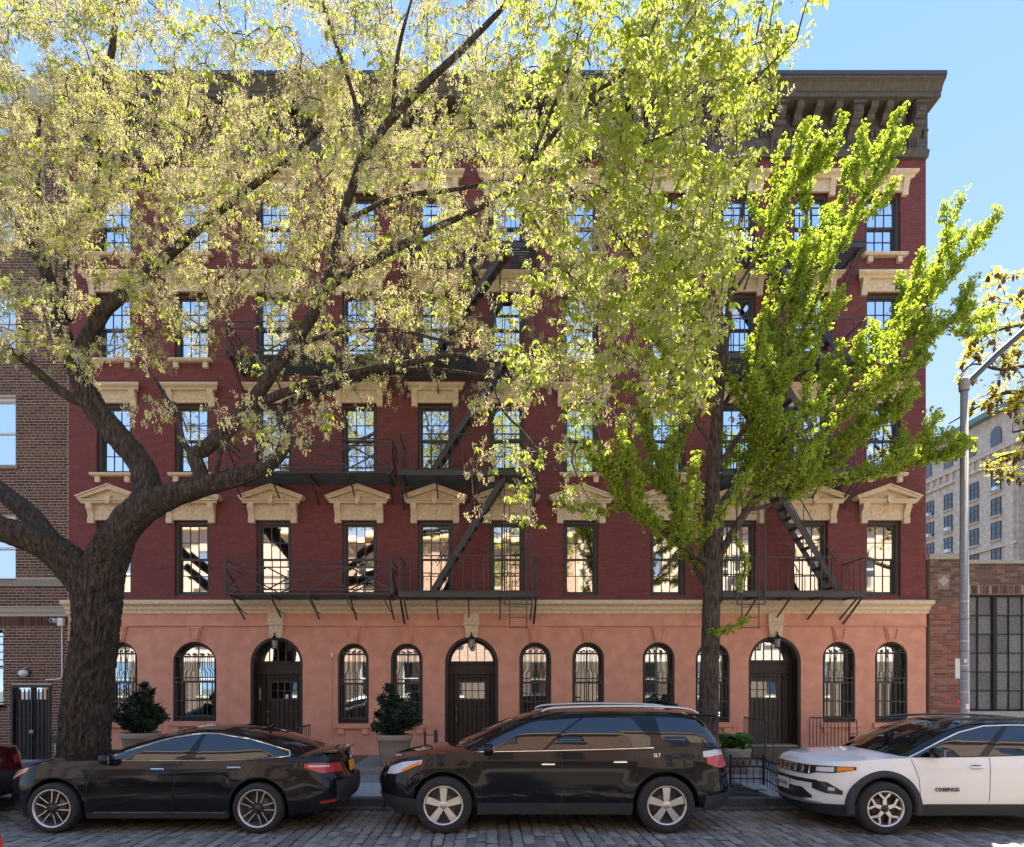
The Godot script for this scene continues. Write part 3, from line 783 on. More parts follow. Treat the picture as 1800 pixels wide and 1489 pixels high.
func entrance(h: Node, d: Array, idx: int):
	var x0 := X(d[0] - d[1]); var x1 := X(d[0] + d[1]); var y0 := Y(d[3]); var y1 := Y(d[2])
	var cx := (x0 + x1) * 0.5; var w := x1 - x0; var r := w * 0.5; var spring := y1 - r
	var wood: Material = M.wood_grey if idx == 2 else M.wood
	var g := group_part("entrance", h)
	var st := new_st()
	ring_prism(st, arched(x0 + 0.002, 0.2, x1 - 0.002, y1 - 0.002, 20), arched(x0 + 0.07, 0.2, x1 - 0.07, y1 - 0.07, 20), -0.6, -0.02)
	ring_prism(st, arched(x0 + 0.06, 0.2, x1 - 0.06, y1 - 0.06, 20), arched(x0 + 0.12, 0.2, x1 - 0.12, y1 - 0.12, 20), -0.6, -0.36)
	put(done(st), "arch_frame", M.wood, g)
	var zd := -0.42
	var ty := spring + 0.05
	var lead := new_st()
	add_box(lead, Vector3(cx, ty - 0.02, zd), Vector3(w - 0.2, 0.07, 0.12))
	add_box(lead, Vector3(cx, ty - 0.17, zd - 0.02), Vector3(w - 0.22, 0.24, 0.06))
	add_box(lead, Vector3(cx, ty - 0.3, zd), Vector3(w - 0.22, 0.05, 0.1))
	put(done(lead), "transom_bar", M.wood, g)
	# fanlight panes between upright bars
	var fan := arched(x0 + 0.13, ty + 0.01, x1 - 0.13, y1 - 0.13, 20)
	var bars := new_st()
	for k in 5:
		var a := lerpf(x0 + 0.13, x1 - 0.13, k / 5.0); var b := lerpf(x0 + 0.13, x1 - 0.13, (k + 1) / 5.0)
		for p in Geometry2D.intersect_polygons(fan, rect(a + 0.008, ty, b - 0.008, y1)): put(prism(p, zd - 0.01, zd - 0.006), "fanlight_pane", M.glass_low, g)
		if k > 0: add_box(bars, Vector3(a, ty + 0.01 + (sqrt(maxf(0.0, pow(r - 0.13, 2) - pow(a - cx, 2)))) * 0.5, zd), Vector3(0.02, sqrt(maxf(0.0, pow(r - 0.13, 2) - pow(a - cx, 2))) + 0.02, 0.03))
	put(done(bars), "fanlight_bars", M.sash, g)
	# pilasters and the planked leaf
	var dw := 0.92; var dx0 := cx - dw * 0.5 + (0.06 if idx == 0 else (-0.1 if idx == 2 else 0.0)); var dx1 := dx0 + dw
	var dy1 := ty - 0.33; var dy0 := y0
	for sg in [0, 1]:
		var pa := x0 + 0.12 if sg == 0 else dx1 + 0.01
		var pb := dx0 - 0.01 if sg == 0 else x1 - 0.12
		cbox(g, "pilaster", Vector3((pa + pb) * 0.5, (dy0 + dy1) * 0.5, zd - 0.03), Vector3(maxf(pb - pa, 0.03), dy1 - dy0, 0.09), M.wood, 0.01)
		cbox(g, "pilaster_cap", Vector3((pa + pb) * 0.5, dy1 - 0.09, zd), Vector3(maxf(pb - pa, 0.03) + 0.01, 0.06, 0.12), M.wood, 0.01)
	var door := group_part("door", h)
	var n := 6
	for k in n:
		var a := lerpf(dx0 + 0.1, dx1 - 0.1, float(k) / n); var b := lerpf(dx0 + 0.1, dx1 - 0.1, float(k + 1) / n)
		cbox(door, "plank", Vector3((a + b) * 0.5, (dy0 + dy1 - 0.62) * 0.5 + 0.03, zd - 0.035), Vector3(b - a - 0.006, dy1 - dy0 - 0.72, 0.04), wood, 0.008)
		cbox(door, "plank", Vector3((a + b) * 0.5, dy1 - 0.13, zd - 0.035), Vector3(b - a - 0.006, 0.1, 0.04), wood, 0.008)
	for sg in [0, 1]: cbox(door, "stile", Vector3(dx0 + 0.05 if sg == 0 else dx1 - 0.05, (dy0 + dy1) * 0.5, zd - 0.03), Vector3(0.096, dy1 - dy0, 0.055), wood, 0.008)
	cbox(door, "rail", Vector3(cx + (dx0 + dx1) * 0.5 - cx, dy1 - 0.04, zd - 0.03), Vector3(dw - 0.2, 0.076, 0.054), wood, 0.008)
	cbox(door, "rail", Vector3((dx0 + dx1) * 0.5, dy0 + 0.05, zd - 0.031), Vector3(dw - 0.2, 0.09, 0.054), wood, 0.008)
	var wl := new_st(); var wy1 := dy1 - 0.2; var wy0 := wy1 - 0.42
	ring_prism(wl, rect(dx0 + 0.1, wy0 - 0.03, dx1 - 0.1, wy1 + 0.03), rect(dx0 + 0.13, wy0, dx1 - 0.13, wy1), zd - 0.05, zd - 0.005)
	for k in [1, 2, 3]: add_box(wl, Vector3(lerpf(dx0 + 0.13, dx1 - 0.13, k / 4.0), (wy0 + wy1) * 0.5, zd - 0.025), Vector3(0.02, wy1 - wy0, 0.03))
	add_box(wl, Vector3((dx0 + dx1) * 0.5, (wy0 + wy1) * 0.5, zd - 0.025), Vector3(dw - 0.26, 0.02, 0.028))
	put(done(wl), "glazing_bars", M.sash, door)
	for k in 8:
		var a := lerpf(dx0 + 0.13, dx1 - 0.13, (k % 4) / 4.0); var b := lerpf(dx0 + 0.13, dx1 - 0.13, (k % 4 + 1) / 4.0)
		put(pane_mesh(b - a - 0.02, 0.2), "pane", M.glass_low, door, Vector3((a + b) * 0.5, wy0 + 0.105 + 0.21 * (k / 4), zd - 0.03))
	cbox(door, "strap_hinge", Vector3(dx1 - 0.18, dy0 + 1.0, zd - 0.006), Vector3(0.36, 0.025, 0.012), M.iron, 0.003)
	put(lathe([Vector2(0.001, 0.06), Vector2(0.025, 0.055), Vector2(0.03, 0.04), Vector2(0.012, 0.025), Vector2(0.012, 0.0)], 12, true), "door_knob", M.brass, door, Vector3(dx0 + 0.055, dy0 + 1.0, zd))
	cbox(door, "lock_plate", Vector3(dx0 + 0.055, dy0 + 0.85, zd), Vector3(0.05, 0.22, 0.015), M.iron, 0.004)
	cbox(door, "handle", Vector3(dx0 + 0.055, dy0 + 0.75, zd + 0.03), Vector3(0.025, 0.16, 0.03), M.brass, 0.008)
	if idx == 0:
		put(lettering("330", 0.13, 0.01), "house_number", M.iron, g, Vector3(cx, ty - 0.215, zd + 0.015))
		cbox(door, "notice", Vector3(dx0 + 0.53, wy0 + 0.06, zd - 0.001), Vector3(0.07, 0.1, 0.002), M.paper, 0.0005)
		cbox(g, "bell_panel", Vector3(x0 + 0.14, y0 + 1.45, -0.3), Vector3(0.05, 0.32, 0.03), M.pole, 0.006)
	# stone step and threshold
	cbox(g, "threshold", Vector3(cx, y0 - 0.02, -0.3), Vector3(w - 0.14, 0.05, 0.6), M.stone if idx == 2 else M.brownstone, 0.01)
	cbox(g, "doorstep", Vector3(cx, (y0 - 0.05 + 0.2) * 0.5 + 0.02, 0.1), Vector3(w + 0.06, maxf(y0 - 0.05 - 0.24, 0.06), 0.5), M.brownstone, 0.02)
	# dark hall behind the fanlight
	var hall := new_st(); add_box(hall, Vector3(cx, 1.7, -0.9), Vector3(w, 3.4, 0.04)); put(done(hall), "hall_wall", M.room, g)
	# cream keystone bracket with a lantern under it
	var kb := group_part("door_keystone", h)
	var kt := Y(1078); var km := Y(1098); var kl := y1 - 0.03
	put(prism(rect(cx - 0.19, km, cx + 0.19, kt), 0.0, 0.1), "keystone_block", M.cream, kb)
	cbox(kb, "keystone_panel", Vector3(cx, (km + kt) * 0.5 + 0.01, 0.1), Vector3(0.2, 0.18, 0.025), M.cream, 0.01)
	cbox(kb, "keystone_moulding", Vector3(cx, km, 0.07), Vector3(0.46, 0.05, 0.15), M.cream, 0.012)
	put(prism(PackedVector2Array([Vector2(cx - 0.14, kl), Vector2(cx + 0.14, kl), Vector2(cx + 0.18, km - 0.02), Vector2(cx - 0.18, km - 0.02)]), 0.0, 0.09), "keystone_block", M.cream, kb)
	var ln := thing("wall_lantern", ["black iron lantern hanging over the leftmost dark door", "black iron lantern hanging over the middle door of the salmon front", "black iron lantern hanging over the grey door by the stoop railings"][idx], "lantern", Vector3(cx, y1 - 0.14, 0.16), 0.0, "lanterns over the doors")
	put(lathe([Vector2(0.001, 0.24), Vector2(0.012, 0.22), Vector2(0.02, 0.17), Vector2(0.05, 0.13), Vector2(0.09, 0.1), Vector2(0.12, 0.06), Vector2(0.125, 0.05), Vector2(0.001, 0.05)], 8), "lantern_roof", M.black_iron, ln)
	put(lathe([Vector2(0.085, 0.05), Vector2(0.06, -0.15), Vector2(0.001, -0.15)], 6), "lantern_glass", M.lamp_glass, ln)
	var lb := new_st()
	for k in 6:
		var an := TAU * k / 6
		add_bar(lb, Vector3(cos(an) * 0.088, 0.05, sin(an) * 0.088), Vector3(cos(an) * 0.063, -0.15, sin(an) * 0.063), 0.01)
	add_box(lb, Vector3(0, -0.16, 0), Vector3(0.1, 0.025, 0.1))
	put(done(lb), "lantern_cage", M.black_iron, ln)
	put(lathe([Vector2(0.001, 0.02), Vector2(0.02, 0.0), Vector2(0.028, -0.04), Vector2(0.015, -0.08), Vector2(0.012, -0.14)], 10), "bulb", M.globe, ln)
	put(tube([Vector3(0, 0.2, 0), Vector3(0, 0.24, -0.05), Vector3(0, 0.2, -0.1)], 0.01, 6), "lantern_arm", M.black_iron, ln)

# ---------- brick building at the left
func build_left_building():
	var x1 := HX0 - 0.004; var x0 := -20.0
	var b := thing("brick_building", "brown brick apartment building with pale mortar joints at the left edge", "building")
	var H := 16.4
	var holes := []; var cut := []
	var rows := [[1107, 1238], [906, 1018], [698, 818], [510, 614], [322, 426], [140, 240]]
	for r in rows:
		for wx in [[X(-42), X(27)], [X(-230), X(-161)]]:
			var a := [wx[0], Y(r[1]), wx[1], Y(r[0])]
			if r[0] == 1107: a[2] = X(5)
			holes.append(a); cut.append(rect(a[0], a[1], a[2], a[3]))
	var gate := [X(20), 0.1, X(90), Y(1204)]
	holes.append(gate); cut.append(rect(gate[0], gate[1], gate[2], gate[3]))
	var br := [0.1, 2.0]
	for r in rows:
		br.append(Y(r[1])); br.append(Y(r[0]))
	br.append(H); br.sort()
	put(wall_mesh(x0, x1, br, cut, -0.4, -0.005), "front_wall", M.mortar, b)
	var tones := [Color(0.16, 0.068, 0.045), Color(0.19, 0.08, 0.05), Color(0.13, 0.056, 0.04), Color(0.21, 0.095, 0.062), Color(0.1, 0.046, 0.036)]
	var bands := [[Y(1031), Y(1019)], [Y(1077), Y(1066)], [Y(1101), Y(1083)]]
	for k in bands: holes.append([x0, k[0], x1, k[1]])
	brick_field(b, -14.0, x1, 0.12, H, -0.005, holes, 0.213, 0.0715, 0.017, 0.012, tones, M.brick, 300, 6)
	# stone bands and a soldier course
	put(profile_run(PackedVector2Array([Vector2(-0.01, bands[0][0]), Vector2(0.05, bands[0][0]), Vector2(0.07, bands[0][1] - 0.03), Vector2(0.07, bands[0][1]), Vector2(-0.01, bands[0][1])]), x0, x1), "stone_band", M.stone, b)
	put(profile_run(PackedVector2Array([Vector2(-0.01, bands[1][0]), Vector2(0.04, bands[1][0]), Vector2(0.06, bands[1][1] - 0.05), Vector2(0.085, bands[1][1] - 0.03), Vector2(0.085, bands[1][1]), Vector2(-0.01, bands[1][1])]), x0, x1), "stone_band", M.limestone, b)
	var unit: ArrayMesh = chamfered(Vector3.ONE, 0.06)
	var mats := []
	for t in tones:
		var m: StandardMaterial3D = M.brick.duplicate(); m.vertex_color_use_as_albedo = false
		m.albedo_color = Color(t.r * 0.8, t.g * 0.8, t.b * 0.8).linear_to_srgb(); mats.append(m)
	var sx := -12.6
	while sx < x1 - 0.05:
		var o := put(unit, "soldier_brick", mats[rng.randi() % 5], b); o.transform = Transform3D(Basis.from_scale(Vector3(0.056, bands[2][1] - bands[2][0] - 0.012, 0.03)), Vector3(sx + 0.035, (bands[2][0] + bands[2][1]) * 0.5, -0.006 + 0.004))
		sx += 0.07
	var st := new_st()
	add_box(st, Vector3((x0 + x1) * 0.5, H * 0.5, -6.7), Vector3(x1 - x0 - 0.01, H - 0.02, 0.1)); put(done(st), "inner_wall", M.room, b)
	put(slab(x0, x1, -12, -0.4, H - 0.01, 0.2), "roof", M.roofing, b)
	st = new_st(); add_box(st, Vector3(x1 - 0.11, H * 0.5, -6.2), Vector3(0.2, H - 0.3, 11.5)); put(done(st), "side_wall", M.mortar_dark, b)
	put(profile_run(PackedVector2Array([Vector2(-0.5, H), Vector2(0.12, H), Vector2(0.14, H + 0.12), Vector2(-0.5, H + 0.2)]), x0, x1), "coping", M.terracotta, b)
	for r in rows:
		for wx in [[X(-42), X(27)], [X(-230), X(-161)]]:
			var a0: float = wx[0]; var a1: float = wx[1] if r[0] != 1107 else X(5)
			var y0 := Y(r[1]); var y1 := Y(r[0])
			var g := group_part("window", b)
			st = new_st()
			ring_prism(st, rect(a0, y0, a1, y1), rect(a0 + 0.06, y0 + 0.05, a1 - 0.06, y1 - 0.06), -0.25, -0.1)
			add_box(st, Vector3((a0 + a1) * 0.5, (y0 + y1) * 0.5, -0.17), Vector3(a1 - a0 - 0.1, 0.05, 0.06))
			put(done(st), "frame", M.white, g)
			for s in 2:
				put(pane_mesh(a1 - a0 - 0.13, (y1 - y0) * 0.5 - 0.08), "pane", M.glass, g, Vector3((a0 + a1) * 0.5, lerpf(y0, y1, 0.25 + 0.5 * s), -0.18 - 0.02 * s))
			cbox(g, "roller_blind", Vector3((a0 + a1) * 0.5, y1 - 0.4, -0.3), Vector3(a1 - a0 - 0.1, 0.75, 0.01), M.blind, 0.002)
			cbox(b, "window_sill", Vector3((a0 + a1) * 0.5, y0 - 0.05, 0.0), Vector3(a1 - a0 + 0.16, 0.09, 0.14), M.stone, 0.012)
	# black iron double gate
	var gt := group_part("gate", b)
	var gx: float = (gate[0] + gate[2]) * 0.5; var gw: float = gate[2] - gate[0]
	st = new_st(); ring_prism(st, rect(gate[0], 0.14, gate[2], gate[3]), rect(gate[0] + 0.06, 0.14, gate[2] - 0.06, gate[3] - 0.07), -0.15, 0.03); put(done(st), "gate_frame", M.black_iron, gt)
	for s in [-1, 1]:
		var lx: float = gx + s * (gw * 0.25 - 0.02)
		cbox(gt, "gate_leaf", Vector3(lx, 0.14 + (gate[3] - 0.5) * 0.5, -0.06), Vector3(gw * 0.5 - 0.09, gate[3] - 0.52, 0.03), M.black_iron, 0.004)
		put(pane_mesh(gw * 0.5 - 0.1, 0.3), "pane", M.glass_low, gt, Vector3(lx, gate[3] - 0.22, -0.09))
		for k in 4:
			var bx: float = lx + (k - 1.5) * 0.105
			cbox(gt, "gate_bar", Vector3(bx, (gate[3] - 0.1) * 0.5 + 0.1, -0.025), Vector3(0.018, gate[3] - 0.35 + 0.06 * (k % 2), 0.018), M.black_iron, 0.003)
		for yy in [0.55, 1.15]: cbox(gt, "gate_rail", Vector3(lx, yy, -0.03), Vector3(gw * 0.5 - 0.09, 0.03, 0.03), M.black_iron, 0.004)
	cbox(gt, "gate_post", Vector3(gx, gate[3] * 0.5 + 0.05, -0.03), Vector3(0.05, gate[3] - 0.12, 0.06), M.black_iron, 0.006)
	cbox(gt, "padlock", Vector3(gx + 0.02, 0.84, 0.02), Vector3(0.1, 0.09, 0.05), M.pole, 0.012)
	# lamp globe, camera with conduit, yellow marker
	var gl := thing("globe_lamp", "white glass globe lamp above the black iron gate", "lamp", Vector3(X(48), Y(1184), 0.14))
	put(lathe([Vector2(0.001, -0.09), Vector2(0.07, -0.07), Vector2(0.11, -0.01), Vector2(0.1, 0.05), Vector2(0.05, 0.085), Vector2(0.001, 0.09)], 18), "globe", M.globe, gl)
	put(tube([Vector3(0, 0.08, 0), Vector3(0.01, 0.14, -0.03), Vector3(0.02, 0.13, -0.15)], 0.025, 8), "lamp_arm", M.pole, gl)
	put(lathe([Vector2(0.001, 0.02), Vector2(0.055, 0.02), Vector2(0.06, 0.0)], 14, true), "lamp_base", M.black_iron, gl, Vector3(0.05, 0.04, -0.15))
	var sc := thing("security_camera", "white security camera boxes on the brown brick wall", "camera", Vector3(X(106), Y(1094), 0.1))
	cbox(sc, "junction_box", Vector3(0.06, 0.0, -0.03), Vector3(0.14, 0.2, 0.12), M.white, 0.015)
	put(lathe([Vector2(0.001, 0.09), Vector2(0.05, 0.085), Vector2(0.055, 0.0), Vector2(0.055, -0.1), Vector2(0.001, -0.1)], 14, true), "camera_body", M.white, sc, Vector3(-0.08, 0.03, 0.04))
	put(lathe([Vector2(0.001, 0.01), Vector2(0.035, 0.006), Vector2(0.04, 0.0)], 12, true), "lens", M.black_iron, sc, Vector3(-0.08, 0.03, 0.13))
	put(tube(smooth_path([Vector3(0.06, -0.1, -0.07), Vector3(0.06, -1.25, -0.07), Vector3(0.05, -1.38, -0.07), Vector3(-0.05, -1.43, -0.07), Vector3(-0.35, -1.44, -0.07)], 4), 0.016, 8), "conduit", M.white, sc)
	var ym := thing("wall_marker", "small yellow marker on the brown brick wall beside the house corner", "marker", Vector3(X(116), Y(1174), 0.012))
	cbox(ym, "marker_plate", Vector3.ZERO, Vector3(0.075, 0.06, 0.008), M.yellow, 0.002)

# ---------- low brick garage at the right
func build_garage():
	var x0 := X(1632); var x1 := 24.0
	var g := thing("brick_garage", "low weathered red brick garage with big steel sash window and stone coping", "building")
	var yp := Y(984); var yw := Y(991)
	var win := [X(1690), Y(1250), x1 - 1.0, Y(1045)]
	var pierx := X(1691)
	put(wall_mesh(x0, x1, [0.0, win[1], win[3], yw], [rect(win[0], win[1], win[2], win[3])], -0.4, -0.005), "front_wall", M.mortar_dark, g)
	put(prism(rect(x0 + 0.002, 0.0, pierx - 0.002, yp), -0.39, 0.045), "pier_core", M.mortar_dark, g)
	var t_red := [Color(0.36, 0.13, 0.085), Color(0.3, 0.105, 0.07), Color(0.42, 0.17, 0.11), Color(0.25, 0.1, 0.07), Color(0.4, 0.2, 0.15)]
	var t_brown := [Color(0.22, 0.12, 0.085), Color(0.18, 0.1, 0.075), Color(0.27, 0.15, 0.1), Color(0.33, 0.2, 0.14), Color(0.14, 0.085, 0.07), Color(0.5, 0.43, 0.36)]
	brick_field(g, x0, pierx, 0.02, Y(1062), 0.045, [], 0.213, 0.0715, 0.011, 0.008, t_red, M.brick, 180)
	brick_field(g, x0, pierx, Y(1062), yp, 0.045, [[X(1646), Y(1032), X(1667), Y(1012)]], 0.213, 0.0715, 0.011, 0.008, t_brown, M.brick, 60)
	brick_field(g, pierx + 0.01, 13.6, win[3] + 0.24, yw, -0.005, [], 0.213, 0.0715, 0.011, 0.009, t_brown, M.brick, 60)
	brick_field(g, pierx + 0.01, 13.6, 0.02, win[1] - 0.18, -0.005, [], 0.213, 0.0715, 0.011, 0.009, t_red, M.brick, 0)
	# soldier course lintel
	var unit: ArrayMesh = chamfered(Vector3.ONE, 0.06)
	var mats := []
	for t in t_brown:
		var m: StandardMaterial3D = M.brick.duplicate(); m.vertex_color_use_as_albedo = false
		m.albedo_color = Color(t.r * 0.8, t.g * 0.8, t.b * 0.8).linear_to_srgb(); mats.append(m)
	var sx := pierx + 0.01
	while sx < 13.5:
		var o := put(unit, "soldier_brick", mats[rng.randi() % 6], g); o.transform = Transform3D(Basis.from_scale(Vector3(0.062, 0.2, 0.03)), Vector3(sx + 0.037, win[3] + 0.12, -0.004)); sx += 0.0735
	put(prism(rect(x0 - 0.03, yp, pierx + 0.04, yp + 0.13), -0.45, 0.1), "coping", M.limestone, g)
	put(prism(rect(pierx + 0.04, yw, x1, yw + 0.09), -0.45, 0.05), "coping", M.limestone, g)
	put(prism(PackedVector2Array([Vector2(X(1656), Y(1012)), Vector2(X(1666), Y(1022)), Vector2(X(1656), Y(1032)), Vector2(X(1646), Y(1022))]), 0.03, 0.062), "diamond_tile", M.limestone, g)
	cbox(g, "window_sill", Vector3((win[0] + win[2]) * 0.5, win[1] - 0.085, 0.0), Vector3(win[2] - win[0] + 0.1, 0.16, 0.2), M.limestone, 0.015)
	cbox(g, "vent_slot", Vector3(X(1649), Y(1185), 0.055), Vector3(0.3, 0.03, 0.012), M.black_iron, 0.002)
	# steel window: panes of wired glass in rusted bars
	var w := group_part("steel_window", g)
	var cols := [1690, 1709, 1725, 1751, 1757, 1780, 1804, 1828, 1852]
	var ys := []
	for k in 7: ys.append(lerpf(win[3] - 0.04, win[1] + 0.03, k / 6.0))
	var bars := new_st()
	add_box(bars, Vector3((win[0] + win[2]) * 0.5, win[3] - 0.02, -0.12), Vector3(win[2] - win[0], 0.05, 0.1))
	for y in ys: add_box(bars, Vector3((win[0] + win[2]) * 0.5, y, -0.14), Vector3(win[2] - win[0], 0.024, 0.045))
	for c in cols: add_box(bars, Vector3(X(c), (win[1] + win[3]) * 0.5, -0.139), Vector3(0.022 if c != 1751 and c != 1757 else 0.05, win[3] - win[1], 0.05))
	cbox(w, "mullion", Vector3(X(1754), (win[1] + win[3]) * 0.5, -0.12), Vector3(0.1, win[3] - win[1], 0.08), M.steel_rust, 0.006)
	put(done(bars), "glazing_bars", M.steel_rust, w)
	for i in cols.size() - 1:
		for k in 6:
			var o := put(pane_mesh(X(cols[i + 1]) - X(cols[i]) - 0.01, absf(ys[k] - ys[k + 1]) - 0.01), "pane", [M.frosted, M.frosted2][1 if rng.randf() < 0.3 else 0], w, Vector3((X(cols[i]) + X(cols[i + 1])) * 0.5, (ys[k] + ys[k + 1]) * 0.5, -0.15))
			o.rotation = Vector3(rng.randf_range(-0.02, 0.02), rng.randf_range(-0.02, 0.02), 0)
	put(slab(x0 + 0.05, x1, -12, -0.41, yw - 0.1, 0.2), "roof", M.roofing, g)
	var st := new_st(); add_box(st, Vector3((x0 + x1) * 0.5, yw * 0.5 - 0.2, -2.0), Vector3(x1 - x0 - 0.1, yw - 0.6, 0.1)); put(done(st), "inner_wall", M.room, g)

# ---------- far loft building and its neighbour
func build_far_buildings():
	var wx := 67.5; var z0 := -67.0; var z1 := -125.0; var H := 38.0
	var b := thing("loft_building", "tall tan loft building with green roof edge far behind the garage", "building")
	var st := new_st(); add_box(st, Vector3(wx + 10, H * 0.5, (z0 + z1) * 0.5), Vector3(20, H, z0 - z1)); put(done(st), "wall", M.far_stone, b)
	var c := new_st(); add_box(c, Vector3(wx + 9.6, H + 0.35, (z0 + z1) * 0.5), Vector3(21.2, 0.7, z0 - z1 + 0.8)); put(done(c), "roof_edge", M.copper, b)
	c = new_st()
	for yy in [33.2, 31.6, 20.4, 11.2]: add_box(c, Vector3(wx - 0.15, yy, (z0 + z1) * 0.5), Vector3(0.5, 0.45, z0 - z1 + 0.2))
	put(done(c), "string_course", M.far_stone, b)
	for k in 30:
		c = new_st(); add_box(c, Vector3(wx - 0.12, 32.4, z0 - 0.6 - k * 1.4), Vector3(0.3, 1.2, 0.5)); put(done(c), "corbel", M.far_stone, b)
	for k in 6:
		c = new_st(); add_box(c, Vector3(wx - 0.1, 16.0, z0 - 1.0 - k * 9.2), Vector3(0.5, 31.0, 1.2)); put(done(c), "pier", M.far_stone, b)
	for k in 12:
		var zc := z0 - 3.6 - k * 4.55
		for r in 9:
			var y0 := 2.2 + r * 3.2
			var wide := 2.7 if k % 2 else 1.6
			var g := group_part("window", b)
			var s2 := new_st(); add_box(s2, Vector3(wx - 0.04, y0 + 1.15, zc), Vector3(0.12, 2.3, wide)); put(done(s2), "pane", M.far_glass, g)
			var s3 := new_st()
			var nm := 4 if wide > 2.0 else 2
			for m in nm + 1: add_box(s3, Vector3(wx - 0.1, y0 + 1.15, zc - wide * 0.5 + wide * m / nm), Vector3(0.08, 2.3, 0.09))
			for m in 4: add_box(s3, Vector3(wx - 0.1, y0 + 2.3 * m / 3.0, zc), Vector3(0.07, 0.08, wide))
			put(done(s3), "frame", M.sash, g)
			var s4 := new_st(); add_box(s4, Vector3(wx - 0.15, y0 - 0.12, zc), Vector3(0.4, 0.2, wide + 0.3)); put(done(s4), "sill", M.far_stone, g)
			if rng.randf() < 0.3:
				var s5 := new_st(); add_box(s5, Vector3(wx - 0.35, y0 + 0.3, zc + wide * 0.2), Vector3(0.6, 0.5, 0.8)); put(done(s5), "air_conditioner", M.white, g)
		# round-headed attic window
		var gz := group_part("arched_window", b)
		var pm := prism(arched(-0.9, 34.0, 0.9, 36.4), -0.05, 0.12)
		var o := put(pm, "pane", M.far_glass, gz, Vector3(wx - 0.02, 0, zc)); o.rotation.y = -PI / 2
	var n := thing("grey_building", "pale grey building with dark windows at the right edge beyond the garage", "building")
	st = new_st(); add_box(st, Vector3(77.5, 19, -60), Vector3(18, 38, 13.9)); put(done(st), "wall", M.far_grey, n)
	for r in 9:
		for k in 4:
			var s2 := new_st(); add_box(s2, Vector3(69.9 + k * 2.4, 3.4 + r * 3.6, -53.0), Vector3(1.3, 2.3, 0.12)); put(done(s2), "window", M.far_glass, n)

# ---------- the row across the street, behind the viewer: lit by the sun and mirrored in glass and paint
func build_opposite_row():
	var z := 21.5
	var spec := [[-26.0, -9.0, 11.0, "pale brick row house across the street mirrored in the left windows", "opp_pale"], [-8.99, 5.0, 10.4, "red brick row house straight across the street mirrored in the middle windows", "opp_brick"], [5.01, 26.0, 11.4, "pale brick row house across the street mirrored in the right windows", "opp_pale"]]
	for s in spec:
		var b := thing("row_house", s[3], "building", Vector3.ZERO, 0.0, "row houses across the street")
		var cut := []; var places := []
		var x: float = s[0] + 1.4
		while x < s[1] - 1.6:
			for f in 3:
				places.append([x, 1.4 + f * 3.1, x + 1.0, 3.4 + f * 3.1])
			x += 2.5
		var br := [0.0]
		for f in 3: br.append(1.4 + f * 3.1); br.append(3.4 + f * 3.1)
		br.append(s[2])
		for p in places: cut.append(rect(p[0], p[1], p[2], p[3]))
		put(wall_mesh(s[0], s[1], br.slice(2), cut, z, z + 0.35), "wall", M[s[4]], b)
		put(wall_mesh(s[0], s[1], br.slice(0, 3), cut, z - 0.06, z + 0.35), "ground_floor", M.opp_base, b)
		var st := new_st(); add_box(st, Vector3((s[0] + s[1]) * 0.5, s[2] * 0.5, z + 5.0), Vector3(s[1] - s[0], s[2] - 0.1, 9.0)); put(done(st), "body", M.room, b)
		put(slab(s[0], s[1], z - 0.4, z + 0.6, s[2] + 0.3, 0.3), "cornice", M.cream, b)
		for p in places:
			var g := group_part("window", b)
			st = new_st(); ring_prism(st, rect(p[0], p[1], p[2], p[3]), rect(p[0] + 0.07, p[1] + 0.07, p[2] - 0.07, p[3] - 0.07), z + 0.1, z + 0.2)
			add_box(st, Vector3((p[0] + p[2]) * 0.5, (p[1] + p[3]) * 0.5, z + 0.15), Vector3(0.9, 0.06, 0.06)); put(done(st), "frame", M.white, g)
			put(pane_mesh(p[2] - p[0] - 0.1, p[3] - p[1] - 0.1), "pane", M.glass_low, g, Vector3((p[0] + p[2]) * 0.5, (p[1] + p[3]) * 0.5, z + 0.17))
			cbox(b, "window_sill", Vector3((p[0] + p[2]) * 0.5, p[1] - 0.07, z - 0.03), Vector3(1.2, 0.12, 0.2), M.limestone, 0.01)

# ---------- iron balconies and fire escapes
func iron_platform(parent: Node, xa: float, xb: float, y: float, d: float, beam: bool, hole := []):
	var st := new_st(); var n := int(d / 0.085)
	for k in n:
		var zz := 0.06 + (d - 0.08) * k / (n - 1)
		if hole.size() == 2 and zz > 0.12 and zz < d - 0.2:
			add_box(st, Vector3((xa + hole[0]) * 0.5, y, zz), Vector3(hole[0] - xa, 0.03, 0.035))
			add_box(st, Vector3((xb + hole[1]) * 0.5, y, zz), Vector3(xb - hole[1], 0.03, 0.035))
		else: add_box(st, Vector3((xa + xb) * 0.5, y, zz), Vector3(xb - xa, 0.03, 0.035))
	put(done(st), "platform", M.iron, parent)
	var nb := 5
	for k in nb:
		var bx := lerpf(xa + 0.08, xb - 0.08, float(k) / (nb - 1))
		st = new_st(); add_box(st, Vector3(bx, y - 0.035, d * 0.5 + 0.01), Vector3(0.04, 0.04, d))
		add_bar(st, Vector3(bx, y - 0.05, d * 0.85), Vector3(bx, y - 0.5, 0.02), 0.03)
		put(done(st), "bracket", M.iron, parent)
	if beam:
		st = new_st(); add_box(st, Vector3((xa + xb) * 0.5, y + 0.0, d + 0.005), Vector3(xb - xa + 0.02, 0.15, 0.025)); add_box(st, Vector3((xa + xb) * 0.5, y + 0.07, d + 0.0), Vector3(xb - xa + 0.02, 0.015, 0.07))
		add_box(st, Vector3((xa + xb) * 0.5, y - 0.06, 0.05), Vector3(xb - xa, 0.1, 0.02)); put(done(st), "channel_beam", M.iron, parent)
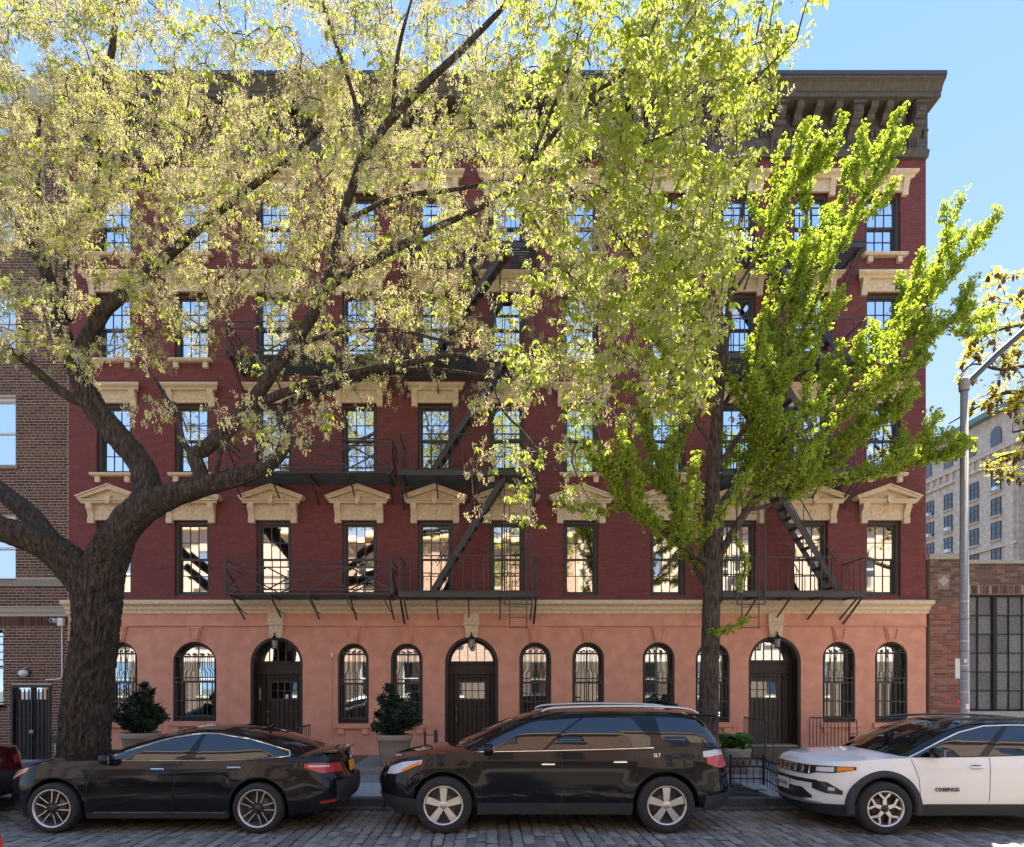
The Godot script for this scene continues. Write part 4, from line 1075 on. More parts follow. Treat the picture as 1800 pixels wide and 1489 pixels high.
func lattice_balcony(row: int, xa: float, xb: float, y: float, d: float, rail: float, label: String):
	var b := thing("iron_balcony", label, "balcony", Vector3.ZERO, 0.0, "lattice balconies on the left of the house")
	iron_platform(b, xa, xb, y, d, false)
	var st := new_st(); var bot := y + 0.1; var top := y + rail
	for yy in [top, top - 0.16, bot]:
		add_bar(st, Vector3(xa, yy, d), Vector3(xb, yy, d), 0.03, 0.025)
		for xx in [xa, xb]: add_bar(st, Vector3(xx, yy, 0.0), Vector3(xx, yy, d), 0.022, 0.022)
	put(done(st), "rail", M.iron, b)
	for k in 4:
		var a := lerpf(xa, xb, k / 4.0); var c := lerpf(xa, xb, (k + 1) / 4.0)
		st = new_st()
		add_bar(st, Vector3(a, bot, d), Vector3(c, top - 0.16, d), 0.036, 0.012); add_bar(st, Vector3(a, top - 0.16, d + 0.01), Vector3(c, bot, d + 0.01), 0.036, 0.012)
		put(done(st), "lattice_cross", M.iron, b)
	for sg in [0, 1]:
		st = new_st(); var xx := xa if sg == 0 else xb
		add_bar(st, Vector3(xx, bot, 0.05), Vector3(xx, top - 0.16, d), 0.036, 0.012); add_bar(st, Vector3(xx, top - 0.16, 0.05), Vector3(xx, bot, d), 0.02, 0.008)
		put(done(st), "lattice_cross", M.iron, b)
	for xx in [xa, xb, (xa + xb) * 0.5]:
		var r := 0.03 if xx != (xa + xb) * 0.5 and row == 0 else 0.013
		put(lathe([Vector2(r * 1.7, y), Vector2(r * 1.7, y + 0.14), Vector2(r, y + 0.18), Vector2(r, top - 0.1), Vector2(r * 1.5, top - 0.06), Vector2(r, top), Vector2(r * 1.2, top + 0.03), Vector2(0.001, top + 0.09)], 8), "post", M.iron, b, Vector3(xx, 0, d))
	if row == 0:
		for k in 5:
			var bx := lerpf(xa + 0.15, xb - 0.2, k / 4.0)
			put(tube(smooth_path([Vector3(bx, y - 0.04, d * 0.95), Vector3(bx + 0.05, y - 0.2, d * 0.9), Vector3(bx + 0.14, y - 0.38, d * 0.72), Vector3(bx + 0.2, y - 0.42, d * 0.62)], 4), 0.013, 6), "hanging_hook", M.iron, b)
func fire_escape(label: String, xa: float, xb: float, levels: Array, d: float, stair_a: float, stair_b: float, ladder_x: float, rail: float):
	var f := thing("fire_escape", label, "fire escape", Vector3.ZERO, 0.0, "fire escapes on the house front")
	var sgn := signf(stair_b - stair_a)
	for i in levels.size():
		var y: float = levels[i]
		iron_platform(f, xa, xb, y, d, true, [minf(stair_b - sgn * 0.75, stair_b + sgn * 0.1), maxf(stair_b - sgn * 0.75, stair_b + sgn * 0.1)] if i > 0 else [])
		var st := new_st(); var top := y + rail
		add_bar(st, Vector3(xa, top, d), Vector3(xb, top, d), 0.028, 0.02)
		for xx in [xa, xb]: add_bar(st, Vector3(xx, top, 0.0), Vector3(xx, top, d), 0.028, 0.02)
		put(done(st), "top_rail", M.iron, f)
		st = new_st(); var x := xa
		while x < xb + 0.01:
			add_bar(st, Vector3(x, y + 0.05, d), Vector3(x, top, d), 0.02); x += (xb - xa) / 13.0
		for xx in [xa, xb]:
			for k in 4: add_bar(st, Vector3(xx, y + 0.05, d * k / 4.0 + 0.05), Vector3(xx, top, d * k / 4.0 + 0.05), 0.014)
		put(done(st), "balusters", M.iron, f)
		for xx in [xa, xb]:
			st = new_st(); add_bar(st, Vector3(xx, y - 0.02, d * 0.95), Vector3(xx, y - 0.62, 0.03), 0.05, 0.02); put(done(st), "side_brace", M.iron, f)
		if i < levels.size() - 1:
			var y2: float = levels[i + 1]
			for zz in [d * 0.45, d * 0.45 + 0.45]:
				st = new_st(); add_bar(st, Vector3(stair_a, y + 0.03, zz), Vector3(stair_b, y2 + 0.05, zz), 0.13, 0.02); put(done(st), "stringer", M.iron, f)
				st = new_st(); add_bar(st, Vector3(stair_a + sgn * 0.1, y + 0.75, zz), Vector3(stair_b - sgn * 0.12, y2 + 0.6, zz), 0.02, 0.02)
				for t in [0.12, 0.5, 0.85]: add_bar(st, Vector3(lerpf(stair_a, stair_b, t), lerpf(y, y2, t), zz), Vector3(lerpf(stair_a, stair_b, t) , lerpf(y, y2, t) + 0.68, zz), 0.014)
				put(done(st), "handrail", M.iron, f)
			var nt := 12
			for k in nt:
				var t := (k + 0.7) / nt
				cbox(f, "tread", Vector3(lerpf(stair_a, stair_b, t), lerpf(y, y2, t) + 0.02, d * 0.45 + 0.225), Vector3(0.17, 0.025, 0.42), M.iron, 0.004)
	# drop ladder hung in its guides
	var y0: float = levels[0]
	var ld := new_st(); var zl := d + 0.06
	for s in [-1, 1]: add_bar(ld, Vector3(ladder_x + s * 0.33, y0 - 0.25, zl), Vector3(ladder_x + s * 0.33, levels[1] + 0.75, zl), 0.03, 0.02)
	for yy in [y0 - 0.25, levels[1] + 0.75]: add_bar(ld, Vector3(ladder_x - 0.34, yy, zl), Vector3(ladder_x + 0.34, yy, zl), 0.03, 0.02)
	put(done(ld), "ladder_guide", M.iron, f)
	ld = new_st()
	for s in [-1, 1]: add_bar(ld, Vector3(ladder_x + s * 0.2, y0 - 0.82, zl - 0.03), Vector3(ladder_x + s * 0.2, y0 + 2.2, zl - 0.03), 0.022, 0.014)
	put(done(ld), "ladder_rails", M.iron, f)
	for k in 13: put(tube([Vector3(ladder_x - 0.2, y0 - 0.8 + k * 0.245, zl - 0.03), Vector3(ladder_x + 0.2, y0 - 0.8 + k * 0.245, zl - 0.03)], 0.009, 6), "rung", M.iron, f)
func build_fire_escapes():
	var d := 1.0
	var bx0 := X(397, d); var bx1 := X(688, d)
	var ly := [Y(1044, d), Y(830, d), Y(624, d), Y(430, d)]
	var lb := ["black lattice balcony just above the leftmost door, lowest of three", "black lattice balcony one floor up, partly behind the big tree limb", "black lattice balcony high up behind the leaves, topmost of three"]
	for i in 3: lattice_balcony(i, bx0, bx1, ly[i], d, 0.79, lb[i])
	fire_escape("black iron fire escape with stairs and drop ladder above the middle door", X(702, d), X(943, d), ly, d, X(757, d), X(892, d), X(911, d + 0.06), 0.9)
	fire_escape("black iron fire escape with stairs behind the green street tree at the right", X(1270, d), X(1521, d), ly, d, X(1482, d), X(1350, d), X(1320, d + 0.06), 0.86)

# ---------- planters, railings, lamp post
func leaf_mesh(kind: String, v: int) -> ArrayMesh:
	var key := "leaf_%s_%d" % [kind, v]
	if cache.has(key): return cache[key]
	var r := RandomNumberGenerator.new(); r.seed = 100 + v + kind.hash() % 1000
	var st := new_st()
	if kind == "holly":      # a sprig of small stiff evergreen leaves
		for i in 9:
			var d := Vector3(r.randf_range(-1, 1), r.randf_range(-0.4, 1), r.randf_range(-1, 1)).normalized()
			blade(st, Vector3.ZERO + d * r.randf_range(0.0, 0.05), d, r.randf_range(0.05, 0.08), r.randf_range(0.013, 0.02), r)
	elif kind == "hosta":
		for i in 5:
			var a := TAU * r.randf(); var d := Vector3(cos(a), 0.55, sin(a)).normalized()
			blade(st, Vector3.ZERO, d, r.randf_range(0.16, 0.26), r.randf_range(0.045, 0.065), r, 0.35)
	elif kind == "samara":   # a hanging bunch of pale winged seeds
		for i in 13:
			var p := Vector3(r.randf_range(-0.04, 0.04), -r.randf() * 0.1, r.randf_range(-0.04, 0.04))
			var d := Vector3(r.randf_range(-0.6, 0.6), -1, r.randf_range(-0.6, 0.6)).normalized()
			blade(st, p, d, r.randf_range(0.022, 0.04), r.randf_range(0.008, 0.012), r)
	elif kind == "elm":      # a few toothed young leaves
		for i in 4:
			var d := Vector3(r.randf_range(-1, 1), r.randf_range(-1.2, 0.1), r.randf_range(-1, 1)).normalized()
			blade(st, d * 0.01, d, r.randf_range(0.06, 0.1), r.randf_range(0.018, 0.028), r, 0.2)
	elif kind == "ginkgo":   # a rosette of fan-shaped leaves on a short shoot
		for i in 6:
			var d := Vector3(r.randf_range(-1, 1), r.randf_range(-0.3, 0.9), r.randf_range(-1, 1)).normalized()
			var s := d.cross(Vector3(r.randf_range(-1, 1), r.randf_range(-1, 1), r.randf_range(-1, 1))).normalized()
			var b := d * 0.025; var l := r.randf_range(0.03, 0.048)
			var up := d.cross(s) * l * 0.15
			var p1 := b + (d * 0.55 + s * 0.75) * l; var p2 := b + (d * 1.0 + s * 0.4) * l + up; var p3 := b + d * l * 0.92; var p4 := b + (d * 1.0 - s * 0.4) * l + up; var p5 := b + (d * 0.55 - s * 0.75) * l
			tri(st, b, p1, p2); tri(st, b, p2, p3); tri(st, b, p3, p4); tri(st, b, p4, p5)
	elif kind == "pod":
		for i in 2:
			var d := Vector3(r.randf_range(-0.25, 0.25), -1, r.randf_range(-0.25, 0.25)).normalized()
			blade(st, Vector3(r.randf_range(-0.02, 0.02), 0, 0), d, r.randf_range(0.1, 0.17), r.randf_range(0.022, 0.034), r, 0.0, true)
	elif kind == "litter":
		blade(st, Vector3.ZERO, Vector3(1, 0.15, 0), 0.03, 0.009, r)
	cache[key] = done(st)
	return cache[key]
func blade(st: SurfaceTool, p: Vector3, d: Vector3, l: float, w: float, r: RandomNumberGenerator, bend := 0.1, thick := false):
	var s := d.cross(Vector3(r.randf_range(-1, 1), r.randf_range(-1, 1), r.randf_range(-1, 1))).normalized()
	var n := s.cross(d) * w * 0.5
	var a := p + d * l * 0.35 + s * w; var b := p + d * l * 0.35 - s * w
	var c := p + d * l * 0.7 + s * w * 0.75 + Vector3(0, -bend * l * 0.3, 0); var e := p + d * l * 0.7 - s * w * 0.75 + Vector3(0, -bend * l * 0.3, 0)
	var m := p + d * l * 0.5 - n; var t := p + d * l + Vector3(0, -bend * l, 0)
	tri(st, p, a, m); tri(st, p, m, b); tri(st, a, c, m); tri(st, b, m, e); tri(st, c, t, m); tri(st, m, t, e)
	if thick:
		var m2 := p + d * l * 0.5 + n * 2.0
		tri(st, p, m2, a); tri(st, p, b, m2); tri(st, a, m2, c); tri(st, b, e, m2); tri(st, c, m2, t); tri(st, m2, e, t)
func leaf_material(c: Color, back: Color, rough := 0.5) -> StandardMaterial3D:
	var m := plain(c, rough); m.cull_mode = BaseMaterial3D.CULL_DISABLED; m.vertex_color_use_as_albedo = true
	m.backlight_enabled = true; m.backlight = back
	return m
func shrub(label: String, at: Vector3, rx: float, ry: float, n: int, seed_: int):
	var s := thing("planter_shrub", label, "shrub", at, 0.0, "clipped evergreen shrubs in pots")
	var r := RandomNumberGenerator.new(); r.seed = seed_
	var st := new_st(); var places := []; var tints := []
	for i in 34:
		var a := TAU * r.randf(); var el := r.randf_range(0.1, 1.45)
		var d := Vector3(cos(a) * cos(el), sin(el), sin(a) * cos(el))
		var tip := Vector3(d.x * rx, 0.1 + d.y * ry * 1.9, d.z * rx) * r.randf_range(0.62, 1.22)
		var pts := smooth_path([Vector3(r.randf_range(-0.05, 0.05), 0, r.randf_range(-0.05, 0.05)), tip * 0.45 + Vector3(0, 0.08, 0), tip], 3)
		var rr := []
		for k in pts.size(): rr.append(lerpf(0.012, 0.003, float(k) / pts.size()))
		add_tube(st, pts, rr, 4)
		for k in n / 34:
			var t := pow(r.randf(), 0.55)
			var p: Vector3 = pts[int(t * (pts.size() - 1))] + Vector3(r.randf_range(-1, 1), r.randf_range(-1, 1), r.randf_range(-1, 1)) * 0.06
			places.append(Transform3D(Basis(Vector3(r.randf_range(-1, 1), r.randf_range(-1, 1), r.randf_range(-1, 1)).normalized(), r.randf() * TAU).scaled(Vector3.ONE * r.randf_range(0.8, 1.25)), p))
			var g := r.randf_range(0.7, 1.25); tints.append(Color(g, g, g))
	put(done(st), "stems", M.bark, s)
	copies("foliage", s, leaf_mesh("holly", seed_ % 3), M.holly, places, tints)
func round_pot(label: String, at: Vector3, r: float, hgt: float):
	var p := thing("planter_pot", label, "planter", at, 0.0, "planters along the house front")
	put(lathe([Vector2(0.001, 0.0), Vector2(r * 0.66, 0.0), Vector2(r * 0.7, 0.02), Vector2(r * 0.8, hgt * 0.4), Vector2(r * 0.815, hgt * 0.41), Vector2(r * 0.815, hgt * 0.45), Vector2(r * 0.82, hgt * 0.46), Vector2(r * 0.9, hgt * 0.8), Vector2(r * 0.98, hgt * 0.82), Vector2(r, hgt * 0.85), Vector2(r, hgt * 0.97), Vector2(r * 0.97, hgt), Vector2(r * 0.88, hgt), Vector2(r * 0.86, hgt * 0.9)], 32), "pot", M.terracotta, p)
	put(lathe([Vector2(0.001, hgt * 0.91), Vector2(r * 0.87, hgt * 0.9)], 20), "soil", M.soil, p)
func railing(label: String, a: Vector3, b: Vector3, hgt: float, n: int, posts := 1):
	var rl := thing("stoop_railing", label, "railing", a, 0.0, "black iron railings by the doors")
	var v := b - a
	var st := new_st(); add_bar(st, Vector3(0, hgt, 0), v + Vector3(0, hgt, 0), 0.035, 0.018); put(done(st), "top_rail", M.iron, rl)
	st = new_st(); add_bar(st, Vector3(0, 0.08, 0), v + Vector3(0, 0.08, 0), 0.025, 0.014); put(done(st), "bottom_rail", M.iron, rl)
	for k in n:
		var p := v * (float(k) / (n - 1))
		cbox(rl, "baluster", p + Vector3(0, hgt * 0.5, 0), Vector3(0.016, hgt, 0.016), M.iron, 0.003)
	if posts > 0:
		put(lathe([Vector2(0.03, 0), Vector2(0.03, 0.05), Vector2(0.022, 0.07), Vector2(0.022, hgt), Vector2(0.032, hgt + 0.02), Vector2(0.02, hgt + 0.05), Vector2(0.028, hgt + 0.08), Vector2(0.001, hgt + 0.13)], 10), "newel_post", M.iron, rl, v)
		put(tube(smooth_path([v + Vector3(0, hgt, 0), v + Vector3(0.1, hgt - 0.02, 0.06), v + Vector3(0.14, hgt - 0.14, 0.08), v + Vector3(0.14, 0.02, 0.08)], 4), 0.014, 6), "curved_rail", M.iron, rl)
func build_street_things():
	M.bark = mottled(srgb(0.085, 0.062, 0.045), 0.95, 0.03, 0.55, 1.0, 2.2, 40); M.bark.uv1_scale = Vector3(3.2, 0.8, 3.2)
	M.holly = leaf_material(srgb(0.022, 0.04, 0.017), Color(0.1, 0.14, 0.04), 0.35)
	M.hosta = leaf_material(srgb(0.045, 0.13, 0.025), Color(0.25, 0.4, 0.08), 0.45)
	# pots with shrubs
	var gy := 0.26
	round_pot("big beige ringed pot between the black sedan and the dark sport utility car", Vector3(X(693, 2.2), gy, 2.2), 0.4, 0.68)
	shrub("dark evergreen shrub in the pot between the two dark cars", Vector3(X(693, 2.2), gy + 0.6, 2.2), 0.56, 0.5, 1700, 3)
	round_pot("beige pot mostly hidden behind the black sedan's roof", Vector3(X(247, 1.9), gy, 1.9), 0.42, 0.7)
	shrub("dense dark evergreen shrub behind the black sedan", Vector3(X(247, 1.9), gy + 0.62, 1.9), 0.5, 0.52, 2400, 4)
	round_pot("beige pot hidden behind the dark sport utility car", Vector3(X(1158, 1.8), gy, 1.8), 0.42, 0.72)
	shrub("low evergreen shrub showing over the sport utility car's roof", Vector3(X(1158, 1.8), gy + 0.64, 1.8), 0.5, 0.36, 1800, 5)
	# squat planter with broad leaves by the right stoop
	var sp := thing("square_planter", "squat stone planter beside the right stoop", "planter", Vector3(X(1292, 2.3), gy, 2.3), 0.0, "planters along the house front")
	put(lathe([Vector2(0.001, 0), Vector2(0.3, 0), Vector2(0.36, 0.34), Vector2(0.36, 0.4), Vector2(0.31, 0.4), Vector2(0.3, 0.34)], 4), "planter_box", M.stone, sp).rotation.y = PI / 4
	put(lathe([Vector2(0.001, 0.36), Vector2(0.3, 0.35)], 4), "soil", M.soil, sp).rotation.y = PI / 4
	for q in [["leafy_plant", "lush green broad-leaved plant in the stone planter by the right stoop", Vector3(X(1289, 2.3), gy + 0.42, 2.3), 44, 1.35], ["leafy_plant", "small green plant in the pale pot beside the big tree trunk", Vector3(X(104, 1.2), 0.66, 1.2), 8, 0.6], ["leafy_plant", "low green fern growing by the small stone post behind the sedan", Vector3(X(566, 1.0), 0.3, 1.0), 14, 0.7]]:
		var lp := thing(q[0], q[1], "plant", q[2], 0.0, "small leafy plants")
		var pl := []; var tn := []
		for k in q[3]:
			pl.append(Transform3D(Basis(Vector3.UP, rng.randf() * TAU).scaled(Vector3.ONE * q[4] * rng.randf_range(0.75, 1.2)), Vector3(rng.randf_range(-0.2, 0.2), rng.randf_range(-0.05, 0.16), rng.randf_range(-0.16, 0.16)) * q[4])); var g := rng.randf_range(0.75, 1.3); tn.append(Color(g, g, g * 0.9))
		copies("leaves", lp, leaf_mesh("hosta", 1), M.hosta, pl, tn)
	var tp := thing("narrow_pot", "narrow pale pot beside the big tree trunk", "planter", Vector3(X(104, 1.2), 0.14, 1.2), 0.0, "planters along the house front")
	put(lathe([Vector2(0.001, 0), Vector2(0.07, 0), Vector2(0.1, 0.5), Vector2(0.085, 0.5), Vector2(0.08, 0.46), Vector2(0.001, 0.46)], 16), "pot", M.limestone, tp)
	# railings
	railing("low black railing left of the leftmost door, over the sedan roof", Vector3(X(388, 1.6), gy, 1.6), Vector3(X(428, 1.2), gy, 1.2), 0.78, 9, 0)
	railing("short black railing with newel post right of the leftmost door", Vector3(X(545, 0.5), gy, 0.5), Vector3(X(522, 1.6), gy, 1.6), 0.78, 8)
	railing("black stoop railing in front of the grey door, left side", Vector3(X(1308, 0.2), gy, 0.2), Vector3(X(1346, 1.7), gy, 1.7), 0.95, 11)
	railing("black stoop railing right of the grey door, over the white car hood", Vector3(X(1423, 0.3), gy, 0.3), Vector3(X(1493, 0.7), gy, 0.7), 0.95, 12)
	var gp := thing("gate_stub", "short black iron gate posts left of the middle door", "railing", Vector3(X(757, 1.4), gy, 1.4), 0.0, "black iron railings by the doors")
	put(lathe([Vector2(0.03, 0), Vector2(0.025, 0.1), Vector2(0.025, 0.62), Vector2(0.035, 0.64), Vector2(0.001, 0.72)], 10), "post", M.iron, gp, Vector3(-0.13, 0, 0))
	cbox(gp, "panel_post", Vector3(0.12, 0.36, 0), Vector3(0.09, 0.72, 0.03), M.iron, 0.008)
	cbox(gp, "rail", Vector3(0, 0.6, 0), Vector3(0.26, 0.02, 0.02), M.iron, 0.003)
	# low tree guard with rings
	var tg := thing("tree_guard", "low black iron tree guard with ring pattern beside the white car", "fence", Vector3(0, 0, 0))
	var g0 := Vector3(X(1284, 4.2), 0.14, 4.2); var g1 := Vector3(X(1342, 4.2), 0.14, 4.2); var g2 := Vector3(X(1372, 5.4), 0.14, 5.4)
	for seg in [[g0, g1, 5], [g1, g2, 6]]:
		var a: Vector3 = seg[0]; var b: Vector3 = seg[1]
		var st := new_st()
		for yy in [0.12, 0.34, 0.5]: add_bar(st, a + Vector3(0, yy, 0), b + Vector3(0, yy, 0), 0.02, 0.016)
		put(done(st), "rails", M.black_iron, tg)
		for k in seg[2]:
			var c := a.lerp(b, (k + 0.5) / seg[2])
			var ring := []
			var dir := (b - a).normalized()
			for q in 17: ring.append(c + Vector3(0, 0.42, 0) + dir * cos(TAU * q / 16) * 0.07 + Vector3(0, sin(TAU * q / 16) * 0.07, 0))
			put(tube(ring, 0.008, 5), "ring", M.black_iron, tg)
			put(tube([c + Vector3(0, 0.0, 0), c + Vector3(0, 0.34, 0)], 0.008, 5), "picket", M.black_iron, tg)
	for p in [g0, g1, g2]: cbox(tg, "post", p + Vector3(0, 0.28, 0), Vector3(0.04, 0.58, 0.04), M.black_iron, 0.006)
	# small stone post and the wall sensor
	var sp2 := thing("stone_post", "little stone finial post by the salmon wall behind the sedan's boot", "post", Vector3(X(553, 0.9), gy, 0.9))
	put(lathe([Vector2(0.07, 0), Vector2(0.05, 0.08), Vector2(0.045, 0.22), Vector2(0.08, 0.26), Vector2(0.08, 0.3), Vector2(0.04, 0.36), Vector2(0.001, 0.37)], 14), "post_shaft", M.stone, sp2)
	var sn := thing("wall_sensor", "small white sensor with thin conduit on the salmon wall", "sensor", Vector3(X(584), Y(1151), 0.03))
	put(lathe([Vector2(0.001, 0.04), Vector2(0.025, 0.035), Vector2(0.035, 0.01), Vector2(0.03, -0.04), Vector2(0.02, -0.06)], 12), "sensor_head", M.white, sn)
	put(tube([Vector3(0, -0.06, -0.01), Vector3(0, -2.1, -0.01)], 0.009, 6), "conduit", M.salmon, sn)
	# street lamp
	var pz := 5.2
	var lp2 := thing("street_lamp", "tall grey eight-sided street lamp post with long bare arm behind the white car", "street lamp", Vector3(X(1695, pz), 0.14, pz))
	var top := Y(672, pz) - 0.14
	put(lathe([Vector2(0.12, 0), Vector2(0.12, 0.35), Vector2(0.08, 0.4), Vector2(0.058, top), Vector2(0.001, top + 0.02)], 8), "pole", M.pole, lp2)
	put(lathe([Vector2(0.078, top - 0.15), Vector2(0.085, top - 0.1), Vector2(0.085, top), Vector2(0.06, top + 0.08), Vector2(0.001, top + 0.1)], 8), "pole_cap", M.pole, lp2)
	put(tube([Vector3(0.02, top - 0.05, 0), P(1750, 625, pz) - Vector3(X(1695, pz), 0.14, pz), P(1830, 555, pz + 0.1) - Vector3(X(1695, pz), 0.14, pz), P(1960, 480, pz + 0.2) - Vector3(X(1695, pz), 0.14, pz)], 0.052, 8), "arm", M.pole_dark, lp2)
	for k in 9:
		var yy: float = [1.05, 1.2, 1.75, 2.1, 2.2, 2.45, 2.62, 3.0, 3.3][k]
		var rr := lerpf(0.08, 0.058, yy / top)
		put(lathe([Vector2(rr + 0.001, yy - 0.006), Vector2(rr + 0.003, yy), Vector2(rr + 0.001, yy + 0.006)], 8), "tape_band", M.pole_dark if k % 2 else M.paper, lp2)
	cbox(lp2, "sticker", Vector3(-0.03, 2.28, 0.073), Vector3(0.05, 0.06, 0.003), M.paper, 0.0005)
	cbox(lp2, "sticker", Vector3(0.0, 1.5, 0.076), Vector3(0.06, 0.09, 0.003), M.paper, 0.0005)
	cbox(lp2, "sticker", Vector3(-0.11, 1.55, 0.02), Vector3(0.05, 0.12, 0.004), M.red_sticker, 0.0005)
	cbox(lp2, "parking_sign", Vector3(-0.13, 2.15, 0.02), Vector3(0.08, 0.34, 0.004), M.paper, 0.0005)
	cbox(lp2, "cable_guard", Vector3(-0.09, 0.6, 0.05), Vector3(0.04, 1.2, 0.04), M.pole, 0.006)

# ---------- cars: a lower shell and a greenhouse shell swept round their plan outlines
func curve_at(p: Array, x: float) -> float:
	var n := p.size()
	if x <= p[0].x: return p[0].y
	if x >= p[n - 1].x: return p[n - 1].y
	var i := 0
	while x > p[i + 1].x: i += 1
	var a: Vector2 = p[i]; var b: Vector2 = p[i + 1]
	var h := b.x - a.x; var t := (x - a.x) / h
	var s := (b.y - a.y) / h
	var m0: float = s if i == 0 else 0.5 * (s + (a.y - p[i - 1].y) / (a.x - p[i - 1].x))
	var m1: float = s if i == n - 2 else 0.5 * (s + (p[i + 2].y - b.y) / (p[i + 2].x - b.x))
	if i > 0 and (a.y - p[i - 1].y) * s <= 0.0: m0 = 0.0
	if i < n - 2 and (p[i + 2].y - b.y) * s <= 0.0: m1 = 0.0
	var t2 := t * t; var t3 := t2 * t
	return (2 * t3 - 3 * t2 + 1) * a.y + (t3 - 2 * t2 + t) * h * m0 + (-2 * t3 + 3 * t2) * b.y + (t3 - t2) * h * m1
func y_bottom(c: Dictionary, x: float) -> float:
	var y: float = curve_at(c.sill, x)
	for w in c.wheels:
		var d := absf(x - w)
		if d < c.arch: y = maxf(y, c.wy + sqrt(c.arch * c.arch - d * d))
	return y
func corner(q: float, n: float) -> Vector2:
	var th := clampf(q, 0.0, 1.0) * PI * 0.5
	return Vector2(pow(maxf(cos(th), 0.0), 2.0 / n), pow(maxf(sin(th), 0.0), 2.0 / n))
func low_pt(c: Dictionary, q: float, t: float, by_y := false) -> Vector3:
	var xn := 0.0
	var k := Vector2(0, 1)
	if q < 1.0: k = corner(q, c.nf); xn = c.xcf - k.x * (c.xcf - c.nose[1].y)
	elif q <= 2.0: xn = lerpf(c.xcf, c.xcr, q - 1.0)
	else: k = corner(3.0 - q, c.nr); xn = c.xcr + k.x * (c.tail[1].y - c.xcr)
	var yb := y_bottom(c, xn); var ys := curve_at(c.shoulder, xn)
	var y := t if by_y else lerpf(yb, ys, t)
	var x := xn
	if q < 1.0: x = c.xcf - k.x * (c.xcf - curve_at(c.nose, y))
	elif q > 2.0: x = c.xcr + k.x * (curve_at(c.tail, y) - c.xcr)
	var z := curve_at(c.side, y) * curve_at(c.plan, xn) * k.y
	# fender lips swell a little over the wheels
	for w in c.wheels:
		var d: float = Vector2(xn - w, y - c.wy).length() / c.arch
		if d < 1.5 and q >= 0.6 and q <= 2.5: z += c.get("flare", 0.018) * clampf((1.5 - d) / 0.45, 0.0, 1.0)
	return Vector3(x, y, z)
func top_pt(c: Dictionary, q: float, t: float, _by_y := false) -> Vector3:
	var xf := curve_at(c.ws, t); var xr := curve_at(c.rg, t)
	var cf: float = c.gcf; var cr: float = c.gcr
	var k := Vector2(0, 1); var x := 0.0; var xb := 0.0; var xt := 0.0
	var xf0 := curve_at(c.ws, 0.0); var xr0 := curve_at(c.rg, 0.0); var xf1 := curve_at(c.ws, 1.0); var xr1 := curve_at(c.rg, 1.0)
	if q < 1.0:
		k = corner(q, c.gn); x = xf + cf - k.x * cf; xb = xf0 + cf - k.x * cf; xt = xf1 + cf - k.x * cf
	elif q <= 2.0:
		x = lerpf(xf + cf, xr - cr, q - 1.0); xb = lerpf(xf0 + cf, xr0 - cr, q - 1.0); xt = lerpf(xf1 + cf, xr1 - cr, q - 1.0)
	else:
		k = corner(3.0 - q, c.gn); x = xr - cr + k.x * cr; xb = xr0 - cr + k.x * cr; xt = xr1 - cr + k.x * cr
	var yb := curve_at(c.shoulder, xb) - 0.015; var yt := curve_at(c.roof, xt)
	if q < 1.0: yb += 0.05 * (1.0 - k.y)
	if q > 2.0: yb += c.get("deck_crown", 0.03) * (1.0 - k.y)
	return Vector3(x, lerpf(yb, yt, t), curve_at(c.gh, t) * k.y)
func sheet(fn: Callable, c: Dictionary, qs: Array, ts: Array, mirror: float, fold := 0.0) -> ArrayMesh:
	var st := new_st(); st.set_smooth_group(1)
	var g := []
	for q in qs:
		var col := []
		if fold > 0.0:
			var p0: Vector3 = fn.call(c, q, ts[0]); col.append(Vector3(lerpf(p0.x, c.len * 0.5, fold * 0.1), p0.y + 0.005, maxf(p0.z - fold, 0.0)))
		for t in ts: col.append(fn.call(c, q, t))
		g.append(col)
	for i in g.size() - 1:
		for k in g[i].size() - 1:
			var v := [g[i][k], g[i + 1][k], g[i + 1][k + 1], g[i][k + 1]]
			for n in 4: v[n] = Vector3(v[n].x, v[n].y, v[n].z * mirror)
			if mirror > 0: quad(st, v[0], v[3], v[2], v[1])
			else: quad(st, v[0], v[1], v[2], v[3])
	return done(st)
func cap_sheet(fn: Callable, c: Dictionary, qs: Array, t: float, crown: float) -> ArrayMesh:
	var st := new_st(); st.set_smooth_group(1)
	var m := 8; var g := []
	for q in qs:
		var p: Vector3 = fn.call(c, q, t); var col := []
		for k in m + 1:
			var v := float(k) / m * 2.0 - 1.0
			col.append(Vector3(p.x, p.y + crown * (1.0 - v * v) * clampf(p.z * 2.0, 0.0, 1.0), p.z * v))
		g.append(col)
	for i in g.size() - 1:
		for k in m: quad(st, g[i][k], g[i][k + 1], g[i + 1][k + 1], g[i + 1][k])
	return done(st)
func at_q(p: Array, q: float) -> float:
	for i in p.size() - 1:
		if q <= p[i + 1].x: return lerpf(p[i].y, p[i + 1].y, clampf((q - p[i].x) / maxf(p[i + 1].x - p[i].x, 0.0001), 0.0, 1.0))
	return p[p.size() - 1].y
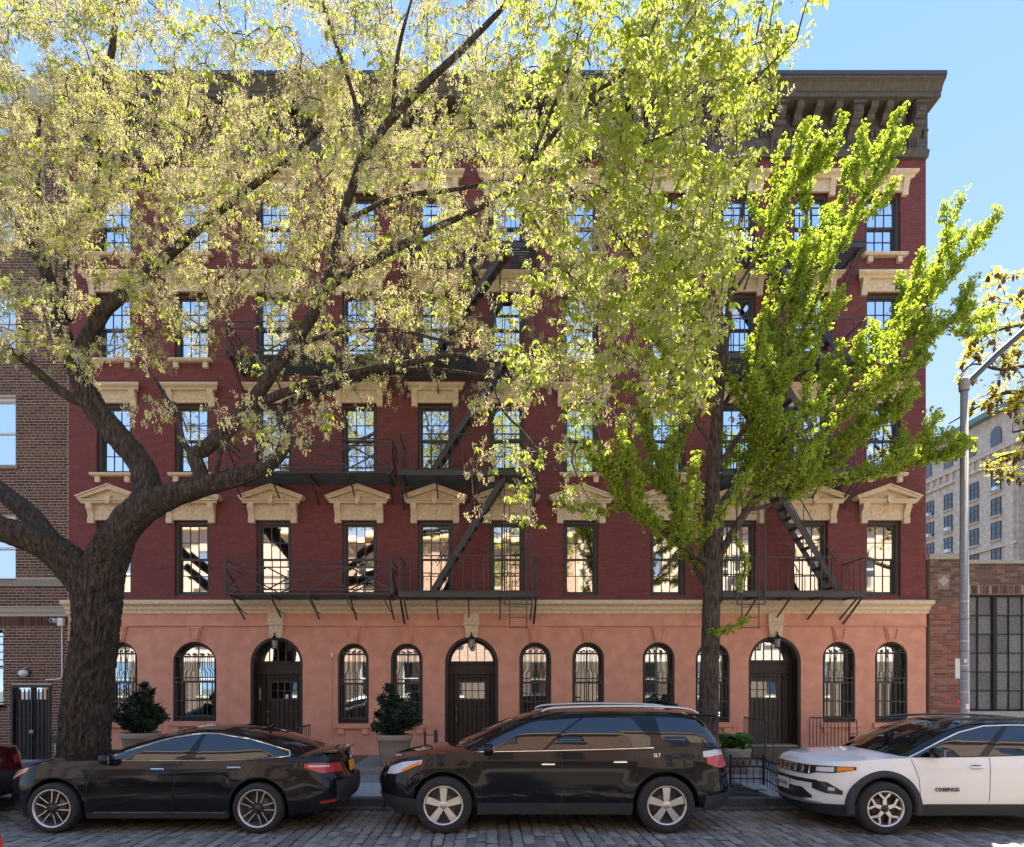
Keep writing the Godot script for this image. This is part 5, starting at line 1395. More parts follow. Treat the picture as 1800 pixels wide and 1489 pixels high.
func patch(fn: Callable, c: Dictionary, lo: Array, hi: Array, off: float, mirror := 1.0, nq := 16, nt := 5) -> ArrayMesh:
	# a panel that lies on a shell, off outside it, with a rim that reaches back to it
	var st := new_st(); st.set_smooth_group(1)
	var q0: float = lo[0].x; var q1: float = lo[lo.size() - 1].x
	var g := []
	var by_y: bool = fn == low_pt
	for i in nq + 1:
		var q := lerpf(q0, q1, float(i) / nq); var col := []
		var a := at_q(lo, q); var b := at_q(hi, q)
		for k in nt + 1:
			var t := lerpf(a, b, float(k) / nt)
			var p: Vector3 = fn.call(c, q, t, by_y)
			var e := 0.012
			var du: Vector3 = fn.call(c, q + e, t, by_y) - fn.call(c, q - e, t, by_y)
			var dv: Vector3 = fn.call(c, q, t + e, by_y) - fn.call(c, q, t - e, by_y)
			var n := dv.cross(du).normalized()
			if n.z < 0 and absf(n.z) > 0.3: n = -n
			if q < 0.5 and n.x > 0: n = -n
			if q > 2.5 and n.x < 0: n = -n
			col.append([p, n])
		g.append(col)
	var pt := func(i: int, k: int, o: float) -> Vector3:
		var v: Vector3 = g[i][k][0] + g[i][k][1] * o
		return Vector3(v.x, v.y, v.z * mirror)
	for i in nq:
		for k in nt:
			var v := [pt.call(i, k, off), pt.call(i, k + 1, off), pt.call(i + 1, k + 1, off), pt.call(i + 1, k, off)]
			if mirror > 0: quad(st, v[0], v[1], v[2], v[3])
			else: quad(st, v[3], v[2], v[1], v[0])
	st.set_smooth_group(-1)
	for i in nq:
		quad(st, pt.call(i, 0, off), pt.call(i + 1, 0, off), pt.call(i + 1, 0, -0.01), pt.call(i, 0, -0.01))
		quad(st, pt.call(i, nt, off), pt.call(i + 1, nt, off), pt.call(i + 1, nt, -0.01), pt.call(i, nt, -0.01))
	for k in nt:
		quad(st, pt.call(0, k, off), pt.call(0, k + 1, off), pt.call(0, k + 1, -0.01), pt.call(0, k, -0.01))
		quad(st, pt.call(nq, k, off), pt.call(nq, k + 1, off), pt.call(nq, k + 1, -0.01), pt.call(nq, k, -0.01))
	return done(st)
func qx(c: Dictionary, x: float) -> float: return 1.0 + (x - c.xcf) / (c.xcr - c.xcf)
func strip(fn: Callable, c: Dictionary, path: Array, w: float, off: float, mirror := 1.0) -> ArrayMesh:
	# a thin raised band along a line of (q, y) points
	var st := new_st(); var by_y: bool = fn == low_pt
	for i in path.size() - 1:
		for s in 6:
			var a: Vector2 = path[i].lerp(path[i + 1], s / 6.0); var b: Vector2 = path[i].lerp(path[i + 1], (s + 1) / 6.0)
			var p: Vector3 = fn.call(c, a.x, a.y, by_y); var r: Vector3 = fn.call(c, b.x, b.y, by_y)
			p.z = (p.z + off) * mirror; r.z = (r.z + off) * mirror
			add_bar(st, p, r + (r - p) * 0.02, w, w)
	return done(st)
func build_car(c: Dictionary, parent: Node3D):
	var low := low_pt; var top := top_pt
	var qs := []
	for i in 13: qs.append(i / 13.0)
	var xs := []
	for i in 41: xs.append(lerpf(c.xcf, c.xcr, i / 40.0))
	for w in c.wheels:
		for k in 17:
			var xx: float = w + c.arch * cos(PI * k / 16.0)
			if xx > c.xcf and xx < c.xcr: xs.append(xx)
		for e in [-1.0, 1.0]:
			var xe: float = w + e * (c.arch + 0.002)
			if xe > c.xcf and xe < c.xcr: xs.append(xe)
	xs.sort()
	for x in xs: qs.append(qx(c, x))
	for i in 13: qs.append(2.0 + (i + 1) / 13.0)
	var ts := []
	for i in 15: ts.append(i / 14.0)
	var body := group_part("body", parent)
	put(sheet(low, c, qs, ts, 1.0, 0.18), "body_side", c.paint, body)
	put(sheet(low, c, qs, ts, -1.0, 0.18), "body_side", c.paint, body)
	put(cap_sheet(low, c, qs, 1.0, c.crown), "hood_and_deck", c.get("hood_paint", c.paint), body)
	var gq := []
	for i in 61: gq.append(i / 20.0)
	var gt := []
	for i in 9: gt.append(i / 8.0)
	var cab := group_part("cabin", parent)
	for s in [1.0, -1.0]: put(sheet(top, c, gq, gt, s), "cabin_side", c.get("cabin_paint", c.paint), cab)
	put(cap_sheet(top, c, gq, 1.0, 0.045), "roof", c.get("roof_paint", c.paint), cab)
	# floor and dark wheel housings
	var st := new_st(); add_box(st, Vector3(c.len * 0.5, 0.42, 0), Vector3(c.len - 0.7, 0.3, c.side[1].y * 2 - 0.75)); add_box(st, Vector3((c.wheels[0] + c.wheels[1]) * 0.5, 0.36, 0), Vector3(c.wheels[1] - c.wheels[0] - c.arch * 2 - 0.02, 0.22, c.side[1].y * 2 - 0.2))
	put(done(st), "underbody", M.black_iron, parent)
	for w in c.wheels:
		for s in [1.0, -1.0]:
			st = new_st()
			for k in 14:
				var a := PI * (k - 0.5) / 13.0; var b := PI * (k + 0.5) / 13.0; var rr: float = c.arch + 0.012
				var z0: float = 0.3 * s; var z1: float = (c.side[1].y - 0.035) * s
				quad(st, Vector3(w + cos(a) * rr, c.wy + sin(a) * rr, z0), Vector3(w + cos(b) * rr, c.wy + sin(b) * rr, z0), Vector3(w + cos(b) * rr, c.wy + sin(b) * rr, z1), Vector3(w + cos(a) * rr, c.wy + sin(a) * rr, z1))
				tri(st, Vector3(w, c.wy, z0), Vector3(w + cos(a) * rr, c.wy + sin(a) * rr, z0), Vector3(w + cos(b) * rr, c.wy + sin(b) * rr, z0))
			put(done(st), "wheel_housing", M.black_iron, parent)
	for i in 2:
		for s in [1.0, -1.0]:
			var wh := group_part("wheel", parent, Vector3(c.wheels[i], c.wy, s * (c.side[1].y - 0.03)))
			if s < 0: wh.rotation.y = PI
			if i == 0 and c.has("steer"): wh.rotation.y += c.steer
			build_wheel(wh, c)
	# glass
	for gl in c.glass:
		for s in ([1.0, -1.0] if gl.size() < 4 else [1.0]):
			put(patch(top, c, gl[1], gl[2], 0.004, s, 14, 5), gl[0], M.car_glass, cab)
	for s in [1.0, -1.0]:
		for k in c.chrome: put(strip(top, c, k, 0.014, 0.006, s), "window_trim", c.get("trim", M.chrome), cab)
		for dl in c.seams: put(strip(low, c, dl, 0.007, -0.001, s), "door_seam", M.black_iron, body)
		for d in c.panels:
			put(patch(low, c, d[2], d[3], d[4], s, 18, 5), d[0], d[1], body)
	# windscreen and rear window wrap across the centre line
	for e in [["windscreen", 0.0, c.get("ws_q", 0.86), c.get("ws_t", [0.05, 0.95])], ["rear_window", 3.0, c.get("rw_q", 2.14), c.get("rw_t", [0.1, 0.92])]]:
		for s in [1.0, -1.0]:
			var qa: float = minf(e[1], e[2]); var qb: float = maxf(e[1], e[2])
			put(patch(top, c, [Vector2(qa, e[3][0]), Vector2(qb, e[3][0])], [Vector2(qa, e[3][1]), Vector2(qb, e[3][1])], 0.004, s, 12, 5), e[0], M.car_glass, cab)
	for hd in c.handles:
		for s in [1.0, -1.0]:
			var p := low_pt(c, qx(c, hd.x), hd.y, true)
			var o := cbox(body, "door_handle", Vector3(p.x, p.y, s * (p.z + 0.022)), Vector3(0.19, 0.032, 0.024), c.get("handle_mat", M.chrome), 0.009)
			o.rotation.x = 0.0
			cbox(body, "handle_recess", Vector3(p.x, p.y, s * (p.z + 0.004)), Vector3(0.11, 0.055, 0.006), M.black_iron, 0.003)
	for s in [1.0, -1.0]:
		var m: Vector3 = c.mirror
		var g := group_part("wing_mirror", parent, Vector3(m.x, m.y, s * m.z))
		var mi := put(lathe([Vector2(0.001, -0.06), Vector2(0.07, -0.055), Vector2(0.1, -0.02), Vector2(0.1, 0.03), Vector2(0.08, 0.055), Vector2(0.001, 0.06)], 18, true), "mirror_shell", c.get("mirror_mat", c.paint), g)
		mi.rotation.y = -PI / 2; mi.scale = Vector3(1.0, 0.72, 1.25)
		cbox(g, "mirror_stalk", Vector3(0.02, -0.05, -s * 0.1), Vector3(0.06, 0.03, 0.16), M.black_iron, 0.01)
		cbox(g, "mirror_glass", Vector3(0.062, 0.0, 0.0), Vector3(0.004, 0.1, 0.15), M.chrome, 0.001)
func build_wheel(g: Node3D, c: Dictionary):
	var R: float = c.wr; var w := 0.11; var r: float = c.rim
	put(lathe([Vector2(r - 0.005, -w), Vector2(r + 0.02, -w * 1.02), Vector2(R - 0.04, -w), Vector2(R - 0.008, -w * 0.82), Vector2(R, -w * 0.6), Vector2(R, w * 0.6), Vector2(R - 0.008, w * 0.82), Vector2(R - 0.035, w), Vector2(r + 0.03, w * 1.03), Vector2(r + 0.005, w * 0.95), Vector2(r, w * 0.8)], 48, true), "tyre", M.rubber, g)
	put(lathe([Vector2(r + 0.006, w * 0.95), Vector2(r - 0.006, w * 0.97), Vector2(r - 0.018, w * 0.85), Vector2(r - 0.025, w * 0.4), Vector2(r - 0.03, -w * 0.6)], 40, true), "rim", c.rim_mat, g)
	put(lathe([Vector2(r - 0.02, w * 0.05), Vector2(0.001, w * 0.05)], 32, true), "brake_disc", M.black_iron, g)
	put(lathe([Vector2(0.001, w * 0.2), Vector2(r * 0.62, w * 0.2), Vector2(r * 0.62, w * 0.05)], 32, true), "rotor", M.steel_dark, g)
	var st := new_st()
	var z1 := w * 0.72; var z0 := z1 - 0.03
	for k in 5:
		var a: float = TAU * k / 5.0 + c.get("spoke_turn", PI / 2)
		var rot := Transform2D(a, Vector2.ZERO)
		if c.spokes == "wide":
			put(prism(rot * PackedVector2Array([Vector2(0.04, -0.035), Vector2(r - 0.01, -0.055), Vector2(r - 0.01, 0.055), Vector2(0.04, 0.035)]), z0, z1), "spoke", M.alloy, g)
		elif c.spokes == "twin":
			for e in [-1, 1]:
				put(prism(rot * PackedVector2Array([Vector2(0.05, e * 0.022), Vector2(0.12, e * 0.02), Vector2(r - 0.01, e * 0.038), Vector2(r - 0.01, e * 0.064), Vector2(0.12, e * 0.045), Vector2(0.05, e * 0.045)]), z0, z1 - 0.004), "spoke", M.alloy_dark, g)
				put(prism(rot * PackedVector2Array([Vector2(0.07, e * 0.027), Vector2(0.12, e * 0.027), Vector2(r - 0.01, e * 0.047), Vector2(r - 0.01, e * 0.06), Vector2(0.12, e * 0.04), Vector2(0.07, e * 0.038)]), z1 - 0.006, z1 + 0.001), "spoke_face", M.alloy, g)
		else:
			put(prism(rot * PackedVector2Array([Vector2(0.04, -0.028), Vector2(0.13, -0.022), Vector2(0.13, 0.022), Vector2(0.04, 0.028)]), z0, z1), "spoke", M.alloy, g)
			for e in [-1, 1]:
				put(prism(rot * PackedVector2Array([Vector2(0.12, e * 0.0), Vector2(0.13, e * 0.024), Vector2(0.18, e * 0.075), Vector2(r - 0.008, e * 0.09), Vector2(r - 0.008, e * 0.055), Vector2(0.19, e * 0.048), Vector2(0.15, e * 0.004)]), z0, z1), "spoke", M.alloy, g)
				put(prism(rot * PackedVector2Array([Vector2(0.14, e * 0.003), Vector2(0.185, e * 0.043), Vector2(r - 0.012, e * 0.05), Vector2(r - 0.012, e * 0.01)]), z0 - 0.012, z0 + 0.004), "spoke_pocket", M.alloy_dark, g)
	put(lathe([Vector2(0.001, z1 + 0.008), Vector2(0.045, z1 + 0.006), Vector2(0.058, z1 - 0.004), Vector2(0.06, z0)], 20, true), "hub_cap", M.alloy if c.spokes == "wide" else M.alloy_dark, g)
	for k in 5:
		var a := TAU * (k + 0.5) / 5.0 + PI / 2
		put(lathe([Vector2(0.001, z1 + 0.002), Vector2(0.012, z1), Vector2(0.012, z0)], 8, true), "wheel_nut", M.alloy_dark, g, Vector3(cos(a) * 0.085, sin(a) * 0.085, 0))
func front_panel(c: Dictionary, z0: float, z1: float, lo: Array, hi: Array, off: float, nz := 14, ny := 4) -> ArrayMesh:
	# a panel on the nose, laid out by z (across) and y
	var st := new_st(); st.set_smooth_group(1)
	var f := func(z: float, y: float, o: float) -> Vector3:
		var hw: float = curve_at(c.side, y) * curve_at(c.plan, 0.0)
		var d := pow(maxf(1.0 - pow(clampf(absf(z) / hw, 0.0, 1.0), c.nf), 0.0), 1.0 / c.nf)
		return Vector3(c.xcf - d * (c.xcf - curve_at(c.nose, y)) - o, y, z)
	for i in nz:
		for k in ny:
			var v := []
			for e in [[i, k], [i, k + 1], [i + 1, k + 1], [i + 1, k]]:
				var z := lerpf(z0, z1, float(e[0]) / nz)
				v.append(f.call(z, lerpf(at_q(lo, z), at_q(hi, z), float(e[1]) / ny), off))
			quad(st, v[0], v[3], v[2], v[1])
	st.set_smooth_group(-1)
	for i in nz:
		for e in [lo, hi]:
			var za := lerpf(z0, z1, float(i) / nz); var zb := lerpf(z0, z1, float(i + 1) / nz)
			quad(st, f.call(za, at_q(e, za), off), f.call(zb, at_q(e, zb), off), f.call(zb, at_q(e, zb), -0.02), f.call(za, at_q(e, za), -0.02))
	for z in [z0, z1]: quad(st, f.call(z, at_q(lo, z), off), f.call(z, at_q(hi, z), off), f.call(z, at_q(hi, z), -0.02), f.call(z, at_q(lo, z), -0.02))
	return done(st)
func paint(col: Color) -> StandardMaterial3D:
	var m := plain(col, 0.1); m.clearcoat_enabled = true; m.clearcoat = 0.25; m.clearcoat_roughness = 0.02; m.metallic_specular = 0.35
	return m
func build_cars():
	M.car_black = paint(srgb(0.008, 0.009, 0.011)); M.car_dark = paint(srgb(0.007, 0.008, 0.011)); M.car_white = paint(srgb(0.76, 0.74, 0.71)); M.car_maroon = paint(srgb(0.06, 0.006, 0.008))
	M.car_glass = plain(srgb(0.006, 0.007, 0.008), 0.02); M.car_glass.metallic_specular = 0.7
	M.chrome = plain(srgb(0.75, 0.75, 0.76), 0.12, 1.0); M.alloy = plain(srgb(0.6, 0.59, 0.58), 0.3, 0.9); M.alloy_dark = plain(srgb(0.02, 0.02, 0.021), 0.35); M.steel_dark = plain(srgb(0.12, 0.11, 0.1), 0.5, 0.8)
	M.rubber = mottled(srgb(0.028, 0.027, 0.026), 0.85, 0.05, 0.3, 3.0, 0.0, 50); M.cladding = mottled(srgb(0.03, 0.031, 0.033), 0.65, 0.06, 0.2, 3.0, 0.0, 51)
	M.lens_clear = plain(srgb(0.55, 0.55, 0.54), 0.05); M.lens_clear.clearcoat_enabled = true; M.lens_clear.clearcoat = 1.0
	M.lens_amber = plain(srgb(0.75, 0.2, 0.01), 0.1); M.lens_red = plain(srgb(0.45, 0.012, 0.012), 0.06); M.lens_red.clearcoat_enabled = true; M.lens_red.clearcoat = 1.0
	M.lamp_dark = plain(srgb(0.03, 0.03, 0.03), 0.1)
	var low := low_pt
	# --- dark sport utility car in the middle
	var s := thing("sport_utility_car", "glossy black sport utility car with silver five-spoke wheels and roof rails, parked in the middle", "car", Vector3(-1.62, 0, 6.6))
	var c := {len = 5.1, paint = M.car_dark, wheels = [1.0, 4.02], arch = 0.445, wy = 0.378, wr = 0.385, rim = 0.262, xcf = 0.85, xcr = 4.45, nf = 2.3, nr = 2.6, flare = 0.025,
		nose = [Vector2(0.2, 0.22), Vector2(0.4, 0.04), Vector2(0.6, 0.0), Vector2(0.8, 0.06), Vector2(0.95, 0.2), Vector2(1.05, 0.36)], tail = [Vector2(0.25, 4.95), Vector2(0.5, 5.1), Vector2(0.62, 5.08), Vector2(0.9, 5.02), Vector2(1.15, 4.92)],
		side = [Vector2(0.2, 0.86), Vector2(0.45, 0.925), Vector2(0.7, 0.94), Vector2(0.95, 0.935), Vector2(1.2, 0.88)], plan = [Vector2(0, 1.0), Vector2(2.5, 1.0), Vector2(5.1, 1.0)],
		sill = [Vector2(0.0, 0.27), Vector2(0.7, 0.22), Vector2(1.5, 0.25), Vector2(3.5, 0.25), Vector2(4.5, 0.3), Vector2(5.1, 0.37)],
		shoulder = [Vector2(0.0, 0.9), Vector2(0.35, 1.0), Vector2(0.9, 1.06), Vector2(1.4, 1.085), Vector2(2.2, 1.1), Vector2(3.4, 1.13), Vector2(4.6, 1.17), Vector2(5.1, 1.15)],
		crown = 0.07, ws = [Vector2(0, 1.1), Vector2(0.5, 1.55), Vector2(0.85, 1.98), Vector2(1, 2.25)], rg = [Vector2(0, 4.97), Vector2(0.4, 4.86), Vector2(0.8, 4.68), Vector2(1, 4.5)], gcf = 0.5, gcr = 0.35, gn = 2.3,
		gh = [Vector2(0, 0.885), Vector2(0.5, 0.81), Vector2(0.88, 0.7), Vector2(1, 0.61)], roof = [Vector2(1.5, 1.58), Vector2(2.2, 1.6), Vector2(3.0, 1.635), Vector2(4.0, 1.625), Vector2(4.8, 1.58)],
		glass = [["side_window", [Vector2(0.72, 0.06), Vector2(0.9, 0.06), Vector2(1.235, 0.06)], [Vector2(0.72, 0.1), Vector2(0.86, 0.74), Vector2(1.235, 0.84)]], ["side_window", [Vector2(1.255, 0.06), Vector2(1.69, 0.06), Vector2(1.735, 0.06)], [Vector2(1.255, 0.84), Vector2(1.62, 0.84), Vector2(1.735, 0.3)]], ["quarter_window", [Vector2(1.79, 0.28), Vector2(1.9, 0.14), Vector2(2.3, 0.12), Vector2(2.42, 0.16)], [Vector2(1.79, 0.82), Vector2(1.85, 0.84), Vector2(2.25, 0.8), Vector2(2.42, 0.24)]]],
		chrome = [[Vector2(0.7, 0.03), Vector2(1.0, 0.03), Vector2(1.4, 0.03), Vector2(1.75, 0.03)]], ws_q = 0.66, rw_q = 2.5,
		seams = [], panels = [], handles = [Vector2(2.42, 0.93), Vector2(3.4, 0.96)], mirror = Vector3(1.62, 1.14, 0.99), spokes = "wide", rim_mat = M.alloy}
	for x in [1.5, 2.6]: c.seams.append([Vector2(qx(c, x), 0.34), Vector2(qx(c, x + 0.02), 0.75), Vector2(qx(c, x), 1.08)])
	c.seams.append([Vector2(qx(c, 3.42), 0.34), Vector2(qx(c, 3.44), 0.55), Vector2(qx(c, 3.62), 0.8), Vector2(qx(c, 3.68), 1.1)])
	c.seams.append([Vector2(qx(c, 1.5), 0.34), Vector2(qx(c, 2.5), 0.34), Vector2(qx(c, 3.42), 0.34)])
	var cl: Material = M.cladding
	c.panels.append(["door_moulding", M.car_dark, [Vector2(qx(c, 1.6), 0.535), Vector2(qx(c, 2.58), 0.535)], [Vector2(qx(c, 1.6), 0.575), Vector2(qx(c, 2.58), 0.6)], 0.016])
	c.panels.append(["door_moulding", M.car_dark, [Vector2(qx(c, 2.63), 0.545), Vector2(qx(c, 3.4), 0.545)], [Vector2(qx(c, 2.63), 0.6), Vector2(qx(c, 3.4), 0.6)], 0.016])
	c.panels.append(["sill_cladding", cl, [Vector2(qx(c, 1.46), 0.24), Vector2(qx(c, 3.57), 0.24)], [Vector2(qx(c, 1.46), 0.4), Vector2(qx(c, 3.57), 0.4)], 0.012])
	c.panels.append(["bumper_cladding", cl, [Vector2(0.0, 0.2), Vector2(0.5, 0.22), Vector2(0.93, 0.25)], [Vector2(0.0, 0.45), Vector2(0.5, 0.47), Vector2(0.93, 0.45)], 0.012])
	c.panels.append(["bumper_cladding", cl, [Vector2(2.06, 0.3), Vector2(2.5, 0.33), Vector2(3.0, 0.34)], [Vector2(2.06, 0.5), Vector2(2.5, 0.53), Vector2(3.0, 0.54)], 0.015])
	c.panels.append(["headlight", M.lens_clear, [Vector2(0.42, 0.76), Vector2(0.6, 0.78), Vector2(0.88, 0.93)], [Vector2(0.42, 0.86), Vector2(0.6, 0.94), Vector2(0.88, 0.985)], 0.008])
	c.panels.append(["turn_signal", M.lens_amber, [Vector2(0.66, 0.8), Vector2(0.86, 0.92)], [Vector2(0.66, 0.85), Vector2(0.86, 0.975)], 0.013])
	c.panels.append(["tail_light", M.lens_red, [Vector2(2.1, 0.93), Vector2(2.3, 0.87), Vector2(2.7, 0.88)], [Vector2(2.1, 1.06), Vector2(2.3, 1.08), Vector2(2.7, 1.06)], 0.012])
	c.panels.append(["reversing_light", M.lens_clear, [Vector2(2.06, 1.02), Vector2(2.3, 1.04), Vector2(2.6, 1.03)], [Vector2(2.06, 1.1), Vector2(2.3, 1.115), Vector2(2.6, 1.1)], 0.016])
	build_car(c, s)
	put(front_panel(c, -0.45, 0.45, [Vector2(-0.45, 0.6), Vector2(0.45, 0.6)], [Vector2(-0.45, 0.86), Vector2(0.45, 0.86)], 0.012), "grille", M.lamp_dark, s)
	put(lettering("SLT", 0.065, 0.006), "badge", M.chrome, s, Vector3(3.9, 1.05, 0.94))
	for sd in [1.0, -1.0]:
		var rl := new_st(); add_tube(rl, smooth_path([Vector3(2.35, 1.63, sd * 0.66), Vector3(2.55, 1.685, sd * 0.67), Vector3(3.4, 1.71, sd * 0.67), Vector3(4.3, 1.685, sd * 0.66), Vector3(4.55, 1.61, sd * 0.65)], 5), [0.012, 0.016, 0.018, 0.02, 0.02, 0.022, 0.022, 0.022, 0.022, 0.022, 0.022, 0.022, 0.022, 0.022, 0.022, 0.02, 0.02, 0.018, 0.016, 0.014, 0.012], 8); put(done(rl), "roof_rail", M.alloy, s)
	cbox(s, "spoiler", Vector3(4.68, 1.585, 0), Vector3(0.3, 0.045, 1.25), M.car_dark, 0.018)
	cbox(s, "exhaust_pipe", Vector3(4.93, 0.33, 0.45), Vector3(0.12, 0.045, 0.07), M.chrome, 0.015)
	var fu := lathe([Vector2(0.095, 0.004), Vector2(0.1, 0.0), Vector2(0.105, 0.004)], 24, true); put(fu, "fuel_cap", M.car_dark, s, Vector3(4.18, 0.93, 0.955))
	# --- black sedan at the left
	var d := thing("sedan", "glossy black sedan with machined twin-spoke wheels parked at the left", "car", Vector3(-6.89, 0, 6.62))
	var e := {len = 4.89, paint = M.car_black, wheels = [0.98, 3.756], arch = 0.4, wy = 0.338, wr = 0.34, rim = 0.255, xcf = 0.8, xcr = 4.25, nf = 2.2, nr = 2.5, flare = 0.02,
		nose = [Vector2(0.15, 0.16), Vector2(0.35, 0.02), Vector2(0.55, 0.0), Vector2(0.7, 0.05), Vector2(0.85, 0.2), Vector2(0.95, 0.42)], tail = [Vector2(0.22, 4.72), Vector2(0.45, 4.87), Vector2(0.6, 4.88), Vector2(0.8, 4.8), Vector2(1.08, 4.74)],
		side = [Vector2(0.18, 0.85), Vector2(0.4, 0.91), Vector2(0.6, 0.925), Vector2(0.8, 0.915), Vector2(1.0, 0.87), Vector2(1.1, 0.8)], plan = [Vector2(0, 1.0), Vector2(5, 1.0)],
		sill = [Vector2(0, 0.19), Vector2(0.5, 0.17), Vector2(1.5, 0.2), Vector2(3.3, 0.2), Vector2(4.3, 0.24), Vector2(4.89, 0.3)],
		shoulder = [Vector2(0.0, 0.76), Vector2(0.4, 0.87), Vector2(0.9, 0.94), Vector2(1.6, 0.975), Vector2(2.5, 0.97), Vector2(3.5, 0.985), Vector2(4.1, 1.02), Vector2(4.6, 1.03), Vector2(4.89, 1.02)],
		crown = 0.065, deck_crown = 0.05, ws = [Vector2(0, 1.32), Vector2(0.5, 1.78), Vector2(0.85, 2.2), Vector2(1, 2.5)], rg = [Vector2(0, 4.5), Vector2(0.4, 4.2), Vector2(0.8, 3.8), Vector2(1, 3.5)], gcf = 0.45, gcr = 0.45, gn = 2.2,
		gh = [Vector2(0, 0.86), Vector2(0.5, 0.78), Vector2(0.88, 0.67), Vector2(1, 0.56)], roof = [Vector2(2.0, 1.33), Vector2(2.6, 1.37), Vector2(3.1, 1.38), Vector2(3.7, 1.34)],
		glass = [["side_window", [Vector2(0.7, 0.06), Vector2(1.3, 0.06), Vector2(1.4, 0.06)], [Vector2(0.7, 0.08), Vector2(1.0, 0.74), Vector2(1.2, 0.84), Vector2(1.4, 0.86)]], ["side_window", [Vector2(1.47, 0.06), Vector2(1.9, 0.06), Vector2(2.18, 0.1), Vector2(2.3, 0.2)], [Vector2(1.47, 0.86), Vector2(1.8, 0.84), Vector2(2.08, 0.66), Vector2(2.3, 0.26)]]],
		chrome = [[Vector2(0.68, 0.035), Vector2(1.3, 0.035), Vector2(1.9, 0.035), Vector2(2.2, 0.07), Vector2(2.32, 0.22), Vector2(2.1, 0.69), Vector2(1.8, 0.875), Vector2(1.4, 0.89), Vector2(1.2, 0.87), Vector2(1.0, 0.77), Vector2(0.68, 0.1)]], ws_q = 0.62, rw_q = 2.42, rw_t = [0.08, 0.93],
		seams = [], panels = [], handles = [Vector2(2.38, 0.86), Vector2(3.42, 0.88)], mirror = Vector3(1.72, 1.0, 0.97), mirror_mat = M.car_black, spokes = "twin", rim_mat = M.alloy, spoke_turn = PI / 2 - 0.2}
	e.seams.append([Vector2(qx(e, 1.42), 0.25), Vector2(qx(e, 1.42), 0.6), Vector2(qx(e, 1.5), 0.96)])
	e.seams.append([Vector2(qx(e, 2.58), 0.25), Vector2(qx(e, 2.6), 0.6), Vector2(qx(e, 2.65), 0.96)])
	e.seams.append([Vector2(qx(e, 3.3), 0.3), Vector2(qx(e, 3.42), 0.62), Vector2(qx(e, 3.62), 0.78), Vector2(qx(e, 3.75), 0.97)])
	e.panels.append(["sill_skirt", M.cladding, [Vector2(qx(e, 1.4), 0.19), Vector2(qx(e, 3.34), 0.19)], [Vector2(qx(e, 1.4), 0.26), Vector2(qx(e, 3.34), 0.26)], 0.02])
	e.panels.append(["sill_line", M.chrome, [Vector2(qx(e, 1.48), 0.265), Vector2(qx(e, 3.3), 0.265)], [Vector2(qx(e, 1.48), 0.272), Vector2(qx(e, 3.3), 0.272)], 0.012])
	e.panels.append(["headlight", M.lens_clear, [Vector2(0.36, 0.66), Vector2(0.5, 0.69), Vector2(0.8, 0.82)], [Vector2(0.36, 0.77), Vector2(0.55, 0.82), Vector2(0.8, 0.87)], 0.008])
	e.panels.append(["turn_signal", M.lens_amber, [Vector2(0.55, 0.745), Vector2(0.8, 0.83)], [Vector2(0.55, 0.8), Vector2(0.8, 0.865)], 0.012])
	e.panels.append(["tail_light", M.lens_red, [Vector2(2.1, 0.88), Vector2(2.35, 0.79), Vector2(2.75, 0.78)], [Vector2(2.1, 0.93), Vector2(2.35, 0.93), Vector2(2.75, 0.9)], 0.01])
	e.panels.append(["reversing_light", M.lens_clear, [Vector2(2.16, 0.885), Vector2(2.5, 0.865)], [Vector2(2.16, 0.905), Vector2(2.5, 0.89)], 0.015])
	e.panels.append(["side_reflector", M.lens_red, [Vector2(2.3, 0.38), Vector2(2.6, 0.38)], [Vector2(2.3, 0.41), Vector2(2.6, 0.415)], 0.012])
	e.panels.append(["bumper_insert", M.cladding, [Vector2(2.55, 0.4), Vector2(3.0, 0.4)], [Vector2(2.55, 0.66), Vector2(3.0, 0.68)], 0.03])
	build_car(e, d)
	put(front_panel(e, -0.5, 0.5, [Vector2(-0.5, 0.36), Vector2(0.5, 0.36)], [Vector2(-0.5, 0.62), Vector2(0.5, 0.62)], 0.01), "grille", M.lamp_dark, d)
	cbox(d, "boot_spoiler", Vector3(4.66, 1.06, 0), Vector3(0.16, 0.025, 1.3), M.car_black, 0.012)
	var pl := cbox(d, "number_plate", Vector3(4.83, 0.82, 0.0), Vector3(0.012, 0.15, 0.31), M.orange_plate, 0.003); pl.rotation.z = 0.16
	put(lathe([Vector2(0.04, 0.0), Vector2(0.05, 0.004), Vector2(0.05, 0.01)], 16, true), "badge", M.chrome, d, Vector3(4.8, 0.96, 0.0)).rotation.y = PI / 2
	put(lettering("Sport", 0.06, 0.005), "badge", M.chrome, d, Vector3(4.68, 0.72, 0.72)).rotation.y = 1.05
	put(tube([Vector3(3.6, 1.36, 0.0), Vector3(3.66, 1.42, 0.0)], 0.02, 8), "antenna", M.car_black, d)
	# --- white compact sport utility car at the right
	var j := thing("white_car", "white compact sport utility car with black roof and grey wheel arches at the right", "car", Vector3(4.41, 0, 6.72))
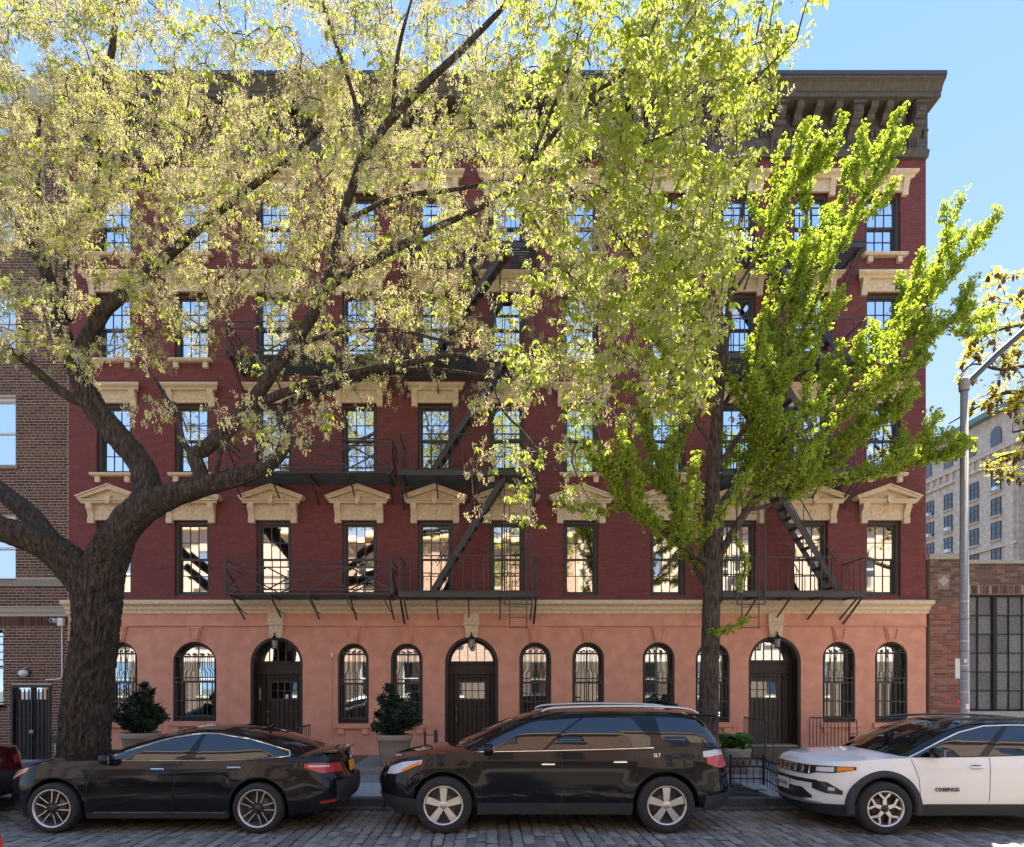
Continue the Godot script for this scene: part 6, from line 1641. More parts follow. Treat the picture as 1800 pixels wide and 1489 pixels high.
	var k := {len = 4.4, paint = M.car_white, cabin_paint = M.car_black, roof_paint = M.car_black, wheels = [0.89, 3.526], arch = 0.43, wy = 0.352, wr = 0.355, rim = 0.235, xcf = 0.72, xcr = 3.9, nf = 2.3, nr = 2.6, flare = 0.03, steer = -0.06,
		nose = [Vector2(0.22, 0.14), Vector2(0.36, 0.02), Vector2(0.55, 0.0), Vector2(0.75, 0.01), Vector2(0.88, 0.035), Vector2(0.95, 0.1), Vector2(1.0, 0.18)], tail = [Vector2(0.25, 4.3), Vector2(0.5, 4.4), Vector2(0.8, 4.36), Vector2(1.05, 4.28)],
		side = [Vector2(0.2, 0.85), Vector2(0.45, 0.905), Vector2(0.7, 0.92), Vector2(0.9, 0.91), Vector2(1.1, 0.86)], plan = [Vector2(0, 1.0), Vector2(5, 1.0)],
		sill = [Vector2(0.0, 0.24), Vector2(0.6, 0.22), Vector2(1.4, 0.26), Vector2(3.0, 0.26), Vector2(4.4, 0.34)],
		shoulder = [Vector2(0.0, 0.92), Vector2(0.3, 0.96), Vector2(0.8, 1.0), Vector2(1.3, 1.02), Vector2(2.2, 1.03), Vector2(3.2, 1.06), Vector2(4.4, 1.08)],
		crown = 0.07, hood_paint = M.car_white, ws = [Vector2(0, 0.98), Vector2(0.5, 1.4), Vector2(0.85, 1.78), Vector2(1, 2.02)], rg = [Vector2(0, 4.28), Vector2(0.5, 4.15), Vector2(1, 3.95)], gcf = 0.42, gcr = 0.35, gn = 2.3,
		gh = [Vector2(0, 0.865), Vector2(0.5, 0.785), Vector2(0.88, 0.68), Vector2(1, 0.59)], roof = [Vector2(1.4, 1.44), Vector2(2.0, 1.49), Vector2(2.8, 1.5), Vector2(3.9, 1.45)],
		glass = [["side_window", [Vector2(0.86, 0.06), Vector2(1.0, 0.06), Vector2(1.31, 0.06)], [Vector2(0.86, 0.12), Vector2(1.0, 0.68), Vector2(1.12, 0.84), Vector2(1.31, 0.87)]], ["side_window", [Vector2(1.36, 0.06), Vector2(1.72, 0.06)], [Vector2(1.36, 0.87), Vector2(1.72, 0.87)]], ["side_window", [Vector2(1.76, 0.08), Vector2(2.1, 0.1)], [Vector2(1.76, 0.86), Vector2(2.1, 0.7)]]],
		chrome = [[Vector2(0.8, 0.03), Vector2(0.86, 0.2), Vector2(0.99, 0.72), Vector2(1.11, 0.88), Vector2(1.33, 0.905), Vector2(1.75, 0.905), Vector2(2.2, 0.78)]], trim = M.white, ws_q = 0.7, rw_q = 2.3,
		seams = [], panels = [], handles = [Vector2(2.14, 0.9), Vector2(3.0, 0.92)], handle_mat = M.car_white, mirror = Vector3(1.56, 1.1, 0.98), mirror_mat = M.car_black, spokes = "split", rim_mat = M.alloy}
	k.seams.append([Vector2(qx(k, 1.38), 0.42), Vector2(qx(k, 1.36), 0.75), Vector2(qx(k, 1.28), 1.0)])
	k.seams.append([Vector2(qx(k, 2.32), 0.42), Vector2(qx(k, 2.32), 0.75), Vector2(qx(k, 2.34), 1.02)])
	k.seams.append([Vector2(qx(k, 3.05), 0.5), Vector2(qx(k, 3.2), 0.8), Vector2(qx(k, 3.3), 1.02)])
	k.panels.append(["sill_cladding", cl, [Vector2(qx(k, 1.33), 0.25), Vector2(qx(k, 3.08), 0.25)], [Vector2(qx(k, 1.33), 0.4), Vector2(qx(k, 3.08), 0.4)], 0.02])
	k.panels.append(["bumper_cladding", cl, [Vector2(0.0, 0.22), Vector2(0.5, 0.22), Vector2(0.9, 0.24)], [Vector2(0.0, 0.37), Vector2(0.5, 0.37), Vector2(0.9, 0.4)], 0.018])
	k.panels.append(["bumper_trim", M.alloy, [Vector2(0.0, 0.365), Vector2(0.5, 0.37)], [Vector2(0.0, 0.395), Vector2(0.5, 0.395)], 0.03])
	k.panels.append(["headlight", M.lamp_dark, [Vector2(0.36, 0.79), Vector2(0.6, 0.8), Vector2(0.86, 0.86)], [Vector2(0.36, 0.885), Vector2(0.6, 0.895), Vector2(0.86, 0.9)], 0.01])
	k.panels.append(["headlight_lens", M.lens_clear, [Vector2(0.42, 0.81), Vector2(0.62, 0.82)], [Vector2(0.42, 0.865), Vector2(0.62, 0.88)], 0.014])
	k.panels.append(["turn_signal", M.lens_amber, [Vector2(0.66, 0.825), Vector2(0.83, 0.858)], [Vector2(0.66, 0.885), Vector2(0.83, 0.893)], 0.014])
	k.panels.append(["fog_lamp_surround", M.lamp_dark, [Vector2(0.38, 0.57), Vector2(0.55, 0.52), Vector2(0.72, 0.52)], [Vector2(0.38, 0.68), Vector2(0.55, 0.675), Vector2(0.72, 0.57)], 0.012])
	k.panels.append(["fog_lamp", M.lens_clear, [Vector2(0.57, 0.565), Vector2(0.64, 0.565)], [Vector2(0.57, 0.61), Vector2(0.64, 0.605)], 0.02])
	for w in k.wheels:
		for sd in [-1.0, 1.0]:
			# grey arch trims, one arc each side of the wheel top
			pass
	build_car(k, j)
	for w in k.wheels:
		for sd in [1.0, -1.0]:
			var st := new_st(); st.set_smooth_group(1)
			for q in 20:
				var a := PI * (q / 20.0 * 1.12 - 0.06); var b := PI * ((q + 1) / 20.0 * 1.12 - 0.06)
				var zz: float = sd * 0.965
				var r0: float = k.arch - 0.012; var r1: float = k.arch + 0.075
				quad(st, Vector3(w + cos(a) * r0, k.wy + sin(a) * r0, zz), Vector3(w + cos(a) * r1, k.wy + sin(a) * r1, zz - sd * 0.006), Vector3(w + cos(b) * r1, k.wy + sin(b) * r1, zz - sd * 0.006), Vector3(w + cos(b) * r0, k.wy + sin(b) * r0, zz))
				quad(st, Vector3(w + cos(a) * r1, k.wy + sin(a) * r1, zz - sd * 0.006), Vector3(w + cos(a) * (r1 + 0.004), k.wy + sin(a) * (r1 + 0.004), zz - sd * 0.08), Vector3(w + cos(b) * (r1 + 0.004), k.wy + sin(b) * (r1 + 0.004), zz - sd * 0.08), Vector3(w + cos(b) * r1, k.wy + sin(b) * r1, zz - sd * 0.006))
				quad(st, Vector3(w + cos(a) * r0, k.wy + sin(a) * r0, zz), Vector3(w + cos(b) * r0, k.wy + sin(b) * r0, zz), Vector3(w + cos(b) * r0, k.wy + sin(b) * r0, zz - sd * 0.2), Vector3(w + cos(a) * r0, k.wy + sin(a) * r0, zz - sd * 0.2))
			put(done(st), "arch_trim", cl, j)
	# seven-slot grille, lower intake, plate and lettering
	var gl := group_part("grille", j)
	put(front_panel(k, -0.6, 0.6, [Vector2(-0.6, 0.79), Vector2(-0.5, 0.755), Vector2(0.5, 0.755), Vector2(0.6, 0.79)], [Vector2(-0.6, 0.885), Vector2(0.6, 0.885)], 0.008, 20), "grille_back", M.lamp_dark, gl)
	for q in 7:
		var zc := (q - 3) * 0.15
		var sl := new_st()
		var fx := func(z: float, y: float) -> Vector3:
			var hw: float = curve_at(k.side, y); var dd := pow(maxf(1.0 - pow(absf(z) / hw, k.nf), 0.0), 1.0 / k.nf)
			return Vector3(k.xcf - dd * (k.xcf - curve_at(k.nose, y)) - 0.014, y, z)
		for pr in [[[zc - 0.055, 0.77], [zc - 0.055, 0.872]], [[zc - 0.055, 0.872], [zc + 0.055, 0.872]], [[zc + 0.055, 0.872], [zc + 0.055, 0.77]], [[zc + 0.055, 0.77], [zc - 0.055, 0.77]]]:
			add_bar(sl, fx.call(pr[0][0], pr[0][1]), fx.call(pr[1][0], pr[1][1]), 0.014)
		put(done(sl), "grille_slot", M.chrome, gl)
	put(front_panel(k, -0.62, 0.62, [Vector2(-0.62, 0.64), Vector2(0.62, 0.64)], [Vector2(-0.62, 0.69), Vector2(0.62, 0.69)], 0.01), "upper_intake", M.lamp_dark, j)
	put(front_panel(k, -0.55, 0.55, [Vector2(-0.55, 0.43), Vector2(-0.4, 0.4), Vector2(0.4, 0.4), Vector2(0.55, 0.43)], [Vector2(-0.55, 0.46), Vector2(-0.4, 0.56), Vector2(0.4, 0.56), Vector2(0.55, 0.46)], 0.01), "lower_intake", M.lamp_dark, j)
	var np := group_part("number_plate", j, Vector3(-0.03, 0.57, -0.02))
	np.rotation.y = -PI / 2
	cbox(np, "plate", Vector3.ZERO, Vector3(0.31, 0.16, 0.012), M.paper, 0.003)
	put(lettering("LEE•6426", 0.075, 0.004), "plate_number", M.lamp_dark, np, Vector3(0, 0, 0.008))
	put(lettering("Jeep", 0.05, 0.006, "Droid Sans", 700), "badge", M.lamp_dark, j, Vector3(0.1, 0.93, 0.0)).rotation = Vector3(-0.9, -PI / 2, 0)
	put(lettering("COMPASS", 0.072, 0.006, "Droid Sans", 700), "badge", M.lamp_dark, j, Vector3(1.74, 0.6, 0.93))
	cbox(j, "hood_washer", Vector3(0.95, 1.05, 0.35), Vector3(0.03, 0.012, 0.03), M.lamp_dark, 0.004)
	for sd in [1.0, -1.0]:
		var rr := new_st(); var pth := smooth_path([Vector3(1.75, 1.47, sd * 0.63), Vector3(2.0, 1.525, sd * 0.63), Vector3(3.0, 1.545, sd * 0.63), Vector3(3.9, 1.49, sd * 0.61)], 4); var rad := []
		for q in pth.size(): rad.append(0.018)
		add_tube(rr, pth, rad, 8); put(done(rr), "roof_rail", M.lamp_dark, j)
	put(tube([Vector3(3.55, 1.5, 0.1), Vector3(3.62, 1.68, 0.1)], 0.008, 6), "antenna", M.lamp_dark, j)
	# --- two cars of which only a corner shows: ahead of the sedan, and one on the near side of the street
	var q1 := thing("maroon_car", "dark maroon car ahead of the black sedan, only its tail in view", "car", Vector3(X(12, 7.0) - 5.32, 0, 6.5))
	var e2 := e.duplicate(); e2.paint = M.car_maroon; e2.mirror_mat = M.car_maroon
	build_car(e2, q1)
	var q2 := thing("near_white_car", "white car at the near left corner, only its red tail light edge in view", "car", Vector3(-3.52 - 4.36, 0, 12.3))
	var k2 := k.duplicate(); k2.cabin_paint = M.car_white; k2.roof_paint = M.car_white; k2.panels = k.panels.duplicate()
	k2.panels.append(["tail_light", M.lens_red, [Vector2(2.25, 0.68), Vector2(2.7, 0.68)], [Vector2(2.25, 0.94), Vector2(2.7, 0.94)], 0.02])
	build_car(k2, q2)

# ---------- trees
func bark_tube(pts: Array, radii: Array, sides: int, rough: float, seed_: int) -> ArrayMesh:
	var st := new_st(); st.set_smooth_group(1)
	var nz := FastNoiseLite.new(); nz.seed = seed_; nz.frequency = 1.0; nz.fractal_octaves = 3
	var n := pts.size(); var rings := []
	var t0: Vector3 = (pts[1] - pts[0]).normalized()
	var u := t0.cross(Vector3(0.13, 0.2, 1.0)).normalized()
	var run := 0.0
	for i in n:
		if i > 0: run += (pts[i] as Vector3).distance_to(pts[i - 1])
		var t: Vector3 = ((pts[mini(i + 1, n - 1)] as Vector3) - (pts[maxi(i - 1, 0)] as Vector3)).normalized()
		u = (u - t * u.dot(t)).normalized()
		var w := t.cross(u); var ring := []
		for k in sides:
			var a := TAU * k / sides
			var r: float = radii[i]
			var dv := Vector3(cos(a), sin(a), 0)
			var ridge := nz.get_noise_3d(dv.x * 1.2, dv.y * 1.2, run * 0.8) * 0.9
			var k1 := r / 0.04; var fur := 1.0 - absf(nz.get_noise_3d(dv.x * k1, dv.y * k1, run * 2.2)) * 2.6
			ring.append(pts[i] + (u * cos(a) + w * sin(a)) * (r * (1.0 + rough * ridge) + minf(0.055, r * 0.16) * fur - minf(0.035, r * 0.1)))
		rings.append(ring)
	for i in n - 1:
		for k in sides:
			var k2 := (k + 1) % sides
			quad(st, rings[i][k], rings[i][k2], rings[i + 1][k2], rings[i + 1][k])
	for k in range(1, sides - 1): tri(st, rings[n - 1][0], rings[n - 1][k], rings[n - 1][k + 1])
	return done(st)
func limb(tree: Node3D, called: String, pts: Array, skel: Array, sides := 12, rough := 0.06, per := 5):
	# pts hold x, y in the photograph, depth z in metres and the width there
	var p := []; var r := []
	for a in pts:
		p.append(P(a[0], a[1], a[2])); r.append(a[3] * 0.5 * (CZ - a[2]) / F)
	var sp := smooth_path(p, per); var sr := []
	for i in sp.size():
		var t := float(i) / per; var k := mini(int(t), r.size() - 2)
		sr.append(lerpf(r[k], r[k + 1], minf(t - k, 1.0)))
	put(bark_tube(sp, sr, sides, rough, 5 + skel.size()), called, M.bark_wood, tree, -tree.position)
	for i in range(0, sp.size(), maxi(1, per / 2)): skel.append(sp[i])
func grow(tree: Node3D, skel: Array, goals: Array, called: String, r0: float, droop: float) -> Array:
	# joins every goal to the nearest wood that is there, nearest goals first; returns [tip, direction] for each
	var nodes := PackedVector3Array(skel)
	var order := []
	for g in goals:
		var best := 1e9
		for q in skel: best = minf(best, g.distance_squared_to(q))
		order.append([best, g])
	order.sort_custom(func(a, b): return a[0] < b[0])
	var st := new_st(); var tips := []
	for o in order:
		var g: Vector3 = o[1]; var bi := 0; var best := 1e9
		for i in nodes.size():
			var d := g.distance_squared_to(nodes[i])
			if d < best: best = d; bi = i
		var a := nodes[bi]; var l := sqrt(best)
		if l < 0.05: continue
		var j := Vector3(rng.randf_range(-1, 1), rng.randf_range(-0.6, 1), rng.randf_range(-1, 1)) * l * 0.13
		var pts := smooth_path([a, a.lerp(g, 0.35) + j + Vector3(0, l * 0.08, 0), a.lerp(g, 0.7) + j * 0.7, g + Vector3(0, -droop * l * 0.15, 0)], 2)
		var rr := []
		var base := minf(r0, 0.008 + 0.01 * l)
		for i in pts.size(): rr.append(lerpf(base, 0.0022, float(i) / (pts.size() - 1)))
		add_tube(st, pts, rr, 4, true, false)
		for i in range(2, pts.size(), 2): nodes.append(pts[i])
		tips.append(pts)
	var m := put(done(st), called, M.twig, tree, -tree.position); m.set_meta("kind", "stuff")
	return tips
func rnd_basis(r: RandomNumberGenerator, s: float) -> Basis:
	return Basis(Vector3(r.randf_range(-1, 1), r.randf_range(-1, 1), r.randf_range(-1, 1)).normalized(), r.randf() * TAU).scaled(Vector3.ONE * s)
func elm_density(px: float, py: float) -> float:
	var d := 1.0
	if py > 430: d = 0.72
	if py > 540: d = 0.52
	if py > 625: d = 0.22
	if py > 690: d = 0.0
	if px > 900 and py > 540 and py < 720: d = maxf(d, 0.6)
	if px > 1330 - maxf(0.0, py - 330.0) * 0.25 and py > 330: d = 0.0
	if py <= 330 and px > 1440 - py * 0.3 - 70.0 * absf(sin(py * 0.031) + sin(py * 0.083)): d = 0.0
	if px > 1270 and py > 200 and py < 340: d *= 0.5
	# strands that hang in front of the fire escape
	if py >= 690 and py < 930:
		if px > 830 and px < 1130 - (py - 690) * 0.25: d = 0.3 - (py - 690) * 0.0008
		if px > 200 and px < 640 and py < 790: d = 0.16
	return d
func build_trees():
	M.bark_wood = mottled(srgb(0.15, 0.113, 0.08), 0.95, 0.02, 0.75, 1.0, 3.0, 41); M.bark_wood.uv1_scale = Vector3(1.3, 0.3, 1.3)
	M.bark_pale = mottled(srgb(0.2, 0.15, 0.11), 0.95, 0.02, 0.7, 1.0, 3.0, 42); M.bark_pale.uv1_scale = Vector3(1.8, 0.35, 1.8)
	M.twig = plain(srgb(0.085, 0.062, 0.045), 0.9)
	M.samara = leaf_material(Color.WHITE, Color(0.9, 0.9, 0.9), 0.7)
	M.leaf = leaf_material(Color.WHITE, Color(1.0, 1.0, 1.0), 0.5)
	M.podm = plain(srgb(1, 1, 1), 0.8); M.podm.vertex_color_use_as_albedo = true
	build_elm()
	build_ginkgo()
	build_right_tree()
	# fallen seeds on the blocks
	var pl := []; var tn := []
	for i in 1500:
		pl.append(Transform3D(Basis(Vector3.UP, rng.randf() * TAU).scaled(Vector3.ONE * rng.randf_range(0.6, 1.2)), Vector3(rng.randf_range(-8.5, 7.5), 0.004 + rng.randf() * 0.004, rng.randf_range(5.7, 9.4)))); var g := rng.randf_range(0.5, 1.0); tn.append(Color(0.6 * g, 0.48 * g, 0.27 * g))
	var lt := copies("fallen_seeds", null, leaf_mesh("litter", 0), M.samara, pl, tn); lt.set_meta("label", "pale fallen seeds scattered over the street blocks"); lt.set_meta("category", "litter")
func build_elm():
	var tz := 4.9
	var base := Vector3(X(150, tz), 0.13, tz)
	var t := thing("elm_tree", "massive leaning street tree with dark ridged bark and pale seed clusters at the left", "tree", base)
	var sk := []
	limb(t, "trunk", [[146, 1412, tz, 104], [147, 1370, tz, 90], [149, 1290, tz, 80], [156, 1200, tz, 75], [168, 1110, tz, 72], [172, 1050, tz, 78], [182, 1000, tz, 72], [205, 945, tz, 60]], sk, 110, 0.07, 26)
	limb(t, "limb", [[168, 1050, tz, 60], [130, 998, tz + 0.1, 62], [75, 955, tz + 0.3, 50], [0, 928, tz + 0.5, 44], [-110, 880, tz + 0.6, 36], [-240, 780, tz + 0.6, 26]], sk, 80, 0.07, 20)
	limb(t, "limb", [[112, 980, tz, 34], [52, 905, tz - 0.1, 33], [0, 862, tz - 0.3, 29], [-90, 780, tz - 0.6, 24], [-160, 640, tz - 0.9, 16]], sk, 56, 0.06, 14)
	limb(t, "limb", [[195, 965, tz, 56], [236, 905, tz + 0.05, 56], [300, 872, tz + 0.15, 42], [368, 852, tz + 0.25, 34], [430, 835, tz + 0.3, 28], [478, 812, tz + 0.35, 24], [503, 775, tz + 0.3, 19], [494, 730, tz + 0.3, 17], [510, 708, tz + 0.3, 16], [560, 690, tz + 0.4, 15], [640, 662, tz + 0.5, 13], [740, 650, tz + 0.6, 10], [850, 660, tz + 0.8, 5]], sk, 60, 0.06, 14)
	limb(t, "limb", [[235, 908, tz, 46], [258, 868, tz - 0.1, 46], [248, 818, tz - 0.15, 42], [205, 765, tz - 0.2, 40], [166, 716, tz - 0.2, 38], [142, 660, tz - 0.2, 38], [132, 615, tz - 0.2, 36]], sk, 64, 0.07, 18)
	limb(t, "limb", [[160, 712, tz - 0.2, 20], [110, 690, tz - 0.1, 17], [50, 640, tz, 14], [0, 600, tz + 0.1, 12], [-80, 540, tz + 0.2, 8]], sk, 14)
	limb(t, "limb", [[128, 640, tz - 0.2, 32], [98, 545, tz - 0.3, 27], [78, 470, tz - 0.4, 22], [50, 430, tz - 0.4, 18], [24, 385, tz - 0.5, 15], [-10, 320, tz - 0.6, 10]], sk, 24)
	limb(t, "limb", [[84, 490, tz - 0.35, 20], [73, 400, tz - 0.5, 16], [70, 300, tz - 0.7, 12], [72, 190, tz - 0.9, 7]], sk, 12)
	limb(t, "limb", [[136, 630, tz - 0.2, 30], [180, 550, tz - 0.1, 24], [226, 510, tz, 22], [278, 463, tz + 0.1, 20], [320, 428, tz + 0.2, 17], [360, 393, tz + 0.3, 14], [440, 330, tz + 0.4, 12], [500, 285, tz + 0.5, 10], [566, 224, tz + 0.6, 6]], sk, 24)
	limb(t, "limb", [[120, 560, tz - 0.3, 18], [124, 440, tz - 0.6, 16], [160, 365, tz - 0.8, 15], [200, 343, tz - 0.9, 14], [258, 308, tz - 1.0, 13], [327, 254, tz - 1.1, 11], [370, 215, tz - 1.2, 6]], sk, 12)
	limb(t, "limb", [[165, 360, tz - 0.8, 13], [184, 185, tz - 0.3, 16], [198, 80, tz + 0.1, 12], [210, -40, tz + 0.3, 8]], sk, 12)
	limb(t, "limb", [[350, 858, tz + 0.2, 30], [352, 830, tz + 0.3, 26], [342, 800, tz + 0.35, 25], [366, 785, tz + 0.4, 26], [402, 752, tz + 0.5, 25], [446, 702, tz + 0.6, 23], [490, 638, tz + 0.7, 21], [538, 574, tz + 0.8, 19], [568, 514, tz + 0.9, 18], [585, 462, tz + 1.0, 16], [602, 385, tz + 1.1, 15], [624, 316, tz + 1.2, 15], [645, 262, tz + 1.3, 15], [708, 188, tz + 1.5, 14], [764, 132, tz + 1.6, 13], [816, 84, tz + 1.7, 11], [906, -10, tz + 1.9, 7]], sk, 24)
	limb(t, "limb", [[340, 800, tz + 0.35, 14], [322, 775, tz + 0.3, 11], [312, 735, tz + 0.25, 10], [292, 700, tz + 0.2, 8], [272, 665, tz + 0.2, 6]], sk, 8)
	limb(t, "limb", [[378, 842, tz + 0.3, 11], [386, 800, tz + 0.5, 10], [395, 775, tz + 0.6, 8], [430, 745, tz + 0.8, 5]], sk, 8)
	limb(t, "limb", [[428, 726, tz + 0.55, 18], [480, 698, tz + 0.6, 16], [560, 670, tz + 0.7, 15], [640, 652, tz + 0.8, 14], [720, 638, tz + 0.9, 11], [800, 624, tz + 1.1, 8], [890, 640, tz + 1.4, 4]], sk, 12)
	limb(t, "limb", [[566, 516, tz + 0.9, 15], [600, 488, tz + 1.0, 15], [650, 462, tz + 1.1, 14], [708, 430, tz + 1.2, 13], [752, 407, tz + 1.3, 12], [800, 385, tz + 1.4, 10], [854, 360, tz + 1.5, 9], [900, 332, tz + 1.6, 9], [932, 292, tz + 1.7, 8], [973, 236, tz + 1.8, 8], [1030, 172, tz + 1.9, 7], [1085, 138, tz + 2.0, 6], [1116, 100, tz + 2.1, 3]], sk, 12)
	limb(t, "limb", [[607, 392, tz + 1.1, 9], [656, 364, tz + 1.0, 9], [718, 343, tz + 0.9, 8], [794, 334, tz + 0.8, 7], [884, 316, tz + 0.7, 4]], sk, 8)
	limb(t, "limb", [[641, 262, tz + 1.3, 10], [622, 172, tz + 1.2, 8], [594, 86, tz + 1.1, 8], [562, -10, tz + 1.0, 5]], sk, 8)
	limb(t, "limb", [[690, 205, tz + 1.4, 9], [700, 90, tz + 1.6, 7], [726, -10, tz + 1.8, 4]], sk, 8)
	limb(t, "limb", [[500, 622, tz + 0.7, 9], [549, 597, tz + 1.0, 8], [622, 583, tz + 1.2, 8], [692, 580, tz + 1.4, 8], [752, 592, tz + 1.6, 6], [800, 604, tz + 1.8, 4]], sk, 8)
	limb(t, "limb", [[930, 300, tz + 1.7, 8], [986, 297, tz + 1.9, 8], [1042, 276, tz + 2.1, 7], [1098, 258, tz + 2.2, 6], [1175, 236, tz + 2.4, 5], [1300, 160, tz + 2.6, 4], [1400, 70, tz + 2.8, 2]], sk, 8)
	limb(t, "limb", [[930, 296, tz + 1.7, 7], [964, 206, tz + 1.9, 7], [992, 140, tz + 2.0, 6], [1012, 77, tz + 2.1, 5], [1032, 0, tz + 2.2, 3]], sk, 8)
	limb(t, "limb", [[965, 300, tz + 1.9, 6], [1016, 344, tz + 2.0, 5], [1060, 384, tz + 2.1, 4], [1130, 470, tz + 2.2, 4], [1190, 560, tz + 2.3, 3]], sk, 8)
	limb(t, "limb", [[850, 632, tz + 1.3, 5], [884, 719, tz + 1.8, 5], [915, 754, tz + 1.9, 4], [963, 812, tz + 2.0, 4], [992, 845, tz + 2.1, 2]], sk, 6)
	limb(t, "limb", [[905, 335, tz + 1.6, 6], [960, 420, tz + 1.9, 6], [1010, 500, tz + 2.1, 5], [1050, 600, tz + 2.3, 4], [1060, 690, tz + 2.4, 2]], sk, 6)
	# twigs reach out to points spread through the crown
	var r := RandomNumberGenerator.new(); r.seed = 21
	var nz := FastNoiseLite.new(); nz.seed = 4; nz.frequency = 0.011; nz.fractal_octaves = 2
	var goals := []
	while goals.size() < 2400:
		var px := r.randf_range(-160, 1450); var py := r.randf_range(-90, 940)
		var d := elm_density(px, py)
		d *= clampf(0.85 + nz.get_noise_2d(px, py) * 1.5, 0.1, 1.0)
		if r.randf() > d: continue
		var z := lerpf(3.0, 6.7 if px < 850 else 8.0, pow(r.randf(), 0.8)) if py < 690 else r.randf_range(6.6, 8.3)
		if px > 1000: z = r.randf_range(5.6, 9.0)
		goals.append(P(px, py, z))
	var tips := grow(t, sk, goals, "twigs", 0.03, 0.4)
	var seeds := [[], [], []]; var st := [[], [], []]; var leaves := []; var lt := []
	for pts in tips:
		var n: int = pts.size()
		var tip: Vector3 = pts[n - 1]
		var px: float = CX + tip.x * F / (CZ - tip.z); var py: float = CY - (tip.y - EYE) * F / (CZ - tip.z)
		var leafy := 0.14
		if px > 880: leafy = 0.4
		if px > 1080: leafy = 0.62
		var cnt := 16 if py < 640 else 11
		for k in cnt:
			var q: float = 1.0 - pow(r.randf(), 1.5) * 0.75
			var f: float = q * (n - 1); var i := mini(int(f), n - 2)
			var p: Vector3 = (pts[i] as Vector3).lerp(pts[i + 1], f - i) + Vector3(r.randf_range(-1, 1), r.randf_range(-1.0, 0.6), r.randf_range(-1, 1)) * 0.17
			if r.randf() < leafy:
				leaves.append(Transform3D(Basis(Vector3.UP, r.randf() * TAU).scaled(Vector3.ONE * r.randf_range(0.6, 1.15)), p))
				var g := r.randf_range(0.75, 1.25); lt.append(Color(0.37 * g, 0.44 * g, 0.055 * g))
			else:
				var v := r.randi() % 3
				seeds[v].append(Transform3D(Basis(Vector3.UP, r.randf() * TAU) * Basis(Vector3.RIGHT, r.randf_range(-0.4, 0.4)) * Basis.from_scale(Vector3.ONE * r.randf_range(0.7, 1.15)), p))
				var g := r.randf_range(0.55, 1.2); st[v].append(Color(0.62 * g, 0.555 * g * r.randf_range(0.95, 1.1), 0.3 * g))
	for v in 3: shifted(copies("seed_clusters", t, leaf_mesh("samara", v), M.samara, seeds[v], st[v]), t)
	shifted(copies("leaves", t, leaf_mesh("elm", 1), M.leaf, leaves, lt), t)
func shifted(o: Node3D, t: Node3D) -> Node3D:
	o.position = -t.position; return o
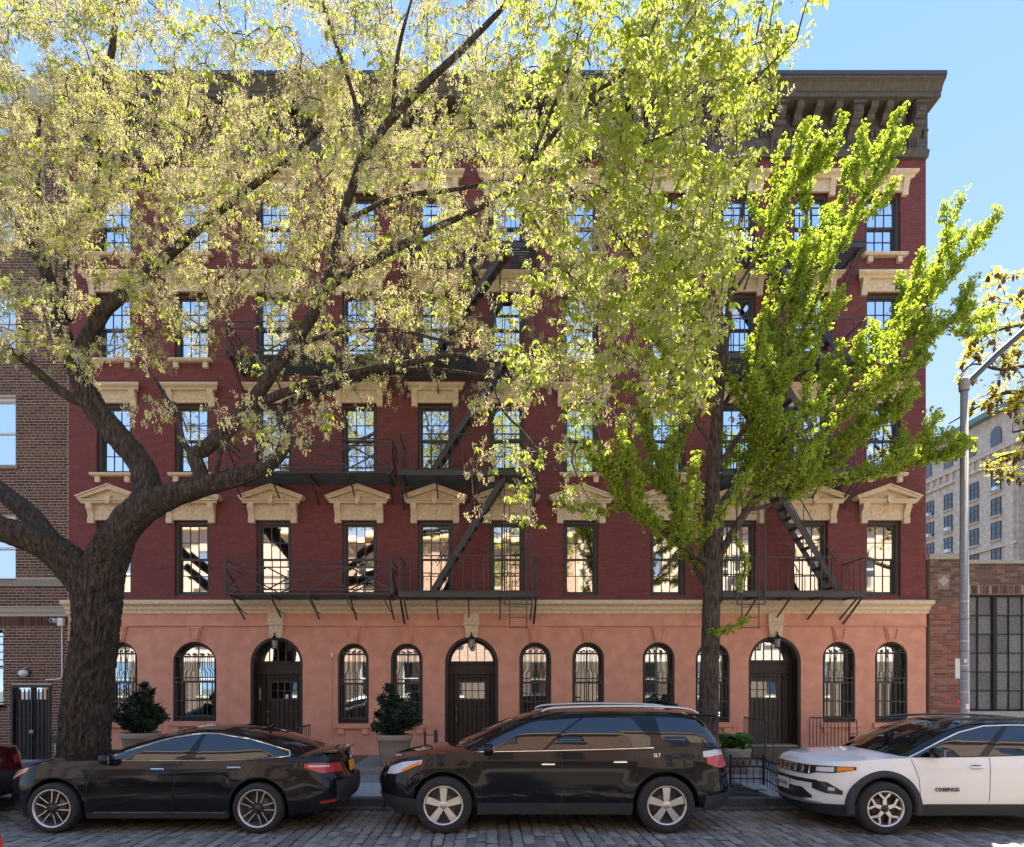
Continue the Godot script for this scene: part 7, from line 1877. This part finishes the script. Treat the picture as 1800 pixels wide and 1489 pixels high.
func build_ginkgo():
	var tz := 4.8
	var base := Vector3(X(1247, tz), 0.13, tz)
	var t := thing("ginkgo_tree", "slender street tree with bright green fan leaves on spreading upright branches", "tree", base)
	var wood = M.bark_wood; M.bark_wood = M.bark_pale
	var sk := []
	limb(t, "trunk", [[1243, 1408, tz, 46], [1244, 1360, tz, 36], [1246, 1250, tz, 32], [1249, 1120, tz, 30], [1252, 1000, tz, 29], [1253, 900, tz, 25], [1254, 820, tz, 21], [1262, 720, tz, 17], [1275, 600, tz, 14], [1290, 470, tz, 10], [1312, 330, tz, 6], [1330, 250, tz, 3]], sk, 56, 0.06, 18)
	var br := [
		[[1260, 985, tz, 15], [1300, 917, tz + 0.1, 14], [1338, 858, tz + 0.2, 13], [1347, 810, tz + 0.3, 12], [1343, 757, tz + 0.35, 10], [1325, 680, tz + 0.4, 8], [1340, 560, tz + 0.5, 5]],
		[[1258, 900, tz, 12], [1300, 838, tz - 0.2, 11], [1335, 770, tz - 0.4, 9], [1370, 640, tz - 0.6, 7], [1405, 470, tz - 0.8, 5], [1438, 215, tz - 1.0, 2]],
		[[1322, 895, tz + 0.2, 8], [1375, 882, tz + 0.3, 7], [1420, 852, tz + 0.4, 6], [1520, 838, tz + 0.5, 5], [1620, 812, tz + 0.6, 3], [1692, 795, tz + 0.7, 2]],
		[[1244, 990, tz, 14], [1210, 966, tz + 0.2, 13], [1158, 925, tz + 0.4, 11], [1108, 893, tz + 0.5, 8], [1074, 842, tz + 0.6, 5], [1052, 800, tz + 0.7, 3]],
		[[1248, 1040, tz, 9], [1222, 1000, tz - 0.4, 8], [1190, 910, tz - 0.6, 6], [1150, 800, tz - 0.8, 4], [1130, 700, tz - 0.9, 2]],
		[[1256, 830, tz, 10], [1330, 720, tz + 0.2, 9], [1400, 600, tz + 0.4, 7], [1470, 450, tz + 0.5, 5], [1530, 320, tz + 0.5, 4], [1584, 192, tz + 0.5, 2]],
		[[1340, 820, tz + 0.3, 8], [1430, 720, tz + 0.4, 7], [1540, 630, tz + 0.5, 6], [1640, 520, tz + 0.6, 4], [1732, 406, tz + 0.7, 2]],
		[[1430, 720, tz + 0.4, 5], [1540, 610, tz - 0.1, 5], [1620, 500, tz - 0.2, 4], [1692, 412, tz - 0.2, 2]],
		[[1345, 800, tz + 0.3, 7], [1450, 740, tz + 0.7, 6], [1570, 660, tz + 0.9, 5], [1650, 580, tz + 1.0, 3], [1704, 545, tz + 1.1, 2]],
		[[1262, 730, tz, 8], [1340, 600, tz - 0.4, 7], [1420, 460, tz - 0.6, 5], [1500, 320, tz - 0.7, 4], [1548, 250, tz - 0.7, 2]],
		[[1256, 790, tz, 8], [1200, 700, tz + 0.4, 6], [1160, 600, tz + 0.6, 5], [1140, 480, tz + 0.7, 3]],
		[[1268, 660, tz, 7], [1220, 560, tz - 0.4, 5], [1200, 440, tz - 0.6, 4], [1195, 360, tz - 0.7, 2]],
		[[1375, 880, tz + 0.3, 6], [1450, 800, tz - 0.2, 5], [1540, 740, tz - 0.4, 4], [1610, 690, tz - 0.5, 2]],
		[[1285, 520, tz, 6], [1350, 420, tz + 0.4, 5], [1400, 320, tz + 0.5, 3], [1450, 290, tz + 0.6, 2]],
		[[1290, 940, tz + 0.1, 5], [1310, 990, tz + 0.5, 4], [1300, 1030, tz + 0.6, 2]],
		[[1250, 1115, tz + 0.1, 4], [1275, 1108, tz + 0.3, 3], [1306, 1092, tz + 0.4, 2]]]
	for b in br: limb(t, "branch", b, sk, 12, 0.04, 5)
	M.bark_wood = wood
	# secondary branches fan out from the main ones
	var rs := RandomNumberGenerator.new(); rs.seed = 77
	var sec := new_st(); var lines := []
	for bi in 14:
		var mp := []
		for a in br[bi]: mp.append(P(a[0], a[1], a[2]))
		mp = smooth_path(mp, 6)
		for i in range(int(mp.size() * 0.2), mp.size() - 3):
			if rs.randf() > 0.62: continue
			var dir: Vector3 = (mp[i + 1] - mp[i - 1]).normalized()
			var out := Vector3(rs.randf_range(-1, 1), rs.randf_range(-0.35, 0.5), rs.randf_range(-1, 1)).normalized()
			var d := (dir * 0.8 + out * 0.8 + Vector3(0.1, 0.15, 0)).normalized()
			var l := rs.randf_range(0.6, 1.7) * (1.15 - 0.75 * i / mp.size())
			var ln := smooth_path([mp[i], mp[i] + d * l * 0.5 + out * 0.05, mp[i] + d * l + Vector3(0, 0.12 * l, 0)], 5)
			var lr := []
			for k in ln.size(): lr.append(lerpf(0.012, 0.003, float(k) / ln.size()))
			add_tube(sec, ln, lr, 5, true, false); lines.append(ln)
	var sm := put(done(sec), "side_branches", M.twig, t, -t.position); sm.set_meta("kind", "stuff")
	# side shoots, and rosettes of leaves along all of them
	var r := RandomNumberGenerator.new(); r.seed = 33
	var st := new_st(); var places := [[], []]; var tints := [[], []]
	for bi in br.size() + lines.size():
		var pts := []
		if bi < br.size():
			for a in br[bi]: pts.append(P(a[0], a[1], a[2]))
			pts = smooth_path(pts, 10)
		else: pts = lines[bi - br.size()]
		var n := pts.size()
		for i in range(2, n):
			var f := float(i) / n
			if f < 0.22 and bi < 14: continue
			var p: Vector3 = pts[i]; var dir: Vector3 = (pts[mini(i + 1, n - 1)] - pts[i - 1]).normalized()
			var shoots := 2 if bi < 14 else (0 if bi < br.size() else 2)
			if f > 0.93: shoots = 1
			for s in shoots:
				var out := Vector3(r.randf_range(-1, 1), r.randf_range(-0.5, 0.7), r.randf_range(-1, 1)).normalized()
				var d := (dir * 0.9 + out * 0.75 + Vector3(0.12, 0.12, 0)).normalized()
				var l := r.randf_range(0.25, 0.75) * (1.15 - f * 0.75) * (0.7 if bi < 14 else 0.5)
				var e := p + d * l + Vector3(0, l * 0.08, 0)
				add_tube(st, [p, p.lerp(e, 0.5) + out * 0.02, e], [0.006, 0.004, 0.002], 4, true, false)
				var m := int(l / 0.06) + 1
				for k in m:
					var q := p.lerp(e, (k + 0.6) / m) + Vector3(r.randf_range(-1, 1), r.randf_range(-1, 1), r.randf_range(-1, 1)) * 0.06
					var v := r.randi() % 2
					places[v].append(Transform3D(rnd_basis(r, r.randf_range(0.65, 1.05)), q))
					var g := r.randf_range(0.75, 1.25); tints[v].append(Color(0.36 * g, 0.46 * g, 0.04 * g))
			for k in (4 if bi < 14 else 3):
				var q := p + Vector3(r.randf_range(-1, 1), r.randf_range(-1, 1), r.randf_range(-1, 1)) * 0.06
				var v := r.randi() % 2
				places[v].append(Transform3D(rnd_basis(r, r.randf_range(0.65, 1.05)), q))
				var g := r.randf_range(0.75, 1.25); tints[v].append(Color(0.36 * g, 0.46 * g, 0.04 * g))
	var m2 := put(done(st), "shoots", M.twig, t, -t.position); m2.set_meta("kind", "stuff")
	for v in 2: shifted(copies("leaves", t, leaf_mesh("ginkgo", v), M.leaf, places[v], tints[v]), t)
func build_right_tree():
	var tz := 3.2
	var base := Vector3(X(1960, tz), 0.13, tz)
	var t := thing("podded_tree", "sparse yellow-green tree with hanging brown pods at the right edge", "tree", base)
	var sk := []
	limb(t, "trunk", [[1960, 1340, tz, 46], [1962, 1100, tz, 38], [1966, 900, tz, 32], [1960, 760, tz, 24], [1940, 600, tz, 16], [1930, 450, tz, 8]], sk, 16, 0.06, 5)
	for b in [[[1962, 830, tz, 18], [1890, 740, tz + 0.1, 13], [1830, 700, tz + 0.2, 10], [1770, 690, tz + 0.3, 7], [1720, 715, tz + 0.4, 4], [1668, 745, tz + 0.4, 2]], [[1950, 700, tz, 14], [1880, 640, tz, 10], [1820, 640, tz, 8], [1760, 650, tz + 0.1, 5], [1710, 640, tz + 0.2, 3], [1680, 670, tz + 0.2, 2]], [[1940, 620, tz, 12], [1870, 560, tz - 0.1, 8], [1800, 570, tz - 0.2, 5], [1730, 590, tz - 0.2, 3], [1702, 625, tz - 0.2, 2]], [[1935, 560, tz, 9], [1870, 500, tz - 0.1, 6], [1815, 530, tz - 0.2, 4], [1790, 520, tz - 0.2, 2]], [[1962, 900, tz, 14], [1890, 850, tz + 0.3, 10], [1830, 800, tz + 0.4, 7], [1770, 800, tz + 0.5, 4], [1735, 815, tz + 0.5, 2]], [[1890, 740, tz + 0.1, 8], [1830, 750, tz + 0.5, 6], [1780, 760, tz + 0.6, 3]]]:
		limb(t, "branch", b, sk, 8, 0.04, 4)
	var r := RandomNumberGenerator.new(); r.seed = 55
	var goals := []
	while goals.size() < 360:
		var px := r.randf_range(1675, 1960); var py := r.randf_range(470, 850)
		if px < 1682 + absf(py - 660) * 0.3: continue
		if py > 730 and py < 790 and px < 1790: continue
		goals.append(P(px, py, r.randf_range(2.2, 4.4)))
	var tips := grow(t, sk, goals, "twigs", 0.012, 0.3)
	var lv := []; var lt := []; var pd := []; var pt := []
	for pts in tips:
		var n: int = pts.size()
		for k in 9:
			var f := (1.0 - pow(r.randf(), 1.4) * 0.7) * (n - 1); var i := mini(int(f), n - 2)
			var p: Vector3 = (pts[i] as Vector3).lerp(pts[i + 1], f - i)
			lv.append(Transform3D(Basis(Vector3.UP, r.randf() * TAU).scaled(Vector3.ONE * r.randf_range(0.5, 0.9)), p + Vector3(r.randf_range(-1, 1), r.randf_range(-1, 1), r.randf_range(-1, 1)) * 0.08))
			var g := r.randf_range(0.8, 1.2); lt.append(Color(0.58 * g, 0.53 * g, 0.06 * g))
			if r.randf() < 0.2:
				pd.append(Transform3D(Basis(Vector3.UP, r.randf() * TAU), p)); var h := r.randf_range(0.7, 1.3); pt.append(Color(0.12 * h, 0.07 * h, 0.035 * h))
	shifted(copies("leaves", t, leaf_mesh("elm", 2), M.leaf, lv, lt), t)
	shifted(copies("seed_pods", t, leaf_mesh("pod", 0), M.podm, pd, pt), t)
